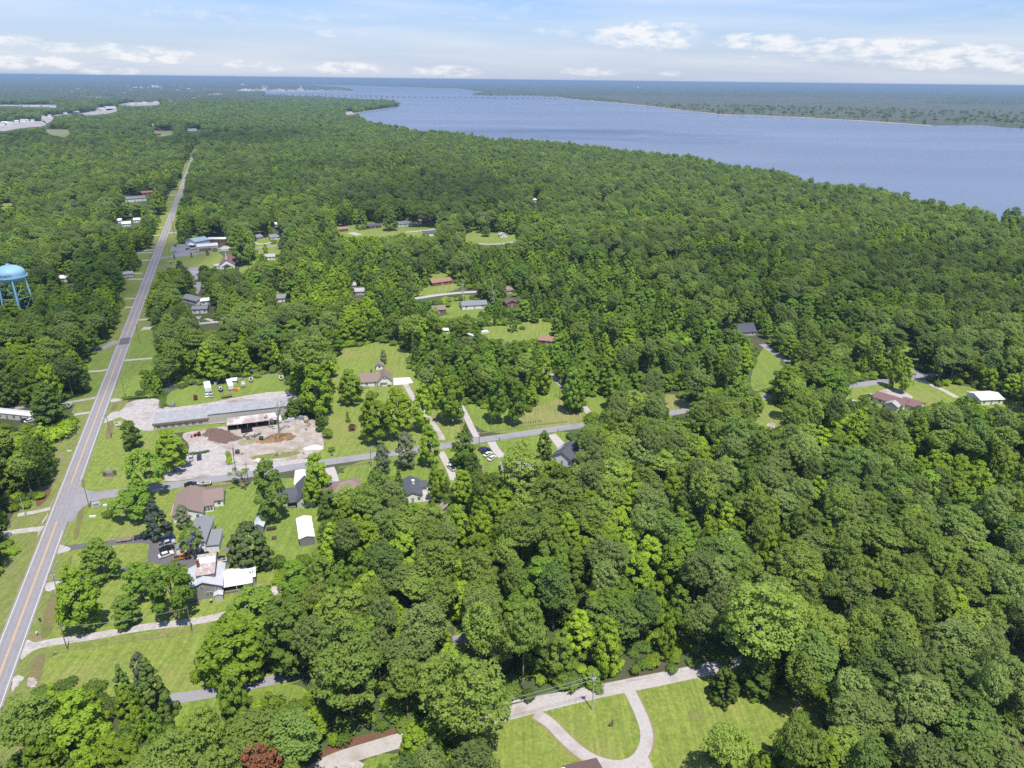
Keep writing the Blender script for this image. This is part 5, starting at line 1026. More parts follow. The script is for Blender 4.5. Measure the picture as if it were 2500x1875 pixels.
# smaller and farther houses
FARH = [
 ('L', (1832, 700, 2005, 690), 8, 2.8, 1.6, 'x', 'white', 'pale', 'white cottage with a pale grey roof beyond the giant bushy tree'),
 ('L', (1925, 345, 2190, 322), 10, 2.8, 2.0, 'x', 'white', 'grey', 'long grey-roofed house at the end of a far side street'),
 ('L', (1675, 350, 1790, 325), 8, 2.8, 2.0, 'x', 'lgrey', 'grey', 'small grey house left of the far long grey-roofed house'),
 ('L', (1925, 108, 2050, 104), 7, 3, 1.5, 'x', 'cream', 'white', 'cream-roofed house alone among the dark trees'),
 ('L', (2050, 1222, 2140, 1218), 5, 2.5, 1.2, 'y', 'white', 'pale', 'little white outbuilding among trees below the white cottage'),
 ('D', (1862, 935, 1955, 930), 8, 2.9, 1.8, 'x', 'white', 'grey', 'grey-roofed house peeping through the trees left of centre'),
 ('D', (1300, 1012, 1400, 1008), 7, 3.2, 1.2, 'x', 'white', 'grey', 'white cottage with a dark window pair beneath the car park trees'),
 ('D', (1215, 925, 1330, 955), 8, 3.0, 1.6, 'x', 'white', 'grey', 'blue-grey-roofed house hidden beside the church car park'),
 ('D', (1360, 955, 1455, 945), 7, 3.0, 1.2, 'x', 'white', 'white', 'white-roofed trailer home beside the blue-grey-roofed house'),
 ('D', (1210, 1140 - 30, 1350, 1105 - 30), 6, 3.0, .8, 'x', 'cream', 'pale', 'grey flat roof glimpsed behind the trees above the long building'),
 ('E', (290, 468, 415, 455), 8, 2.8, 1.6, 'x', 'brick', 'brown', 'brown brick house at the left end of the far lawns'),
 ('E', (555, 440, 638, 432), 8, 2.8, 1.5, 'x', 'brick', 'slate', 'brick house with a dark roof among the far lawns'),
 ('E', (755, 425, 848, 418), 9, 2.8, 2.2, 'x', 'white', 'grey', 'blue-grey roofed house right of the brick house among the far lawns'),
 ('E', (893, 405, 975, 400), 8, 2.8, 1.6, 'x', 'brick', 'brown', 'low brown-roofed house behind the far grey roofs'),
 ('E', (930, 488, 1057, 480), 9, 2.8, 1.8, 'x', 'white', 'slate', 'long slate-roofed white house at the middle of the far lawns'),
 ('E', (1440, 498, 1492, 494), 5, 2.8, 1.6, 'y', 'white', 'pale', 'white shed with a round-topped roof on the far right lawn'),
 ('E', (1325, 362, 1376, 356), 8, 3.2, 2.0, 'y', 'white', 'red', 'white house with a red roof deep in the woods'),
 ('E', (985, 828, 1116, 810), 9, 2.8, 1.8, 'x', 'brick', 'orange', 'long low house with an orange-brown roof'),
 ('E', (775, 838, 860, 832), 9, 2.8, 1.8, 'x', 'brick', 'brown', 'brown-roofed house in the shade left of the orange roof'),
 ('E', (1185, 985, 1352, 975), 9, 3.0, 1.8, 'x', 'white', 'grey', 'white house with a grey roof seen between vine-covered trunks'),
 ('E', (985, 1015, 1075, 1008), 9, 2.8, 1.8, 'x', 'brick', 'brown', 'brown roof left of the white house between vine-covered trunks'),
 ('E', (1485, 972, 1556, 966), 9, 3.2, 1.8, 'y', 'brick', 'dbrown', 'brown brick house right of the vine-covered trunks'),
 ('E', (1465, 885, 1530, 875), 8, 3.0, 1.8, 'x', 'cream', 'brown', 'house roof just beyond the brown brick house'),
 ('E', (1700, 1215, 1812, 1225), 8, 2.6, 1.4, 'x', 'brick', 'orange', 'orange-brown roof at the edge of the green clearing'),
 ('E', (1052, 1148, 1090, 1146), 4, 2.4, .6, 'x', 'white', 'white', 'white garden shed above the light green trees'),
 ('E', (465, 888, 526, 884), 9, 2.8, 1.5, 'x', 'stucco', 'pale', 'pale-roofed house beside bright green trees left of centre'),
 ('E', (415, 848, 470, 842), 8, 2.8, 1.5, 'x', 'stucco', 'pale', 'second pale roof just left of the pale-roofed house'),
 ('E', (260, 832, 330, 825), 8, 2.8, 1.5, 'x', 'white', 'grey', 'grey-white roof glimpsed through trees left of the pale roofs'),
 ('E', (0, 930, 62, 925), 8, 2.8, 1.5, 'x', 'white', 'pale', 'white wall showing under trees near the pale roofs'),
 ('E', (1650, 262, 1690, 258), 12, 3, 1.5, 'x', 'white', 'white', 'white roof in the deep woods towards the river'),
 ('E', (1550, 262, 1590, 258), 8, 3, 1.5, 'x', 'cream', 'pale', 'pale roof left of the white roof in the deep woods'),
 ('E', (2105, 296, 2148, 293), 10, 3, 1.8, 'x', 'brown', 'brown', 'taupe roof far out in the woods on the right'),
 ('E', (1195, 420, 1245, 418), 7, 3, 1.5, 'x', 'cream', 'pale', 'small pale roof above the far lawns'),
 ('D', (835, 262, 990, 250), 16, 4, 1.8, 'x', 'white', 'grey', 'wide grey-roofed hall left of the far main road'),
 ('D', (958, 212, 1035, 206), 10, 3, 1.6, 'x', 'brick', 'orange', 'orange-roofed building behind the wide grey hall'),
 ('D', (482, 290, 520, 287), 9, 3, 2, 'x', 'white', 'grey', 'lone house in the woods far left'),
 ('D', (765, 402, 820, 400), 8, 3, 1.5, 'x', 'white', 'white', 'left white-roofed home of a cluster beside the far road'),
 ('D', (828, 424, 885, 420), 8, 3, 1.5, 'x', 'white', 'white', 'middle white-roofed home of a cluster beside the far road'),
 ('D', (905, 398, 970, 394), 8, 3, 1.5, 'x', 'white', 'white', 'right white-roofed home of a cluster beside the far road'),
 ('D', (872, 345, 920, 340), 8, 3, 1.5, 'x', 'lgrey', 'slate', 'dark-roofed house behind the white-roofed cluster'),
 ('D', (385, 800, 475, 795), 8, 3, 1.5, 'x', 'white', 'white', 'white building among trees right of the water tower'),
 ('D', (465, 868, 512, 864), 8, 3, 2.2, 'y', 'lgrey', 'grey', 'grey pointed roof among trees right of the water tower'),
 ('D', (835, 768, 900, 762), 6, 2.8, 1.2, 'x', 'white', 'pale', 'white house with parked cars left of the main road'),
 ('F', (500, 300, 600, 292), 9, 3.0, 4.0, 'x', 'stucco', 'slate', 'large slate-roofed house at the edge of the back lawn on the right'),
 ('F', (1945, 712, 2080, 706), 10, 3.0, 1.4, 'x', 'white', 'white', 'white-roofed house near the right edge'),
 ('F', (1100, 752, 1150, 748), 7, 2.8, 1.2, 'x', 'white', 'white', 'white roof patch under trees left of the red-brown roofs'),
 ('F', (1775, 905, 1840, 900), 7, 2.8, 1.2, 'x', 'white', 'slate', 'half-hidden grey building below the right edge trees'),
 ('Y', (430, 812, 520, 800), 7, 2.8, 1.8, 'x', 'white', 'slate', 'house half hidden among light green trees in the centre'),
 ('a', (1935, 415, 1990, 413), 20, 5, 1.5, 'x', 'white', 'white', 'white roof standing alone in the distant trees'),
 ('a', (1990, 535, 2070, 530), 20, 5, 3, 'x', 'brick', 'orange', 'orange roof beside a distant field'),
 ('a', (405, 515, 440, 512), 12, 5, 1.5, 'x', 'white', 'white', 'white roof left of the distant field'),
 ('S', (1635, 360, 1665, 359), 16, 8, 2, 'y', 'white', 'white', 'white house gable in the distant trees beyond the road'),
 ('S', (1452, 470, 1490, 468), 20, 6, 2, 'x', 'white', 'grey', 'distant white building where the main road meets the trees'),
 ('S', (1258, 470, 1330, 468), 20, 4, 1.5, 'x', 'white', 'pale', 'long pale building crossing the end of the main road'),
 ('T', (400, 352, 445, 350), 16, 5, 2, 'x', 'white', 'cream' if 0 else 'pale', 'house above the small beach in the bay'),
]
for c, p, D, h, rh, rd_, wl, rf, lab in FARH:
    big = c in 'LDE' or c in 'FY'
    house('house' if 'shed' not in lab and 'building' not in lab else ('shed' if 'shed' in lab else 'building'), lab, 'house' if 'shed' not in lab and 'building' not in lab else ('shed' if 'shed' in lab else 'building'), c, p, D, h, rh, rd_, wl, rf, 2 if big else 0, dr=big, sidewin=False, group='houses and sheds among the trees')
r, L, rz, o = house('red_brown_house', 'house with red-brown roofs and a white gable near the right edge', 'house', 'F', (1300, 690, 1480, 745), 9, 2.8, 1.7, 'x', 'white', 'church', 1)
block(r, 12, 3, 9, 9, 2.8, 1.6, 'x', MW['white'], MR['church']); block(r, L * .5, -3.5, 6, 3.49, 2.7, 1.6, 'y', MW['metalw'], MR['pale'])
# white dome tent
p_ = W('F', 552, 925); t_ = thing('white_canopy', 'round-topped white canopy peeping over the near wood', 'canopy', p_, .3)
dm = MB(); n_ = 8
for i in range(n_):
    a, b2 = math.pi * i / n_, math.pi * (i + 1) / n_
    dm.slab([(-4.2 * math.cos(a), -3.5, 2.2 + 1.3 * math.sin(a)), (-4.2 * math.cos(b2), -3.5, 2.2 + 1.3 * math.sin(b2)), (-4.2 * math.cos(b2), 3.5, 2.2 + 1.3 * math.sin(b2)), (-4.2 * math.cos(a), 3.5, 2.2 + 1.3 * math.sin(a))], .06)
dm.build('cover', MR['white'], t_)
for sx in (-4.1, 4.1):
    for sy in (-3.3, 0, 3.3): MB().tube((sx, sy, 0), (sx, sy, 2.15), .06).build('leg', M_STEEL, t_)
KEEPOUT.append((p_.x, p_.y, 5))

# ---------------------------------------------------------------- vehicles
PAINT = {k: mat('car_paint_' + k, v, rough=.3, spec=.6) for k, v in {'white': (.62, .62, .62), 'silver': (.34, .35, .37), 'grey': (.12, .125, .13), 'black': (.012, .012, .014), 'navy': (.02, .035, .08), 'red': (.30, .012, .02), 'maroon': (.10, .012, .016), 'orange': (.42, .17, .035), 'blue': (.02, .12, .38), 'tan': (.3, .24, .17), 'teal': (.05, .2, .2)}.items()}
M_GLASS = mat('car_glass', (.015, .018, .022), rough=.05, spec=.8); M_LAMP = simple('lamp_lens', (.55, .55, .52), .2); M_TAIL = simple('tail_lens', (.30, .02, .02), .3); M_RIM = simple('wheel_rim', (.35, .35, .36), .35)
DIM = {'sedan': (4.8, 1.82, [(-2.4, .35), (-2.4, .8), (-2.1, .93), (-1.5, .97), (1.0, .93), (2.1, .80), (2.4, .62), (2.4, .35)], (-1.75, -1.15, .55, 1.2, .96, 1.42)),
       'sports': (4.5, 1.85, [(-2.25, .32), (-2.25, .82), (-1.8, .9), (-1.2, .88), (.7, .84), (1.9, .68), (2.25, .5), (2.25, .32)], (-1.3, -.75, .1, .85, .87, 1.2)),
       'suv': (4.8, 1.9, [(-2.4, .4), (-2.4, 1.05), (-2.3, 1.12), (1.1, 1.08), (2.2, .98), (2.4, .7), (2.4, .4)], (-2.35, -2.1, .75, 1.4, 1.10, 1.75)),
       'pickup': (5.6, 1.95, [(-2.8, .5), (-2.8, 1.1), (-.6, 1.1), (1.4, 1.12), (2.6, 1.02), (2.8, .8), (2.8, .45)], (-.75, -.6, .9, 1.55, 1.12, 1.82)),
       'van': (5.6, 2.0, [(-2.8, .4), (-2.8, 1.2), (1.7, 1.2), (2.6, 1.0), (2.8, .7), (2.8, .4)], (-2.75, -2.7, 1.3, 2.0, 1.2, 2.2))}
def car(kind, col, c, x1, y1, x2, y2, label, cat='car', group=None):
    a, b_ = W(c, x1, y1), W(c, x2, y2); d = b_ - a
    Lc, Wd, prof, (g0, g1, g2, g3, gz0, gz1) = DIM[kind]
    zz = .10
    t = thing({'pickup': 'pickup_truck', 'van': 'van', 'suv': 'suv', 'sedan': 'parked_car', 'sports': 'sports_car'}[kind], label, cat, ((a.x + b_.x) / 2, (a.y + b_.y) / 2, zz), math.atan2(d.y, d.x), group)
    m = PAINT[col]; hw = Wd / 2
    MB().prism(prof, 'y', -hw, hw).build('body', m, t)
    iw = hw - .08; tw = hw - .28
    g = MB().add([(g0, -iw, gz0), (g3, -iw, gz0), (g3, iw, gz0), (g0, iw, gz0), (g1, -tw, gz1), (g2, -tw, gz1), (g2, tw, gz1), (g1, tw, gz1)], [(0, 3, 2, 1), (0, 1, 5, 4), (1, 2, 6, 5), (2, 3, 7, 6), (3, 0, 4, 7), (4, 5, 6, 7)])
    g.build('windows', M_GLASS, t)
    MB().box(g1 - .04, -tw - .02, gz1 + .002, g2 + .04, tw + .02, gz1 + .05).build('cabin_roof', m, t)
    if kind == 'pickup': MB().box(-2.7, -hw + .12, 1.102, -.85, hw - .12, 1.112).build('bed', M_BLACK, t)
    for sx in (-Lc * .3, Lc * .31):
        for sy in (-1, 1):
            w_ = MB().tube((sx, sy * (hw - .2), .33), (sx, sy * (hw + .02), .33), .34, n=12).build('wheel', M_BLACK, t)
            MB().tube((sx, sy * (hw + .022), .33), (sx, sy * (hw + .035), .33), .2, n=10).build('rim', M_RIM, w_)
    for sy in (-1, 1):
        y0, y1 = sorted((sy * (hw - .45), sy * (hw - .08)))
        MB().box(Lc / 2 + .002, y0, .6, Lc / 2 + .03, y1, .76).build('headlight', M_LAMP, t); MB().box(-Lc / 2 - .03, y0, .7, -Lc / 2 - .002, y1, .85).build('tail_light', M_TAIL, t)
    return t
car('pickup', 'orange', 'A', 1055, 412, 1142, 392, 'orange pickup truck beside the thin tree at the white house', 'truck')
car('sports', 'red', 'A', 1262, 408, 1180, 424, 'bright red sports car behind the farmhouse')
car('sedan', 'black', 'I', 440, 585, 560, 500, 'black car between the red sports car and the white house wall')
car('sedan', 'white', 'A', 960, 400, 1036, 374, 'white sedan nearest the lawn in the white house parking area')
car('sedan', 'black', 'A', 968, 360, 1036, 340, 'black sedan second from the lawn in the white house parking area')
car('pickup', 'silver', 'A', 968, 336, 1040, 312, 'silver pickup between the black sedan and the dark blue suv', 'truck')
car('suv', 'navy', 'A', 978, 300, 1040, 280, 'dark blue suv at the far end of the white house parking row')
car('pickup', 'navy', 'A', 815, 288, 903, 268, 'dark pickup towing a flat trailer beside the spruce', 'truck')
car('sedan', 'silver', 'B', 1292, 905, 1290, 872, 'silver car by the low hedge in the gravel lot')
car('sedan', 'navy', 'B', 1347, 900, 1345, 864, 'dark blue car by the low hedge in the gravel lot')
car('sedan', 'navy', 'B', 1232, 905, 1240, 872, 'car half under the shade tree in the gravel lot')
car('sedan', 'black', 'P', 570, 515, 655, 500, 'black car behind the ridge of the ranch house roof')
car('sports', 'maroon', 'K', 205, 708, 322, 650, 'dark red car at the far end of the diagonal row on the grass')
car('sedan', 'navy', 'K', 235, 735, 385, 672, 'navy car second in the diagonal row on the grass')
car('sedan', 'black', 'K', 255, 765, 405, 695, 'black car in the middle of the diagonal row on the grass')
car('sedan', 'white', 'K', 275, 815, 435, 735, 'white car fourth in the diagonal row on the grass')
car('sedan', 'white', 'K', 358, 885, 492, 795, 'white car nearest in the diagonal row on the grass')
car('pickup', 'white', 'C', 1130, 972, 1092, 935, 'white pickup on the narrow drive under trees', 'truck')
car('sedan', 'blue', 'Q', 1125, 665, 1112, 590, 'blue car on the pale drive of the brown hipped roof house')
car('suv', 'maroon', 'B', 1322, 500, 1321, 460, 'dark red suv on the grass above the long building')
car('sedan', 'white', 'J', 182, 505, 180, 435, 'white car parked against the white camper shelter')
car('sedan', 'silver', 'J', 260, 505, 258, 435, 'silver-grey car beside the white car at the camper shelter')
car('suv', 'maroon', 'L', 208, 475, 212, 430, 'maroon suv in the yard of the blue-roofed building')
car('pickup', 'white', 'L', 255, 570, 125, 562, 'white utility truck beside the trees at the side street corner', 'truck')
car('sports', 'navy', 'L', 400, 520, 460, 500, 'dark car in the middle of the blue-roofed building yard')
car('sedan', 'black', 'L', 505, 470, 560, 455, 'dark car under the canopy of the blue-roofed building')
car('sedan', 'white', 'F', 1395, 725, 1345, 690, 'white car beside the white gable near the right edge')
car('van', 'white', 'F', 1445, 745, 1400, 715, 'white van in front of the white gable near the right edge', 'van')
car('pickup', 'black', 'F', 475, 868, 520, 862, 'black pickup beside the white canopy', 'truck')
car('sedan', 'white', 'F', 1165, 705, 1200, 690, 'white car under trees left of the red-brown roofs')
car('sedan', 'silver', 'F', 1275, 655, 1310, 668, 'pale car on the drive of the red-brown house')
car('sedan', 'white', 'E', 955, 748, 972, 742, 'tiny white car on the shaded lawn above the orange roof')
car('sedan', 'white', 'D', 850, 770, 890, 766, 'white car parked left of the main road')
car('pickup', 'white', 'L', 2070, 770, 2150, 735, 'white pickup parked under trees right of the white cottage', 'truck')
car('sedan', 'white', 'M', 480, 215, 545, 195, 'white car behind the bushes at the mobile home deck')
car('sedan', 'maroon', 'M', 425, 195, 480, 180, 'maroon car left of the white car at the mobile home')
car('pickup', 'grey', 'N', 640, 40, 745, 28, 'dark pickup at the top edge of the bright back lawn', 'truck')
car('sedan', 'silver', 'D', 1350, 940 + 0, 1390, 930, 'silver car between the white-roofed trailer home and the blue-grey roof')

def at(c, x1, y1, x2, y2):
    a, b_ = W(c, x1, y1), W(c, x2, y2); d = b_ - a
    return ((a.x + b_.x) / 2, (a.y + b_.y) / 2, .1), math.atan2(d.y, d.x), d.length
def wheels(t, xs, hw, r=.3):
    for x in xs:
        for s in (-1, 1): MB().tube((x, s * (hw - .12), r), (x, s * (hw + .1), r), r, n=10).build('wheel', M_BLACK, t)
def trailer(c, x1, y1, x2, y2, label, col, side=.4, m2=None):
    l, rz, _ = at(c, x1, y1, x2, y2); t = thing('trailer', label, 'trailer', l, rz)
    MB().box(-2.4, -1.0, .5, 2.4, 1.0, .62).build('deck', M_WOOD, t)
    sd = MB().box(-2.4, -1.06, .45, 2.4, -1.003, .62 + side).box(-2.4, 1.003, .45, 2.4, 1.06, .62 + side).box(-2.46, -1.06, .45, -2.403, 1.06, .62 + side).box(2.403, -1.06, .45, 2.46, 1.06, .62 + side); sd.build('sides', m2 or PAINT[col], t)
    MB().box(2.46, -.05, .42, 4.0, .05, .52).build('drawbar', M_STEEL, t); wheels(t, (-.5, .35), 1.1); return t
trailer('A', 710, 300, 785, 290, 'flat trailer with timber hitched behind the dark pickup', 'tan', .15)
trailer('J', 430, 500, 590, 468, 'long red flat trailer on the strip of dirt above the long building', 'maroon', .2)
trailer('J', 750, 1085, 950, 1050, 'black high-sided dump trailer in front of the open shed', 'black', 1.1)
trailer('C', 1030, 1240, 1075, 1200, 'pale trailer half hidden beyond the patio trees', 'white', .7)
def box_trailer(name, c, x1, y1, x2, y2, label, cat, L=5, Wd=2.3, h=2.4, col='white', z=.5, cabin=False):
    l, rz, _ = at(c, x1, y1, x2, y2); t = thing(name, label, cat, l, rz)
    MB().prism([(-L / 2, z), (L / 2 - .1, z), (L / 2, z + .5), (L / 2, z + h - .4), (L / 2 - .3, z + h), (-L / 2 + .15, z + h), (-L / 2, z + h - .15)], 'y', -Wd / 2, Wd / 2).build('body', PAINT[col], t)
    for x in (-L * .3, L * .05, L * .32): MB().box(x - .4, -Wd / 2 - .02, z + 1.1, x + .4, -Wd / 2 - .003, z + 1.7).build('window', M_GLASS, t)
    MB().box(-.4, -.3, z + h + .003, .3, .3, z + h + .28).box(-L * .35, -.25, z + h + .003, -L * .35 + .5, .25, z + h + .12).build('roof_unit', simple('roof_unit_white', (.55, .55, .55)), t)
    MB().box(L / 2 + .003, -.08, z, L / 2 + 1.3, .08, z + .12).build('drawbar', M_STEEL, t); wheels(t, (-.6, .3), Wd / 2 - .1); return t
box_trailer('camper', 'J', 540, 235, 600, 410, 'big white camper with a rounded nose above the long building', 'camper', 9, 2.6, 2.8)
box_trailer('camper', 'J', 180, 300, 210, 430, 'white camper at the left of the row above the long building', 'camper', 8.5, 3.2, 2.9)
box_trailer('cargo_trailer', 'J', 785, 265, 800, 345, 'small silver cargo trailer right of the big white camper', 'trailer', 3.6, 2.0, 1.9, 'silver')
box_trailer('cargo_trailer', 'J', 1385, 860, 1410, 935, 'white cargo trailer beside the dead tree', 'trailer', 4, 2.0, 1.9)
box_trailer('cargo_trailer', 'J', 1835, 850, 1860, 930, 'tan box trailer at the back corner of the work yard', 'trailer', 4, 2.0, 1.6, 'tan')
box_trailer('camper', 'C', 1235, 1190 - 290 * 0, 1245, 1180, 'white camper hidden among the central trees', 'camper', 5) if 0 else None
box_trailer('camper', 'E', 1235, 1178, 1250, 1182, 'small cream camper at the bottom left of the green clearing', 'camper', 5.5, 2.3, 2.3)
house('shed', 'white portable shed behind the big white camper', 'shed', 'J', (590, 268, 675, 262), 3.5, 2.3, .6, 'x', 'metalw', 'white', 0, dr=False)
def boat(c, x1, y1, x2, y2, label, L=5.5, hull='white', inner=(.28, .22, .16), trailer_=True):
    l, rz, _ = at(c, x1, y1, x2, y2); t = thing('boat', label, 'boat', l, rz)
    out = [(-.5, .42), (-.45, .46), (0, .5), (.25, .42), (.42, .22), (.5, 0), (.42, -.22), (.25, -.42), (0, -.5), (-.45, -.46), (-.5, -.42)]
    w_ = L * .38; z0, z1 = .55, 1.35
    top = [(x * L, y * w_, z1 + .25 * max(0, x)) for x, y in out]; bot = [(x * L * .86 - .1, y * w_ * .6, z0) for x, y in out]; n = len(out)
    ins = [(x * L * .86 - .12, y * w_ * .74, z1 + .25 * max(0, x)) for x, y in out]; flo = [(x * L * .8 - .12, y * w_ * .66, z0 + .35) for x, y in out]
    h_ = MB().add(top + bot + ins, [tuple(range(n, 2 * n))] + [(i, (i + 1) % n, n + (i + 1) % n, n + i)[::-1] for i in range(n)] + [(i, (i + 1) % n, 2 * n + (i + 1) % n, 2 * n + i) for i in range(n)])
    h_.build('hull', PAINT[hull], t)
    MB().add(ins + flo, [tuple(range(n, 2 * n))] + [(i, (i + 1) % n, n + (i + 1) % n, n + i) for i in range(n)]).build('cockpit', simple('cockpit_%s' % hull, inner), t)
    MB().box(L * .0, -.5, z1 - .2, L * .08, .5, z1 + .35).build('console', M_GLASS, t); MB().box(-L * .5 - .25, -.18, .7, -L * .5 - .003, .18, 1.6).build('outboard_motor', PAINT['black'], t)
    tr_ = MB().box(-L * .4, -.6, .32, L * .5, -.5, .42).box(-L * .4, .5, .32, L * .5, .6, .42).box(L * .5, -.05, .32, L * .5 + 1, .05, .42); tr_.build('trailer_frame', M_STEEL, t); wheels(t, (-.5,), .95)
    return t
boat('J', 922, 180, 928, 255, 'small white boat on a trailer by the chain-link fence, nearer the campers')
boat('J', 1430, 140, 1435, 235, 'white boat on a trailer by the chain-link fence, at the right end of the grass', 6.2)
boat('J', 400, 320, 420, 430, 'dark-hulled boat on a trailer left of the big white camper', 6.5, 'grey', (.4, .38, .33))
boat('I', 800, 665, 955, 645, 'white boat on a trailer behind the farmhouse porch wing', 5)
boat('I', 705, 635, 860, 610, 'black boat hull lying behind the white boat', 5, 'black', (.03, .03, .03))
boat('P', 990, 510, 830, 525, 'white covered boat on the verge behind the ranch house', 5.5, 'white', (.6, .6, .6))
boat('B', 458, 552, 482, 526, 'small white boat on the grass left of the main road', 4.5)
boat('C', 365, 1345, 385, 1325, 'little white dinghy under trees right of the metal shed', 3)

# ---- odds and ends
def pole(c, xb, yb, ytop, label, arm=True, gear=False, group='timber power poles', lean=0.0, steel=False, h=None):
    p = W(c, xb, yb); yt = S_(c, xb, ytop)[1]; lo, hi = 1, 25
    for _ in range(30):
        mid = (lo + hi) / 2
        if proj((p.x, p.y, mid))[1] > yt: lo = mid
        else: hi = mid
    h = h or lo; t = thing('power_pole' if arm or not steel else 'pole', label, 'pole', p, math.atan2(1, RS) + math.pi / 2, group)
    m = M_STEEL if steel else M_POLE
    MB().tube((0, 0, -.3), (0, 0, h), .17, .11, 8).build('shaft', m, t)
    if arm: MB().box(-1.15, -.05, h - .75, 1.15, .05, h - .62).build('crossarm', M_WOOD, t)
    for s in ((-1.0, 0.0, 1.0) if arm else ()): MB().tube((s, 0, h - .62), (s, 0, h - .4), .05).build('insulator', simple('insulator_grey', (.45, .45, .43)), t)
    if gear: MB().tube((.32, 0, h - 2.1), (.32, 0, h - 1.2), .24, n=12).tube((-.3, 0, h - 2.0), (-.3, 0, h - 1.3), .18, n=12).build('transformer', simple('transformer_grey', (.42, .43, .44)), t)
    return p, h
PO = {}
for k, a in {'a1': ('A', 405, 950, 800, 'pole at the roadside end of the dirt farm lane'), 'a2': ('A', 1152, 840, 690, 'pole beside the dirt farm lane, farther from the road'), 'a3': ('A', 345, 600, 480, 'pole with bulky transformer beside the main road below the loop drive'),
             'b1': ('B', 605, 1218, 1020, 'tall leaning pole at the side street corner'), 'b2': ('M', 1512, 1659, 1410, 'short pole beside the tall corner pole'), 'b3': ('B', 752, 745, 585, 'pole in the bare ditch opposite the mobile home'), 'b4': ('B', 845, 468, 330, 'pole beside the hedge above the gravel parking yard'),
             'b5': ('B', 172, 1270, 1155, 'pale thin pole left of the main road'), 'b6': ('B', 945, 110, -25, 'pole right of the dark road patch'), 'b7': ('B', 1678, 1048, 912, 'pole at the ditch beside the nearly bare tree'), 'b8': ('B', 1588, 940, 805, 'pole on the bare strip between lot and work yard'),
             'c1': ('C', 572, 938, 795, 'pole on the side street verge below the bright lawn'), 'c2': ('C', 1300, 820, 690, 'pole at the end of the straight concrete drive'), 'c3': ('C', 1178, 735, 585, 'pole left of the straight concrete drive'), 'y1': ('Y', 960, 1200, 990, 'bare pole on the lawn beside the far gravel drive'),
             'f1': ('F', 1545, 595, 505, 'pole at the far side street junction'), 'f2': ('F', 1172, 652, 578, 'pole above the side street bend on the right'), 'd1': ('L', 185, 245, 5, 'pole beside the main road above the blue-roofed building'), 'd2': ('L', 100, 610, 420, 'pole at the corner of the blue-roofed building yard'),
             'd3': ('D', 1178, 480, 355, 'far pole right of the main road'), 'h1': ('H', 803, 738, 255, 'grey pole with transformers standing on the horseshoe lawn'), 'd4': ('L', 1700, 590, 470, 'slim pole beside the far houses')}.items():
    PO[k] = pole(*a, arm=k not in ('b5', 'b2', 'd4', 'a2'), gear=k in ('a3', 'h1', 'c2', 'c1'), steel=k in ('b5', 'h1'))
def wire(k1, k2, label, sag=1.2, off=.0, dz=-.45, p2=None):
    (a, ha) = PO[k1]; (b_, hb) = PO[k2] if k2 else p2
    pts = []
    for i in range(13):
        t = i / 12; q = a.lerp(b_, t); pts.append((q.x + off, q.y, ha + (hb - ha) * t + dz - sag * 4 * t * (1 - t)))
    tag(MB().path(pts, .035, 4).build('power_line', M_STEEL), label, 'power line', 'overhead power lines')
for k1, k2, lab in (('a1', 'a2', 'overhead line along the dirt farm lane'), ('a1', 'a3', 'overhead line beside the lower main road'), ('a3', 'b1', 'overhead line from the transformer pole to the corner pole'), ('b1', 'b3', 'overhead line past the grey monument sign'), ('b3', 'b4', 'overhead line past the gravel parking yard'),
                    ('b4', 'b6', 'overhead line towards the dark road patch'), ('b1', 'b7', 'overhead line over the ranch house street frontage'), ('b7', 'c1', 'overhead line along the side street verge'), ('c1', 'c2', 'overhead line over the trees of the side street')):
    wire(k1, k2, lab)
lp = W('H', -900, 1150); lp2 = W('H', -900, 1150)
wire('h1', None, 'upper of two wires running left from the horseshoe lawn pole', .9, 0, -.3, (G(1040, 1835), 11.5)); wire('h1', None, 'lower of two wires running left from the horseshoe lawn pole', .9, 0, -1.6, (G(1040, 1835), 11.5))
def signboard(c, x1, y1, x2, y2, label, h0=.6, h1=2.0, col=M_TRIM, face=None, t_=.15, cat='sign'):
    o, rz, L = frame_of(c, x1, y1, x2, y2); t = thing('roadside_sign', label, cat, o, rz)
    MB().box(0, -t_ / 2, h0, L, t_ / 2, h1).build('board', col, t)
    for x in (.1, L - .25): MB().box(x, t_ / 2 + .003, 0, x + .15, t_ / 2 + .15, h1 - .05).build('post', M_WOOD if col != M_TRIM else M_TRIM, t)
    if face: MB().box(L * face[0], -t_ / 2 - .02, h0 + (h1 - h0) * face[1], L * face[2], -t_ / 2 - .003, h0 + (h1 - h0) * face[3]).build('face', face[4], t)
    return t
M_DKP = simple('sign_panel_dark', (.05, .05, .05)); M_GRP = simple('sign_panel_grey', (.33, .37, .38)); M_BLUEP = simple('sign_panel_blue', (.2, .28, .33))
signboard('M', 1788, 1092, 1908, 1080, 'wide grey monument sign between two small bushes', .2, 2.0, simple('sign_frame_grey', (.22, .24, .24)), (.04, .25, .96, .95, M_GRP), .5)
signboard('M', 1950, 300, 2055, 285, 'white roadside sign at the gravel parking yard entrance', .9, 2.6, M_TRIM, (.1, .55, .5, .85, M_DKP))
signboard('M', 1572, 1665, 1700, 1640, 'white-framed sign at the corner of the side street', .3, 2.3, M_TRIM, (.08, .2, .9, .75, M_BLUEP))
signboard('M', 1750, 1645, 1888, 1625, 'long low white sign right of the white-framed corner sign', .2, 1.1, M_TRIM, None, .5)
signboard('L', 98, 770, 162, 762, 'small sign with a white cap on the church lawn', .6, 2.4, M_TRIM, (.1, .0, .9, .6, M_DKP))
signboard('L', 75, 400, 140, 392, 'yellowish roadside banner near the blue-roofed building', .3, 1.0, simple('banner_cream', (.5, .42, .25)))
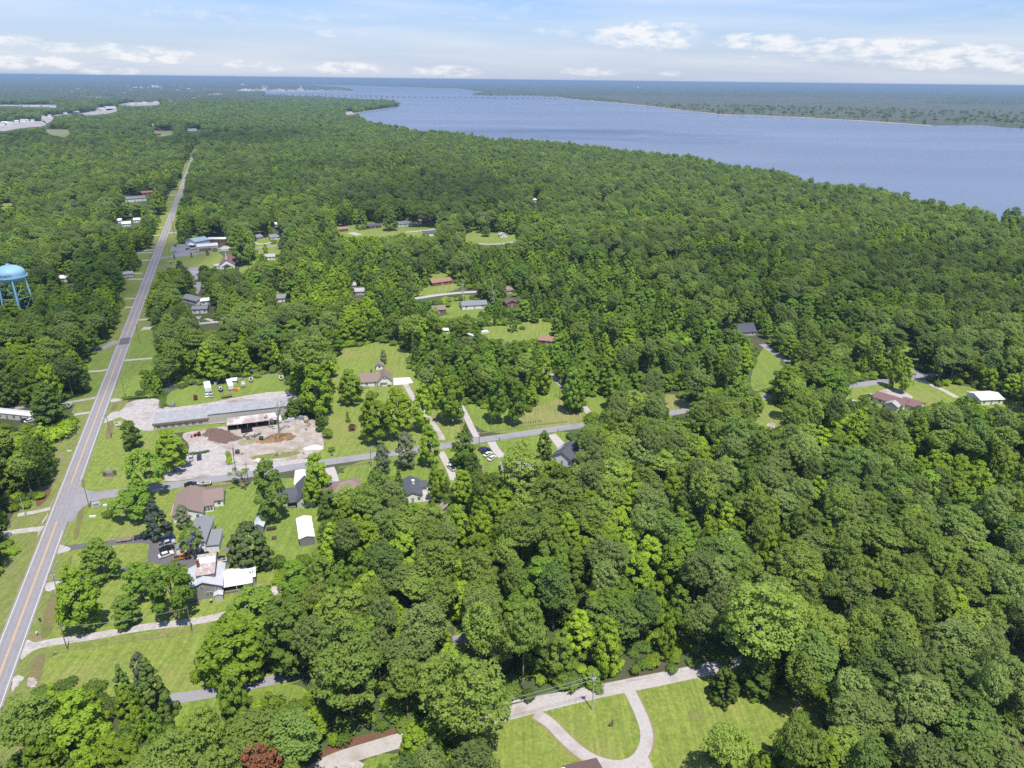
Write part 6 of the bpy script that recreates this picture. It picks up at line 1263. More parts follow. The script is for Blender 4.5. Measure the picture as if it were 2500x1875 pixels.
sheet_px('sign_bed', 'M', [(1730, 1110), (1760, 1090), (1970, 1080), (1990, 1100), (1940, 1125), (1760, 1140)], .083, M_MULCH, smooth=0)
def small_box(name, c, x, y, s, label, col, cat, post=0.0):
    t = thing(name, label, cat, W(c, x, y), .3)
    if post: MB().box(-.06, -.06, 0, .06, .06, post).build('post', M_WOOD, t)
    MB().prism([(-s[0] / 2, post), (s[0] / 2, post), (s[0] / 2, post + s[2] * .8), (s[0] / 2 * .7, post + s[2]), (-s[0] / 2 * .7, post + s[2]), (-s[0] / 2, post + s[2] * .8)], 'y', -s[1] / 2, s[1] / 2).build('box', simple(name + '_' + label[:12].replace(' ', '_'), col), t)
    return t
small_box('mailbox', 'A', 243, 785, (.5, .7, .5), 'dark mailbox on the verge above the dirt farm lane', (.03, .03, .03), 'mailbox', 1.0)
small_box('mailbox', 'A', 225, 865, (.4, .6, .4), 'white mailbox beside the dirt farm lane entrance', (.6, .6, .6), 'mailbox', 1.0)
small_box('mailbox', 'K', 547, 530, (.35, .55, .4), 'dark mailbox beside the split concrete drive', (.06, .05, .04), 'mailbox', 1.1)
small_box('mailbox', 'K', 1536, 388, (.35, .55, .4), 'mailbox beside the top of the curved drive', (.08, .06, .05), 'mailbox', 1.1)
small_box('mailbox', 'N', 1135, 1590, (.35, .55, .4), 'white post box at the foot of the side street verge pole', (.6, .6, .6), 'mailbox', 1.0)
small_box('utility_box', 'A', 545, 155, (1.0, .8, .7), 'small white utility box on the lawn, left of two', (.6, .6, .6), 'utility box')
small_box('utility_box', 'A', 565, 152, (1.2, .8, .5), 'small white utility box on the lawn, right of two', (.55, .55, .55), 'utility box')
small_box('utility_box', 'N', 610, 1450, (1.0, .8, .9), 'green utility cabinet beside the clipped dome bush', (.05, .12, .05), 'utility box')
small_box('utility_box', 'B', 468, 835, (1.8, .5, .4), 'white scrap lying on the verge left of the main road', (.6, .6, .6), 'scrap')
small_box('sign_post', 'P', 757, 470, (.5, .2, .8), 'white sign post beside the ranch house drive', (.6, .6, .6), 'sign', .6)
small_box('yellow_marker', 'B', 912, 80, (1.2, .3, .9), 'yellow roadside marker right of the dark road patch', (.5, .32, .02), 'marker', .3)
small_box('storage_box', 'B', 1168, 532, (1.8, 2.8, 1.6), 'grey tarpaulin-covered box on the grass left of the dark red suv', (.17, .19, .2), 'box')
small_box('fuel_tank', 'J', 665, 375, (1.6, 2.2, 1.4), 'orange tank beside the big white camper', (.5, .14, .05), 'tank')
small_box('fuel_tank', 'J', 712, 358, (1.4, 1.2, 1.0), 'yellow drum right of the orange tank', (.55, .45, .05), 'tank')
small_box('crate', 'J', 330, 262, (1.6, 1.4, 1.6), 'white crate against the fence between the campers', (.55, .55, .55), 'crate')
small_box('grill', 'I', 745, 520, (1.4, 1.0, 1.0), 'black cooker standing at the white house annex wall', (.03, .03, .03), 'cooker')  # black grill standing against the annex
small_box('crate', 'J', 1030, 1240, (1.6, 1.0, .6), 'orange crate beside the dark green tank', (.5, .14, .05), 'crate')
small_box('storage_box', 'J', 1600, 880, (3, 2, 1.6), 'white junk pile at the back of the work yard', (.5, .5, .52), 'junk')
small_box('storage_box', 'J', 1530, 905, (2.4, 1.6, 1.2), 'lilac-grey junk box left of the white junk pile', (.3, .3, .36), 'junk')
small_box('storage_box', 'J', 1680, 850, (2.6, 1.8, 1.6), 'pale appliance at the tree line of the work yard', (.5, .52, .55), 'junk')
small_box('storage_box', 'J', 1765, 860, (2, 1.6, 2.0), 'blue-grey cabinet left of the tan box trailer', (.2, .24, .3), 'junk')
small_box('fire_pit', 'I', 1725, 240, (1.6, 1.6, .5), 'round rusty fire pit on the back lawn', (.09, .04, .03), 'fire pit')
small_box('log_pile', 'I', 1680, 90, (3.4, 1.4, .9), 'dark log pile beside the galvanised shed', (.05, .03, .025), 'log pile')
small_box('garden_box', 'E', 1280, 1090, (2.2, 1.8, 2.6), 'grey plastic shed box at the edge of the green clearing', (.35, .38, .4), 'box')
small_box('plastic_bales', 'E', 1330, 1140, (6, 3, 1.2), 'white plastic sheeting on the green clearing', (.6, .6, .6), 'sheeting')
small_box('dumpster', 'J', 692, 1430, (1.8, 1.6, 1.6), 'dark grey dumpster behind the pole on the bare strip', (.06, .055, .06), 'dumpster')
small_box('planter', 'P', 1125, 985, (1.6, 1.0, .3), 'cream doorstep mat beside the ranch house sunroom', (.5, .45, .3), 'step')
t = thing('water_tank', 'dark green round tank beside the root pile', 'tank', W('J', 1092, 1200), 0)
MB().lathe([(1.0, 0), (1.05, 1.3), (.8, 1.6), (.3, 1.75)], 16).build('tank', simple('tank_green', (.012, .04, .03), .4), t); MB().lathe([(.28, 1.76), (.28, 1.9)], 12).build('lid', M_BLACK, t)
t = thing('paddling_pool', 'turquoise round pool glimpsed through the trees', 'pool', W('Q', 1475, 1095), 0)
MB().lathe([(2.3, 0), (2.35, .8), (2.15, .8), (2.1, .62)], 24).build('rim', simple('pool_turquoise', (.06, .35, .42), .5), t); MB().lathe([(2.05, .6), (2.05, .61)], 24).build('water', mat('pool_water', (.15, .5, .58), rough=.1), t)
t = thing('satellite_dish', 'white satellite dish deep in the trees below the big pine', 'dish', W('K', 1275, 1400), 0)
MB().tube((0, 0, 0), (0, 0, 5.5), .06).build('mast', M_STEEL, t); MB().lathe([(.1, 5.5), (.9, 5.9)], 16).build('dish', M_TRIM, t)
# tractor
l, rz, _ = at('B', 1365, 725, 1300, 738); t = thing('tractor', 'red tractor with a front loader beside the mulch heap', 'tractor', l, rz)
MB().prism([(-1.1, .6), (1.4, .6), (1.4, 1.25), (.3, 1.35), (.1, 1.0), (-1.1, 1.1)], 'y', -.4, .4).build('body', PAINT['red'], t)
for s in (-1, 1):
    MB().tube((-.8, s * .5, .75), (-.8, s * .95, .75), .75, n=14).build('wheel', M_BLACK, t); MB().tube((1.1, s * .5, .42), (1.1, s * .8, .42), .42, n=12).build('wheel', M_BLACK, t)
    MB().box(-1.5, min(s * .42, s * .95), 1.52, -.3, max(s * .42, s * .95), 1.6).build('mudguard', PAINT['red'], t); MB().tube((.4, s * .5, 1.2), (2.2, s * .5, .5), .07).build('loader_arm', PAINT['red'], t)
MB().box(-.9, -.3, 1.12, -.35, .3, 1.5).build('seat', M_BLACK, t); MB().prism([(2.1, .15), (2.8, .15), (2.2, .9)], 'y', -.95, .95).build('bucket', PAINT['red'], t); MB().tube((.8, .2, 1.3), (.8, .2, 2.0), .04).build('exhaust', M_BLACK, t)
# heaps
def heap(name, c, x, y, rx, ry, h, m, label, cat, seed=1, twigs=None):
    p = W(c, x, y); g = np.random.default_rng(seed); n, k = 40, 14; vs = [(0, 0, h)]; fs = []
    for j in range(1, k + 1):
        for i in range(n):
            a = 2 * math.pi * i / n; q = j / k; e = 1 + .22 * math.sin(2 * a + seed * 2) + .16 * math.sin(3 * a + seed) + .09 * math.sin(7 * a) 
            vs.append((rx * q * e * math.cos(a), ry * q * e * math.sin(a), max(-.05, h * (math.cos(q * math.pi) * .5 + .5) * (1 + .25 * g.normal()) - (.05 if j == k else 0))))
    for i in range(n): fs.append((0, 1 + i, 1 + (i + 1) % n))
    for j in range(k - 1):
        for i in range(n): fs.append((1 + j * n + i, 1 + (j + 1) * n + i, 1 + (j + 1) * n + (i + 1) % n, 1 + j * n + (i + 1) % n))
    t = thing(name, label, cat, (p.x, p.y, .09), .2); MB().add(vs, fs).build('heap', m, t, smooth=True)
    if twigs:
        tw = MB()
        for _ in range(twigs):
            a = g.uniform(0, 6.28); q = g.uniform(0, .95); cx, cy = rx * q * math.cos(a), ry * q * math.sin(a); cz = h * (math.cos(q * math.pi) * .5 + .5)
            d = Vector((g.normal(), g.normal(), .35 * g.normal())).normalized() * g.uniform(.5, 1.4); s = Vector((cx, cy, cz + .15)); tw.tube(s - d, s + d, .06, .03, 4, False)
        tw.build('branches', mat('cut_branches', (.24, .15, .07), (.13, .08, .05), scale=.6, rough=.9), t)
    return t
heap('mulch_heap', 'J', 330, 1070, 5.0, 2.6, 1.2, M_MULCH, 'long dark brown mulch heap in the work yard', 'heap', 2)
heap('root_pile', 'J', 1400, 1175, 7.5, 4.2, 1.7, mat('root_earth', (.17, .10, .055), (.28, .17, .07), scale=.9, rough=.95), 'tangled pile of roots and branches under the dead tree', 'heap', 3, 260)
heap('sand_pile', 'J', 1985, 1335, 3.6, 2.6, 1.0, M_CONCW, 'white sand pile at the right corner of the work yard', 'heap', 4)
heap('sand_pile', 'J', 1040, 1545, 1.8, 1.2, .7, M_CONCW, 'small white sand pile beside the side street', 'heap', 5)
heap('sand_pile', 'I', 1640, 1170, 4.0, 3.0, 1.2, M_CONC, 'pale sand heap behind the trees right of the farmhouse', 'heap', 6)
heap('sand_pile', 'L', 1095, 490, 5.5, 5, 2.0, M_CONC, 'pinkish gravel heap beside the far side street', 'heap', 7)
RB2 = random.Random(8)
for k in range(26):
    jx, jy = RB2.choice(((RB2.uniform(1420, 2000), RB2.uniform(900, 990)), (RB2.uniform(600, 1050), RB2.uniform(1090, 1200)), (RB2.uniform(700, 1900), RB2.uniform(1380, 1460)), (RB2.uniform(1780, 2040), RB2.uniform(930, 1200))))
    p = W('J', jx, jy); t = thing('scrap_piece', 'loose board or block of scrap lying on the work yard dirt', 'scrap', (p.x, p.y, .08), RB2.uniform(0, 3), 'scrap scattered over the work yard')
    a_, b_, h_ = RB2.uniform(.4, 1.4), RB2.uniform(.2, .7), RB2.uniform(.15, .5)
    MB().prism([(-a_, 0), (a_, 0), (a_ * .8, h_), (-a_ * .9, h_ * .7)], 'y', -b_, b_).build('block', simple('scrap_%d' % (k % 4), ((.12, .09, .07), (.32, .29, .26), (.22, .15, .11), (.07, .07, .075))[k % 4]), t)
# nearly bare trees
def bare(c, xb, yb, ytop, label, seed, leaves=None, bark=None, spread=1.0, n0=7, name='dead_tree'):
    p = W(c, xb, yb); yt = S_(c, xb, ytop)[1]; lo, hi = 1, 35
    for _ in range(30):
        mid = (lo + hi) / 2
        if proj((p.x, p.y, mid))[1] > yt: lo = mid
        else: hi = mid
    h = lo; g = random.Random(seed); mb = MB(); tips = []
    t = thing(name, label, 'tree', p, 0)
    def grow(s, d, L, r, lv):
        e = s + d * L; mid = s.lerp(e, .5) + Vector((g.uniform(-.1, .1), g.uniform(-.1, .1), 0)) * L; mb.tube(s, mid, r, r * .82, 6); mb.tube(mid, e, r * .82, r * .6, 6)
        if lv == 0: tips.append(e); return
        for _ in range(g.choice((2, 2, 3))):
            nd = (d + Vector((g.uniform(-1, 1), g.uniform(-1, 1), g.uniform(-.25, .5))) * .8 * spread).normalized(); grow(e if g.random() < .7 else mid, nd, L * g.uniform(.6, .85), r * .6, lv - 1)
    grow(Vector((0, 0, -.3)), Vector((g.uniform(-.08, .08), 0, 1)).normalized(), h * .36, h * .022 + .1, 4)
    mx = max(v[2] for v in mb.v); mb.v = [(x, y, z * h / mx) for x, y, z in mb.v]
    mb.build('trunk', bark or M_BARKP, t)
    if leaves:
        tp = [(v.x, v.y, v.z * h / mx) for v in tips if g.random() < .45]
        if tp:
            me = leaf_mesh('sparse_leaves', tp, [g.uniform(.5, .9) for _ in tp], 26, .22, FOL[leaves]); o = bpy.data.objects.new('crown', me); COL.objects.link(o); o.parent = t
bare('J', 1385, 1105, 515, 'tall bare dead tree rising from the root pile', 5, None, M_BARKP, .8)
bare('B', 1660, 1095, 915, 'pollarded dark tree with few leaves beside the side street', 9, 'leaf2', M_BARK, .9, name='pollarded_tree')
bare('Y', 112, 400, 150, 'pale bare-branched tree in front of the white house between trunks', 12, 'leaf', M_BARKP, .6)
bare('Y', 405, 480, 160, 'pale-limbed tall tree right of the white house between trunks', 14, 'leaf2', M_BARKP, .5)
bare('J', 1230, 1010, 800, 'low bare grey sapling beside the dead tree', 15, 'grey', M_BARKP, 1.0)
# ornament on the horseshoe lawn
t = thing('lawn_ornament', 'slender brown wooden ornament on the horseshoe lawn', 'ornament', W('H', 1075, 958), .3)
MB().tube((0, 0, 0), (-.15, 0, 3.1), .07, .04).build('mast', M_WOOD, t)
MB().prism([(-.9, .9), (-.3, .2), (.15, .15), (.22, 1.9), (-.05, 2.2), (-.35, 1.5)], 'y', -.16, .16).build('body', mat('ornament_brown', (.13, .07, .04), (.20, .12, .08), scale=3), t)
MB().tube((-.9, 0, .9), (-.95, 0, 1.5), .05).tube((.1, 0, .2), (.1, 0, 0), .06).build('arm', M_WOOD, t)
# fences, hedges
def fence(name, c, pts, label, h=1.8, gap=3.2, post=.05, m=None, rails=(1.0, .5, .05), mesh=True, cat='fence'):
    w = [W(c, *p) for p in pts]; t = thing(name, label, cat, w[0])
    o = w[0]; rb = MB(); mb = MB()
    for a, b_ in zip(w[:-1], w[1:]):
        L = (b_ - a).length; n = max(1, int(L / gap)); a_, c_ = a - o, b_ - o
        for i in range(n): q = a_.lerp(c_, i / n); MB().tube(q, q + Vector((0, 0, h)), post, n=6).build('post', m or M_STEEL, t)
        for f in rails: rb.tube(a_ + Vector((0, 0, h * f)), c_ + Vector((0, 0, h * f)), post * .6, n=4)
        if mesh:
            k = int(L / .6)
            for i in range(k): q = a_.lerp(c_, i / k); q2 = a_.lerp(c_, min(1, (i + 2) / k)); mb.tube(q + Vector((0, 0, .05)), q2 + Vector((0, 0, h)), .012, n=3, caps=False); mb.tube(q2 + Vector((0, 0, .05)), q + Vector((0, 0, h)), .012, n=3, caps=False)
    rb.build('rail', m or M_STEEL, t)
    if mesh: mb.build('wire_mesh', M_STEEL, t)
fence('chain_link_fence', 'B', [(1120, 530), (1125, 432), (1185, 402), (1380, 380), (1660, 354), (1905, 320)], 'chain-link fence behind the campers and boats')
fence('board_fence', 'F', [(555, 612), (668, 596)], 'dark low fence at the foot of the sunny back lawn', 1.2, 2, .06, M_WOOD, (1.0, .6, .25), False)
fence('wire_fence', 'N', [(1255, 120), (1345, 300)], 'thin wire fence behind the little white shed', 1.2, 4, .04, M_STEEL, (1.0,), False)
fence('board_fence', 'N', [(440, 990), (520, 1330)], 'brown fence between the work yard and the bright lawn', 1.2, 2.5, .06, M_WOOD, (1.0, .6, .25), False)
fence('pipe_frame', 'J', [(635, 1480), (625, 1330)], 'pale timber posts on the bare strip beside the gravel lot', 2.6, 2.5, .12, M_WOOD, (), False)
def hedge(c, pts, w_, h, label, tint='leaf3'):
    w = smooth_pts([W(c, *p) for p in pts], 1); cs, rs = [], []; o = w[0]
    for a, b_ in zip(w[:-1], w[1:]):
        n = max(1, int((b_ - a).length / .8))
        for i in range(n):
            q = a.lerp(b_, i / n) - o
            for s in (-1, 0, 1): cs.append((q.x + s * w_ * .3 + random.uniform(-.2, .2), q.y + random.uniform(-.2, .2), h * .55 + random.uniform(-.1, .1))); rs.append(h * .48)
    t = thing('hedge', label, 'hedge', o)
    me = leaf_mesh('hedge_leaves', cs, rs, 34, .2, FOL[tint], crown_c=None, up=.4); ob = bpy.data.objects.new('foliage', me); COL.objects.link(ob); ob.parent = t
hedge('B', [(1098, 545), (1100, 500), (1112, 445)], 2.2, 2.2, 'clipped dark hedge at the left end of the fenced grass')
hedge('B', [(835, 488), (900, 482), (1080, 468)], 2.2, 1.8, 'loose hedge along the top of the gravel parking yard')
hedge('B', [(1290, 858), (1350, 852), (1420, 838)], 1.2, 1.1, 'low hedge behind the cars in the gravel lot')
hedge('B', [(1540, 850), (1550, 890), (1548, 935)], 2.2, 1.1, 'scrubby strip of bushes beside the gravel lot entrance', 'leaf')
hedge('Y', [(-20, 308), (60, 300), (100, 296)], 1.5, 1.5, 'clipped hedge along the far lane')
hedge('F', [(1240, 545), (1300, 528), (1380, 520)], 4, 2.4, 'dark shrubs along the far side street')
hedge('F', [(1980, 620), (2100, 650), (2200, 680)], 4, 2.6, 'long line of shrubs at the right edge', 'leaf')

# ---------------------------------------------------------------- water tower
base = G(52, 770); rz = math.atan2(-base.x, base.y)         # local -y looks at the camera
def hh(py):
    lo, hi = 0, 80
    for _ in range(30):
        mid = (lo + hi) / 2
        if proj((base.x, base.y, mid))[1] > py: lo = mid
        else: hi = mid
    return lo
M_TWR = simple('tower_blue', (.42, .70, .79), .5, .92, .1)
hr = hh(674); ht = hh(647.5); R0_ = 9.4; rz = math.atan2(base.y, base.x) - math.pi / 2
WT = thing('water_tower', 'pale blue county water tower on six legs at the left edge', 'water tower', base, rz)
prof = [(1.2, hr - 5.0), (4.5, hr - 4.2), (7.3, hr - 2.6), (8.6, hr - 1.0), (8.8, hr + .2), (8.8, hr + 2.2)]
for i in range(1, 9): a = i / 9 * math.pi / 2; prof.append((8.8 * math.cos(a), hr + 2.2 + (ht - hr - 2.2) * math.sin(a)))
tk = MB().lathe(prof, 48); tk.build('tank', M_TWR, WT, smooth=True)
MB().lathe([(9.6, hr - .2), (9.6, hr - .05), (8.83, hr - .05), (8.83, hr - .2)], 48).build('walkway', M_TWR, WT)
rl = MB()
for z_ in (.5, 1.0):
    for i in range(48):
        a, b2 = 2 * math.pi * i / 48, 2 * math.pi * (i + 1) / 48; rl.tube((9.55 * math.cos(a), 9.55 * math.sin(a), hr + z_), (9.55 * math.cos(b2), 9.55 * math.sin(b2), hr + z_), .05, n=4)
for i in range(24): a = 2 * math.pi * i / 24; rl.tube((9.55 * math.cos(a), 9.55 * math.sin(a), hr - .05), (9.55 * math.cos(a), 9.55 * math.sin(a), hr + 1), .04, n=4)
rl.build('railing', M_TWR, WT)
MB().lathe([(1.0, ht - .3), (1.0, ht + .6), (.7, ht + 1.0), (.1, ht + 1.1)], 16).build('vent', M_TWR, WT)
MB().tube((0, 0, ht + 1.1), (0, 0, ht + 4.2), .06, .03).build('antenna', M_STEEL, WT)
MB().tube((0, 0, 0), (0, 0, hr - 4.9), 1.1, 1.1, 14).build('riser_pipe', M_TWR, WT)
leg = []
for i in range(6):
    a = math.pi / 6 + i * math.pi / 3; d = Vector((math.cos(a), math.sin(a), 0)); leg.append((d * 8.4 + Vector((0, 0, hr - .3)), d * 10.9))
    MB().tube(leg[-1][0], leg[-1][1], .48, .48, 10).build('leg', M_TWR, WT)
for i in range(6):
    (t0, b0), (t1, b1) = leg[i], leg[(i + 1) % 6]
    m0, m1 = t0.lerp(b0, .5), t1.lerp(b1, .5)
    MB().tube(m0, m1, .16, n=6).tube(t0, m1, .07, n=4).tube(t1, m0, .07, n=4).tube(m0, b1, .07, n=4).tube(m1, b0, .07, n=4).build('brace', M_TWR, WT)
# lettering wrapped round the tank
cu = bpy.data.curves.new('tower_lettering', 'FONT'); cu.body = 'COUNTY'; cu.size = 1.9; cu.extrude = .0; cu.offset = .035; cu.resolution_u = 3; cu.space_character = 1.05
fo = bpy.data.objects.new('tmp', cu); COL.objects.link(fo); bpy.context.view_layer.update()
me = bpy.data.meshes.new_from_object(fo.evaluated_get(bpy.context.evaluated_depsgraph_get())); bpy.data.objects.remove(fo)
xs = [v.co.x for v in me.vertices]; x0_, x1_ = min(xs), max(xs)
import bmesh
bm = bmesh.new(); bm.from_mesh(me); bmesh.ops.subdivide_edges(bm, edges=bm.edges, cuts=2, use_grid_fill=False); bmesh.ops.triangulate(bm, faces=bm.faces)
for v in bm.verts:
    th = RAD(-50 + 54 * (v.co.x - x0_) / (x1_ - x0_)); z_ = hr + 1.0 + v.co.y * 1.05
    rr_ = 8.86 if z_ < hr + 2.2 else 8.86 * math.sqrt(max(0, 1 - ((z_ - hr - 2.2) / (ht - hr - 2.2)) ** 2)) + .04
    v.co = Vector((rr_ * math.sin(th), -rr_ * math.cos(th), z_))
bm.to_mesh(me); bm.free(); me.materials.clear(); me.materials.append(simple('lettering_dark', (.02, .03, .04)))
ob = bpy.data.objects.new('lettering', me); COL.objects.link(ob); ob.parent = WT
KEEPOUT.append((base.x, base.y, 15))
# distant water towers
def far_tower(px, py, ptop, wpx, label, col, stem=False):
    b_ = G(px, py); z = proj((b_.x, b_.y, 10))[2]; w_ = wpx / F_PX * z; lo, hi = 1, 400
    for _ in range(40):
        mid = (lo + hi) / 2
        if proj((b_.x, b_.y, mid))[1] > ptop: lo = mid
        else: hi = mid
    h = lo; t = thing('water_tower', label, 'water tower', b_, 0); m = simple('tower_' + label.split()[0], col, .5); R_ = w_ / 2
    MB().lathe([(R_ * .3, h - R_ * 1.7), (R_ * .9, h - R_ * 1.2), (R_, h - R_ * .8), (R_ * .85, h - R_ * .3), (R_ * .3, h)], 20).build('tank', m, t, smooth=True)
    if stem: MB().tube((0, 0, 0), (0, 0, h - R_ * 1.6), R_ * .3).build('stem', m, t)
    else:
        for i in range(4): a = i * math.pi / 2 + .5; MB().tube((R_ * .8 * math.cos(a), R_ * .8 * math.sin(a), h - R_), (R_ * math.cos(a), R_ * math.sin(a), 0), R_ * .09).build('leg', m, t)
far_tower(747.8, 271, 259.5, 8, 'turquoise small water tower in the distant trees by the bay', (.10, .48, .55))
far_tower(593.3, 213, 204.5, 6, 'white water tower above the distant town', (.75, .75, .75), True)
far_tower(94.7, 196, 189.5, 5.5, 'pale water tower on the left horizon', (.65, .75, .7))
far_tower(1557, 220.5, 211.5, 5, 'pale green water tower beyond the far bank', (.55, .75, .65))
# ---------------------------------------------------------------- bridge, town, far buildings
bp_ = [G(x, y) for x, y in [(640, 233.5), (700, 236.5), (780, 237.5), (860, 238), (905, 237.5), (1000, 239), (1150, 239.5), (1250, 241), (1370, 242)]]
hts = [6, 16, 18, 17, 13, 7, 5, 5, 5]
BR = thing('long_bridge', 'long low bridge on many piers crossing the river to the town', 'bridge', (0, 0, 0)); dk = MB()
M_BRG = simple('bridge_concrete', (.28, .28, .29))
for i in range(len(bp_) - 1):
    a, b_ = bp_[i], bp_[i + 1]; d = (b_ - a); n_ = Vector((-d.y, d.x, 0)).normalized() * 6
    dk.slab([(a + n_).to_tuple()[:2] + (hts[i] + 4,), (b_ + n_).to_tuple()[:2] + (hts[i + 1] + 4,), (b_ - n_).to_tuple()[:2] + (hts[i + 1] + 4,), (a - n_).to_tuple()[:2] + (hts[i] + 4,)], 3.0)
dk.build('deck', M_BRG, BR)
tl = sum((bp_[i + 1] - bp_[i]).length for i in range(len(bp_) - 1))
for i in range(len(bp_) - 1):
    a, b_ = bp_[i], bp_[i + 1]; sgl = (b_ - a).length; n = max(1, int(sgl / (tl / 62)))
    for k in range(n):
        q = a.lerp(b_, k / n); h = hts[i] + (hts[i + 1] - hts[i]) * k / n; MB().box(q.x - 5, q.y - 5, -1, q.x + 5, q.y + 5, h + 1, rz=.5).build('pier', M_BRG, BR)
RB = random.Random(3); FCOL = [(.70, .68, .64), (.80, .80, .80), (.30, .16, .12), (.40, .26, .20), (.45, .40, .34), (.35, .36, .38)]
FM = [simple('far_wall_%d' % i, c) for i, c in enumerate(FCOL)]; FR = [simple('far_roof_white', (.68, .68, .67)), simple('far_roof_grey', (.35, .35, .36)), simple('far_roof_brown', (.25, .17, .14)), simple('far_roof_light', (.5, .48, .46))]
def far_building(px, py, wpx, h, D, label, group, wi, ri, rh=0.0):
    b_ = G(px, py); z = proj((b_.x, b_.y, 0))[2]; L = wpx / F_PX * z
    t = thing('far_building', label, 'building', b_, math.atan2(b_.y, b_.x) - math.pi / 2 + RB.uniform(-.25, .25), group)
    MB().box(-L / 2, 0, 0, L / 2, D, h).build('wall', FM[wi], t)
    if rh: MB().prism([(-L / 2 - 1, h + .05), (L / 2 + 1, h + .05), (0, h + rh)], 'y', -1, D + 1).build('roof', FR[ri], t)
    else: MB().box(-L / 2 - .5, -.5, h + .02, L / 2 + .5, D + .5, h + .9).build('roof', FR[ri], t)
for k in range(34):
    x = 170 + (1580 - 170) * k / 33; far_building(*S_('R', x + RB.uniform(-8, 8), 284 + RB.uniform(-14, 6)), RB.uniform(3.5, 9), RB.uniform(8, 18) if x < 1100 else RB.uniform(6, 9), RB.uniform(20, 60), 'small %s building of the distant waterfront town' % (['grey', 'white', 'brick', 'red', 'tan', 'slate'][k % 6]), 'buildings of the distant town', k % 6, RB.randrange(4), RB.choice((0, 0, 3)))
far_building(*S_('R', 225, 285), 22, 16, 80, 'long cream warehouse at the left end of the distant waterfront', 'buildings of the distant town', 0, 0)
far_building(*S_('R', 490, 262), 12, 34, 30, 'tall tan block with a domed roof over the distant town', 'buildings of the distant town', 4, 0, 8)
far_building(*S_('R', 455, 262), 2.4, 46, 12, 'slender steeple left of the domed block in the distant town', 'buildings of the distant town', 0, 3, 14)
far_building(*S_('R', 965, 265), 4, 34, 18, 'white steeple near the right end of the distant town', 'buildings of the distant town', 1, 0, 16)
far_building(*S_('S', 1050, 182), 16, 34, 40, 'broad white hospital-like block standing above the distant woods', 'buildings of the distant town', 1, 0)
strip = [(60, 385, 60), (150, 375, 40), (215, 370, 46), (300, 355, 60), (360, 352, 34), (420, 350, 40), (560, 300, 42), (840, 248, 50), (980, 246, 60), (1070, 212, 90), (1280, 190, 90), (1430, 175, 120), (1330, 205, 60), (1560, 140, 70), (1700, 130, 60), (1790, 118, 60), (1920, 92, 80), (2010, 100, 60), (2160, 95, 120), (1860, 110, 50), (450, 160, 120), (680, 165, 80), (330, 158, 60), (1160, 42, 70), (1300, 52, 120), (60, 22, 90), (150, 20, 40), (20, 400, 60), (120, 395, 50), (640, 290, 40)]
for k, (x, y, w_) in enumerate(strip):
    px, py = S_('a', x, y); far_building(px, py + 1, w_ / 5.267, RB.uniform(5, 8), RB.uniform(25, 60), '%s-roofed commercial building along the distant highway strip' % (['white', 'grey', 'white', 'light grey'][k % 4]), 'buildings of the distant highway strip', k % 2, [0, 1, 0, 3][k % 4])
for k, (x, y) in enumerate(((845, 222), (700, 213), (960, 214), (1010, 205), (720, 140), (920, 178), (960, 184), (1210, 176), (1235, 172), (1350, 190), (490, 215), (1290, 243), (1350, 247), (1310, 262))):
    far_building(*S_('S', x, y), RB.uniform(3, 8), 14, 30, 'white building scattered among the distant trees', 'buildings scattered in the distant trees', 1, 0)
for k in range(26):
    far_building(*S_('S', RB.uniform(450, 1600), RB.uniform(150, 215)), RB.uniform(3, 9), RB.uniform(14, 20), 40, 'pale roof among the distant trees between the highway strip and the town', 'pale roofs among the distant trees', 1, 0)
for k, (x, y, w_) in enumerate(((850, 222, 30), (960, 216, 26), (990, 212, 20), (760, 218, 20), (1075, 212, 18), (720, 216, 16))):
    far_building(*S_('b', x, y + 4), w_ / 4.424, 12, 30, 'house on the wooded island point across the river', 'houses on the far point', 1, k % 2)
for k, (x, y) in enumerate(((2010, 303), (2035, 303), (1930, 297))):
    pass
def grid(r0, r1, cell, margin=0.16):
    a = math.atan(1250 / F_PX) + margin
    n = int(2 * r1 * math.sin(min(a, 1.2)) / cell) + 4; mrow = int(r1 / cell / .87) + 2
    I, J = np.meshgrid(np.arange(-n // 2, n // 2), np.arange(mrow))
    x = (I + .5 * (J % 2)).ravel() * cell; y = J.ravel() * cell * .87
    x = x + rng.uniform(-.38, .38, len(x)) * cell; y = y + rng.uniform(-.38, .38, len(x)) * cell
    r = np.hypot(x, y); th = np.abs(np.arctan2(x, y))
    k = (r >= r0) & (r < r1) & ((th < a) | (r < 200)) & (y > 40)
    return x[k], y[k]
def fbm(x, y, s, seed):
    v = np.zeros(len(x)); g = np.random.default_rng(seed)
    for o in range(4):
        for _ in range(3):
            a = g.uniform(0, 6.28); f = 2 ** o / s; v += np.sin((x * math.cos(a) + y * math.sin(a)) * f * 6.28 + g.uniform(0, 6.28)) / (2 ** o)
    return v / 3
T = {'pine': [], 'broad': []}
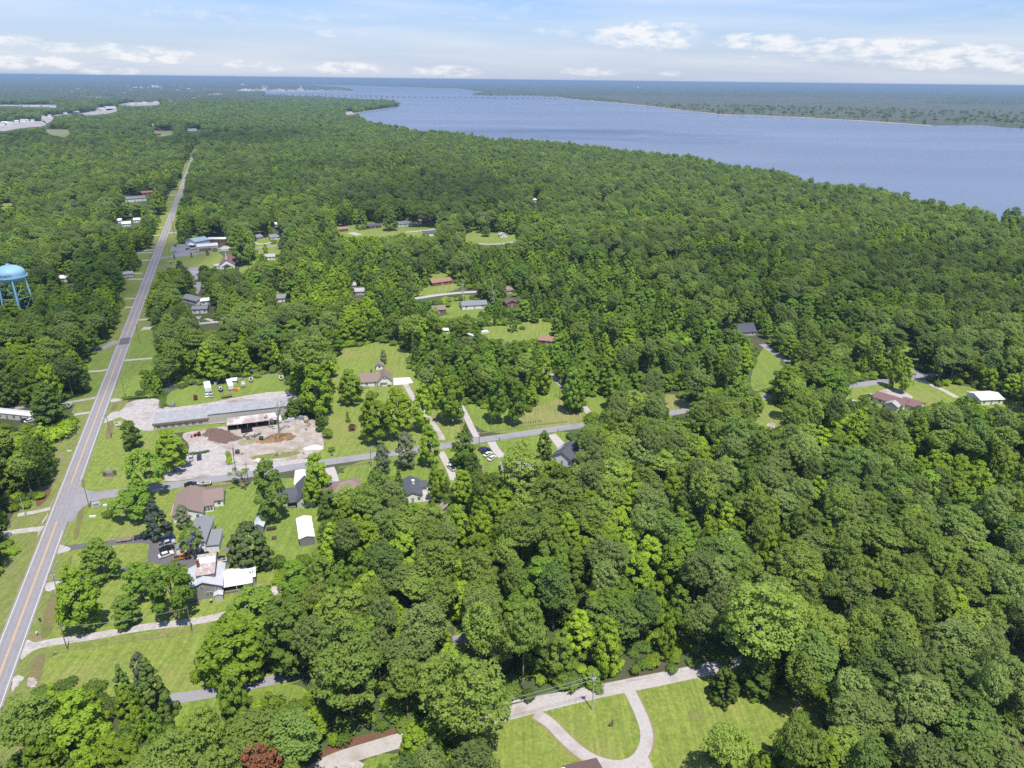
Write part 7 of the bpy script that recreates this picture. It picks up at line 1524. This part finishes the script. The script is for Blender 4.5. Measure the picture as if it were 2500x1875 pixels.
def seed_ring(r0, r1, cell, grow=1.0, hmul=1.0):
    x, y = grid(r0, r1, cell)
    s = rng.uniform(.68, 1.28, len(x)) * grow * np.where(rng.random(len(x)) < .1, .7, 1)
    pn = fbm(x, y, 170, 5) + .45 * rng.normal(size=len(x))
    right = np.clip((x + 20) / 120, -1, 1) * .25 + np.where(y < 420, .1, 0) + np.where((y > 320) & (y < 620) & (x > -40) & (x < 190), -.35, 0)
    far_ = np.clip((np.hypot(x, y) - 520) / 500, 0, 1)
    isp = pn + right + .3 * far_ > 0.0
    h = np.where(isp, 21.5, 17.0) * rng.uniform(.78, 1.15, len(x)) * hmul * np.where(rng.random(len(x)) < .06, 1.2, 1)
    w = np.where(isp, 10.9, 11.6) * s
    mid = (y > 300) & (y < 640) & (x > -90) & (x < 210)
    w = np.where(mid, w * .88, w)
    ok = clear(x, y, h, w / 2)
    ok &= ~(mid & (rng.random(len(x)) < .5))
    # second chance for smaller trees beside openings
    bad = ~ok
    h2 = np.where(bad, h * .6, h); w2 = np.where(bad, w * .62, w)
    ok2 = np.zeros(len(x), bool)
    if bad.any():
        i = np.nonzero(bad)[0]; ok2[i] = clear(x[i], y[i], h2[i], w2[i] / 2)
    if r0 < 1000:
        bad = ~ok & ~ok2; h3, w3 = h * .34, w * .42; i = np.nonzero(bad)[0]; k3 = clear(x[i], y[i], h3[i], w3[i] / 2)
        ok2[i] = k3; h2 = np.where(bad, h3, h2); w2 = np.where(bad, w3, w2)
    h = np.where(ok2, h2, h); w = np.where(ok2, w2, w); isp = np.where(ok2, isp & (rng.random(len(x)) < .4) & (h > 9), isp)
    ok |= ok2
    if r0 >= 3200: ok &= ~((x > 800) & (rng.random(len(x)) < .97))
    for kind, sel in (('pine', isp), ('broad', ~isp)):
        k = ok & sel; T[kind].append(np.stack([x[k], y[k], h[k], w[k], 1.25 * fbm(x[k], y[k], 95 if r0 < 900 else 150, 9) + .42 * rng.normal(size=k.sum()) + (.9 * mid[k] if kind == 'broad' else 0) + far_[k] * (.30 if kind == 'pine' else -.15)], 1))
seed_ring(55, 900, 8.9)
seed_ring(900, 1900, 9.4)
seed_ring(1900, 3200, 12.5, 1.5)
seed_ring(3200, 5200, 16.0, 1.8)
def zone(px, py):
    cols = ((160, 'at the left edge'), (420, 'left of the grass field' if py > 1400 else 'near the main road'), (700, 'below the grass field' if py > 1500 else 'on the left side'), (980, 'centre left'), (1250, 'left of centre'), (1520, 'right of centre'), (1780, 'centre right'), (2050, 'on the right side'), (2300, 'well to the right'), (9999, 'at the right edge'))
    rows = ((1000, 'past the side street'), (1150, 'level with the side street'), (1250, 'just below the side street'), (1350, 'below the picture centre'), (1460, 'high in the near wood'), (1560, 'deep in the near wood'), (1660, 'low in the near wood'), (1770, 'level with the horseshoe'), (9999, 'along the bottom edge'))
    return next(w for v, w in cols if px < v) + ', ' + next(w for v, w in rows if py < v)
def sizeword(h, base): return 'tall ' if h > base * 1.06 else 'short ' if h < base * .86 else ''
WOODS = {}
for kind, protos, tints, nm, base in (('pine', PINES, PTINT, 'pine_tree', 21.5), ('broad', BROADS, BTINT, 'broadleaf_tree', 17.0)):
    A_ = np.concatenate(T[kind])
    px, py, w_ = projv(A_[:, 0], A_[:, 1], A_[:, 2] * .8)
    infr = (px > -20) & (px < 2520) & (py < 1900) & (w_ > 0)
    order = np.argsort(np.where(infr, w_, w_ + 1e6)); A_ = A_[order]; px = px[order]; py = py[order]
    # which prototype: tint follows local patches
    q = A_[:, 4]
    fr_ = np.clip((np.hypot(A_[:, 0], A_[:, 1]) - 560) / 500, 0, 1)
    if kind == 'broad': q = np.where((fr_ > .3) & (rng.random(len(q)) < .8), np.minimum(q + .35 * fr_, .58), q)
    else: q = q + .2 * fr_
    groups = {t: [i for i, tt in enumerate(tints) if tt == t] for t in set(tints)}
    names = ['pine', 'pine2', 'pine3'] if kind == 'pine' else ['leaf', 'leaf2', 'leaf3']
    th = (-.05, .75) if kind == 'pine' else (.0, .6)
    idx = np.zeros(len(A_), int)
    for i in range(len(A_)):
        t = names[0] if q[i] < th[0] else names[2] if q[i] < th[1] and kind == 'pine' and q[i] > .35 else names[1] if kind == 'pine' else (names[1] if q[i] > th[1] else names[2] if q[i] > .2 else names[0])
        g_ = groups[t]; idx[i] = g_[i % len(g_)]
    used = sum(1 for o in bpy.data.objects if o.name.split('.')[0] == nm)
    nind = 298 - used
    labs = []
    for i in range(nind):
        x, y, h, w, _ = A_[i]
        wide_ = w / (10.9 if kind == 'pine' else 11.6)
        labs.append('%s%s%s %s %s' % (sizeword(h, base), 'broad ' if wide_ > 1.06 else 'narrow ' if wide_ < .88 else '', TINTW[tints[idx[i]]], 'pine' if kind == 'pine' else 'broadleaf tree', zone(px[i], py[i])))
    for lab in sorted(set(labs)):
        m_ = sorted([i for i in range(nind) if labs[i] == lab], key=lambda i: px[i]); k_ = len(m_)
        if k_ > 1:
            for r_, i in enumerate(m_):
                labs[i] = lab + (', leftmost of %d' % k_ if r_ == 0 else ', rightmost of %d' % k_ if r_ == k_ - 1 else ', %s from left' % ['', 'second', 'third', 'fourth', 'fifth', 'sixth', 'seventh', 'eighth', 'ninth', 'tenth'][min(r_, 9)])
    labs = [l if len(l.split()) <= 16 else l.replace('broadleaf tree', 'broadleaf').replace('short narrow', 'small').replace('tall broad', 'large') for l in labs]
    for i in range(nind):
        x, y, h, w, _ = A_[i]
        place(protos[idx[i]], nm, x, y, h, w, labs[i], 'tree', 'pines of the wood' if kind == 'pine' else 'broadleaf trees of the wood')
    WOODS[kind] = (A_[nind:], idx[nind:], protos)
print('TREES', {k: len(v[0]) for k, v in WOODS.items()})

def scatter(name, pts, idx, h, w, protos, label, cat):
    """one object: points carrying size, turn and variety, with the variety meshes set on them by geometry nodes"""
    coll = bpy.data.collections.new(name + '_varieties')
    for i, (crown, trunk, H, WD) in enumerate(protos):
        me = crown.copy(); me.materials.clear(); me.materials.append(crown.materials[0])
        if trunk is not None:
            bmn = [n.vector[:] for n in crown.corner_normals]
            V = np.empty(len(crown.vertices) * 3); crown.vertices.foreach_get('co', V); V = V.reshape(-1, 3)
            nv = len(V); tv = [v.co[:] for v in trunk.vertices]; tf = [tuple(j + nv for j in p.vertices) for p in trunk.polygons]
            me = bpy.data.meshes.new(name + '_variety')
            me.from_pydata(V.tolist() + tv, [], [tuple(range(4 * k, 4 * k + 4)) for k in range(nv // 4)] + tf)
            me.materials.append(crown.materials[0]); me.materials.append(trunk.materials[0])
            mi = np.zeros(len(me.polygons), int); mi[nv // 4:] = 1; me.polygons.foreach_set('material_index', mi)
            me.polygons.foreach_set('use_smooth', np.ones(len(mi), bool))
            tn = [trunk.corner_normals[j].vector[:] for j in range(len(trunk.loops))]
            me.normals_split_custom_set(bmn + tn); me.update()
        o = bpy.data.objects.new('%s_%02d' % (coll.name, i), me); coll.objects.link(o)
    me = bpy.data.meshes.new(name); me.vertices.add(len(pts)); me.vertices.foreach_set('co', np.asarray(pts, np.float32).ravel())
    Hs = np.array([p[2] for p in protos])[idx]; Ws = np.array([p[3] for p in protos])[idx]
    for an, ty, d in (('size', 'FLOAT_VECTOR', np.stack([w / Ws, w / Ws, h / Hs], 1)), ('turn', 'FLOAT_VECTOR', np.stack([np.zeros(len(h)), np.zeros(len(h)), rng.uniform(0, 6.28, len(h))], 1)), ('variety', 'INT', idx)):
        at = me.attributes.new(an, ty, 'POINT'); at.data.foreach_set('vector' if ty == 'FLOAT_VECTOR' else 'value', np.ascontiguousarray(d).astype(np.float32 if ty != 'INT' else np.int32).ravel())
    o = bpy.data.objects.new(name, me); COL.objects.link(o)
    ng = bpy.data.node_groups.new(name + '_nodes', 'GeometryNodeTree')
    ng.interface.new_socket('Geometry', in_out='INPUT', socket_type='NodeSocketGeometry'); ng.interface.new_socket('Geometry', in_out='OUTPUT', socket_type='NodeSocketGeometry')
    n = ng.nodes.new; gi = n('NodeGroupInput'); go = n('NodeGroupOutput'); ip = n('GeometryNodeInstanceOnPoints'); ci = n('GeometryNodeCollectionInfo')
    ci.inputs['Collection'].default_value = coll; ci.inputs['Separate Children'].default_value = True; ci.inputs['Reset Children'].default_value = True
    def attr(nm_, ty):
        a = n('GeometryNodeInputNamedAttribute'); a.data_type = ty; a.inputs['Name'].default_value = nm_; return a.outputs['Attribute']
    lk = ng.links.new
    lk(gi.outputs[0], ip.inputs['Points']); lk(ci.outputs[0], ip.inputs['Instance']); ip.inputs['Pick Instance'].default_value = True
    lk(attr('variety', 'INT'), ip.inputs['Instance Index']); lk(attr('size', 'FLOAT_VECTOR'), ip.inputs['Scale'])
    e2r = n('FunctionNodeEulerToRotation'); lk(attr('turn', 'FLOAT_VECTOR'), e2r.inputs[0]); lk(e2r.outputs[0], ip.inputs['Rotation'])
    lk(ip.outputs[0], go.inputs[0])
    md = o.modifiers.new('scatter', 'NODES'); md.node_group = ng
    return tag(o, label, cat, kind='stuff')
for kind, nm in (('pine', 'pine_wood'), ('broad', 'broadleaf_wood')):
    A_, idx, protos = WOODS[kind]
    pts = np.stack([A_[:, 0], A_[:, 1], np.zeros(len(A_))], 1)
    scatter(nm, pts, idx, A_[:, 2], A_[:, 3], protos, 'mass of pines stretching back to the river and the horizon' if kind == 'pine' else 'mass of broadleaf trees stretching back to the river and the horizon', 'woods')
# undergrowth
x, y = grid(60, 700, 4.6)
h = rng.uniform(1.8, 4.2, len(x)); w = rng.uniform(3.2, 5.5, len(x))
k = clear(x, y, h, w / 2, under=True) & (rng.random(len(x)) < .9)
BU = [make_bush('leaf3'), make_bush('leaf'), make_bush('leaf3', 3.2, 1.7)]
scatter('undergrowth', np.stack([x[k], y[k], np.zeros(k.sum())], 1), rng.integers(0, 3, k.sum()), h[k], w[k], [(a, None, c, d) for a, b_, c, d in BU], 'green undergrowth filling the floor of the near wood', 'undergrowth')
print('UNDER', k.sum())
# canopy of the far woods
def canopy():
    n_az = 1500; a = math.atan(1250 / F_PX) + .2
    rr = [3700.0]
    while rr[-1] < 52000: rr.append(rr[-1] * 1.011 + 3)
    rr = np.array(rr); th = np.linspace(-a, a, n_az)
    Rr, Th = np.meshgrid(rr, th, indexing='ij'); Rr = Rr * (1 + .004 * rng.normal(size=Rr.shape))
    X = Rr * np.sin(Th); Y = Rr * np.cos(Th)
    marsh = (X > 790) & (Rr < 8600 + 1500 * fbm(X.ravel(), Y.ravel(), 4000, 8).reshape(X.shape))
    Z = np.where(marsh, 2.0 + 1.6 * rng.random(Rr.shape), 9 + 8 * rng.random(Rr.shape))
    Z = Z + np.where(marsh, 0, 1.0) * 3 * fbm(X.ravel(), Y.ravel(), 1500, 3).reshape(Z.shape)
    px, py, _w = projv(X.ravel(), Y.ravel(), np.zeros(X.size))
    wet = inpoly(X.ravel(), Y.ravel(), RIVP)
    openp = np.zeros(X.size, bool)
    for c, poly in (('R', [(40, 300), (160, 262), (300, 250), (900, 250), (1080, 268), (1300, 272), (1600, 272), (1600, 300), (40, 304)]), ('S', [(580, 234), (752, 234), (752, 248), (580, 250)]), ('S', [(1400, 212), (1510, 208), (1510, 234), (1400, 236)]), ('b', [(1080, 236), (1500, 240), (1640, 246), (1500, 248), (1080, 244)]), ('S', [(0, 228), (90, 228), (90, 236), (0, 238)]), ('S', [(700, 144), (800, 144), (800, 152), (700, 152)]), ('S', [(890, 168), (980, 168), (980, 186), (890, 184)])):
        openp |= inpoly(px, py, [S_(c, *p) for p in poly])
    bad = (wet | openp).reshape(X.shape) | ((Rr < 5150) & (X < 800))
    V = np.stack([X.ravel(), Y.ravel(), Z.ravel()], 1)
    nr = len(rr)
    i, j = np.meshgrid(np.arange(nr - 1), np.arange(n_az - 1), indexing='ij')
    q = np.stack([i * n_az + j, i * n_az + j + 1, (i + 1) * n_az + j + 1, (i + 1) * n_az + j], -1).reshape(-1, 4)
    bf = bad.ravel(); q = q[~(bf[q].any(1))]
    # skirts where the canopy meets water or open ground: pull edge vertices down
    used = np.zeros(len(V), int); np.add.at(used, q.ravel(), 1)
    edge = (used > 0) & (used < 4); V[edge, 2] = 0.0
    me = bpy.data.meshes.new('far_woods'); me.from_pydata(V.tolist(), [], q[:, ::-1].tolist())
    me.update()
    m = mat('far_canopy', (0.020, 0.040, 0.016), (0.080, 0.105, 0.035), scale=0.012, rough=.95, world_co=True, detail=10, c3=(0.085, 0.085, 0.04), s3=.0008, lo3=.55, hi3=.62)
    me.materials.append(m)
    me.materials.append(mat('marsh_scrub', (0.040, 0.055, 0.028), (0.095, 0.098, 0.052), scale=0.006, rough=.95, world_co=True, detail=10))
    me.polygons.foreach_set('material_index', marsh.ravel()[q[:, 0]].astype(np.int32))
    o = bpy.data.objects.new('far_woods', me); COL.objects.link(o)
    tag(o, 'far woods and marsh reaching to the horizon beyond the river', 'woods', kind='stuff')
canopy()
# ---- clouds added overhead, out of view, to shade the middle distance
mc = bpy.data.materials.new('shade_cloud_vapour'); mc.use_nodes = True; nt = mc.node_tree; nt.nodes.clear()
o_ = nt.nodes.new('ShaderNodeOutputMaterial'); mx = nt.nodes.new('ShaderNodeMixShader'); mx.inputs[0].default_value = .085
tr = nt.nodes.new('ShaderNodeBsdfTransparent'); df = nt.nodes.new('ShaderNodeBsdfDiffuse'); df.inputs[0].default_value = (.9, .9, .9, 1)
nt.links.new(tr.outputs[0], mx.inputs[1]); nt.links.new(df.outputs[0], mx.inputs[2]); nt.links.new(mx.outputs[0], o_.inputs[0])
rc = random.Random(4)
for (px, py, rx, ry, lab) in ((230, 700, 120, 330, 'unseen cloudlike blocker added to shade the woods left of the main road'), (860, 470, 330, 330, 'unseen cloudlike blocker added to shade the woods behind the far lawns'), (2120, 690, 260, 130, 'unseen cloudlike blocker added to shade the woods on the right'), (1500, 330, 600, 420, 'large unseen cloudlike blocker added to shade the woods towards the river'), (300, 340, 500, 500, 'far unseen cloudlike blocker added to shade the distant left woods')):
    g = G(px, py); c_ = g + SUN_DIR * (1300 / SUN_DIR.z); mbc = MB()
    for k in range(11):
        a, q = rc.uniform(0, 6.28), math.sqrt(rc.random()); cx, cy = rx * .75 * q * math.cos(a), ry * .75 * q * math.sin(a); rr_ = rc.uniform(.28, .5)
        prof = [(max(.01, math.sin(math.pi * i / 10)) * rx * rr_, -40 * math.cos(math.pi * i / 10) + k * .5) for i in range(11)]
        mbc.lathe(prof, 24, (cx, cy), 1, ry / rx)
        n0 = 24 * 11; mbc.v[-n0:] = [(cx + (vx - cx), cy + (vy - cy), vz) for vx, vy, vz in mbc.v[-n0:]]
    tag(mbc.build('shade_cloud', mc, loc=c_, smooth=True), lab, kind='structure')
# ---- things of one kind that share a look are told apart by their order from left to right
ORD = 'first second third fourth fifth sixth seventh eighth ninth tenth eleventh twelfth thirteenth fourteenth fifteenth sixteenth seventeenth eighteenth nineteenth twentieth'.split() + ['twenty-' + w for w in 'first second third fourth fifth sixth seventh eighth ninth'.split()]
by = {}
for o in bpy.data.objects:
    if o.parent is None and o.get('label') and o.get('group') and 'wood' not in o['group'] and o.name in COL.objects: by.setdefault(o['label'], []).append(o)
for lab, os_ in by.items():
    if 1 < len(os_) <= 29:
        os_.sort(key=lambda o: proj((o.location.x, o.location.y, o.location.z))[0])
        for i, o in enumerate(os_):
            base_ = lab.replace('one of eight little evergreen shrubs in a row above', 'little evergreen shrub in a row above')
            o['label'] = base_ + ', %s from left' % ORD[i]
# ---- haze
hz = MB(); hz.box(-60500, -400, -1.0, 60500, 60500, 154.0)
m = bpy.data.materials.new('haze_air'); m.use_nodes = True; nt = m.node_tree; nt.nodes.clear()
o_ = nt.nodes.new('ShaderNodeOutputMaterial'); v_ = nt.nodes.new('ShaderNodeVolumePrincipled')
v_.inputs['Color'].default_value = (0.34, 0.50, 0.68, 1); v_.inputs['Density'].default_value = HAZE_D; v_.inputs['Anisotropy'].default_value = 0.0
nt.links.new(v_.outputs[0], o_.inputs['Volume'])
tag(hz.build('haze', m), 'thin blue haze over the whole landscape', 'haze', kind='stuff')
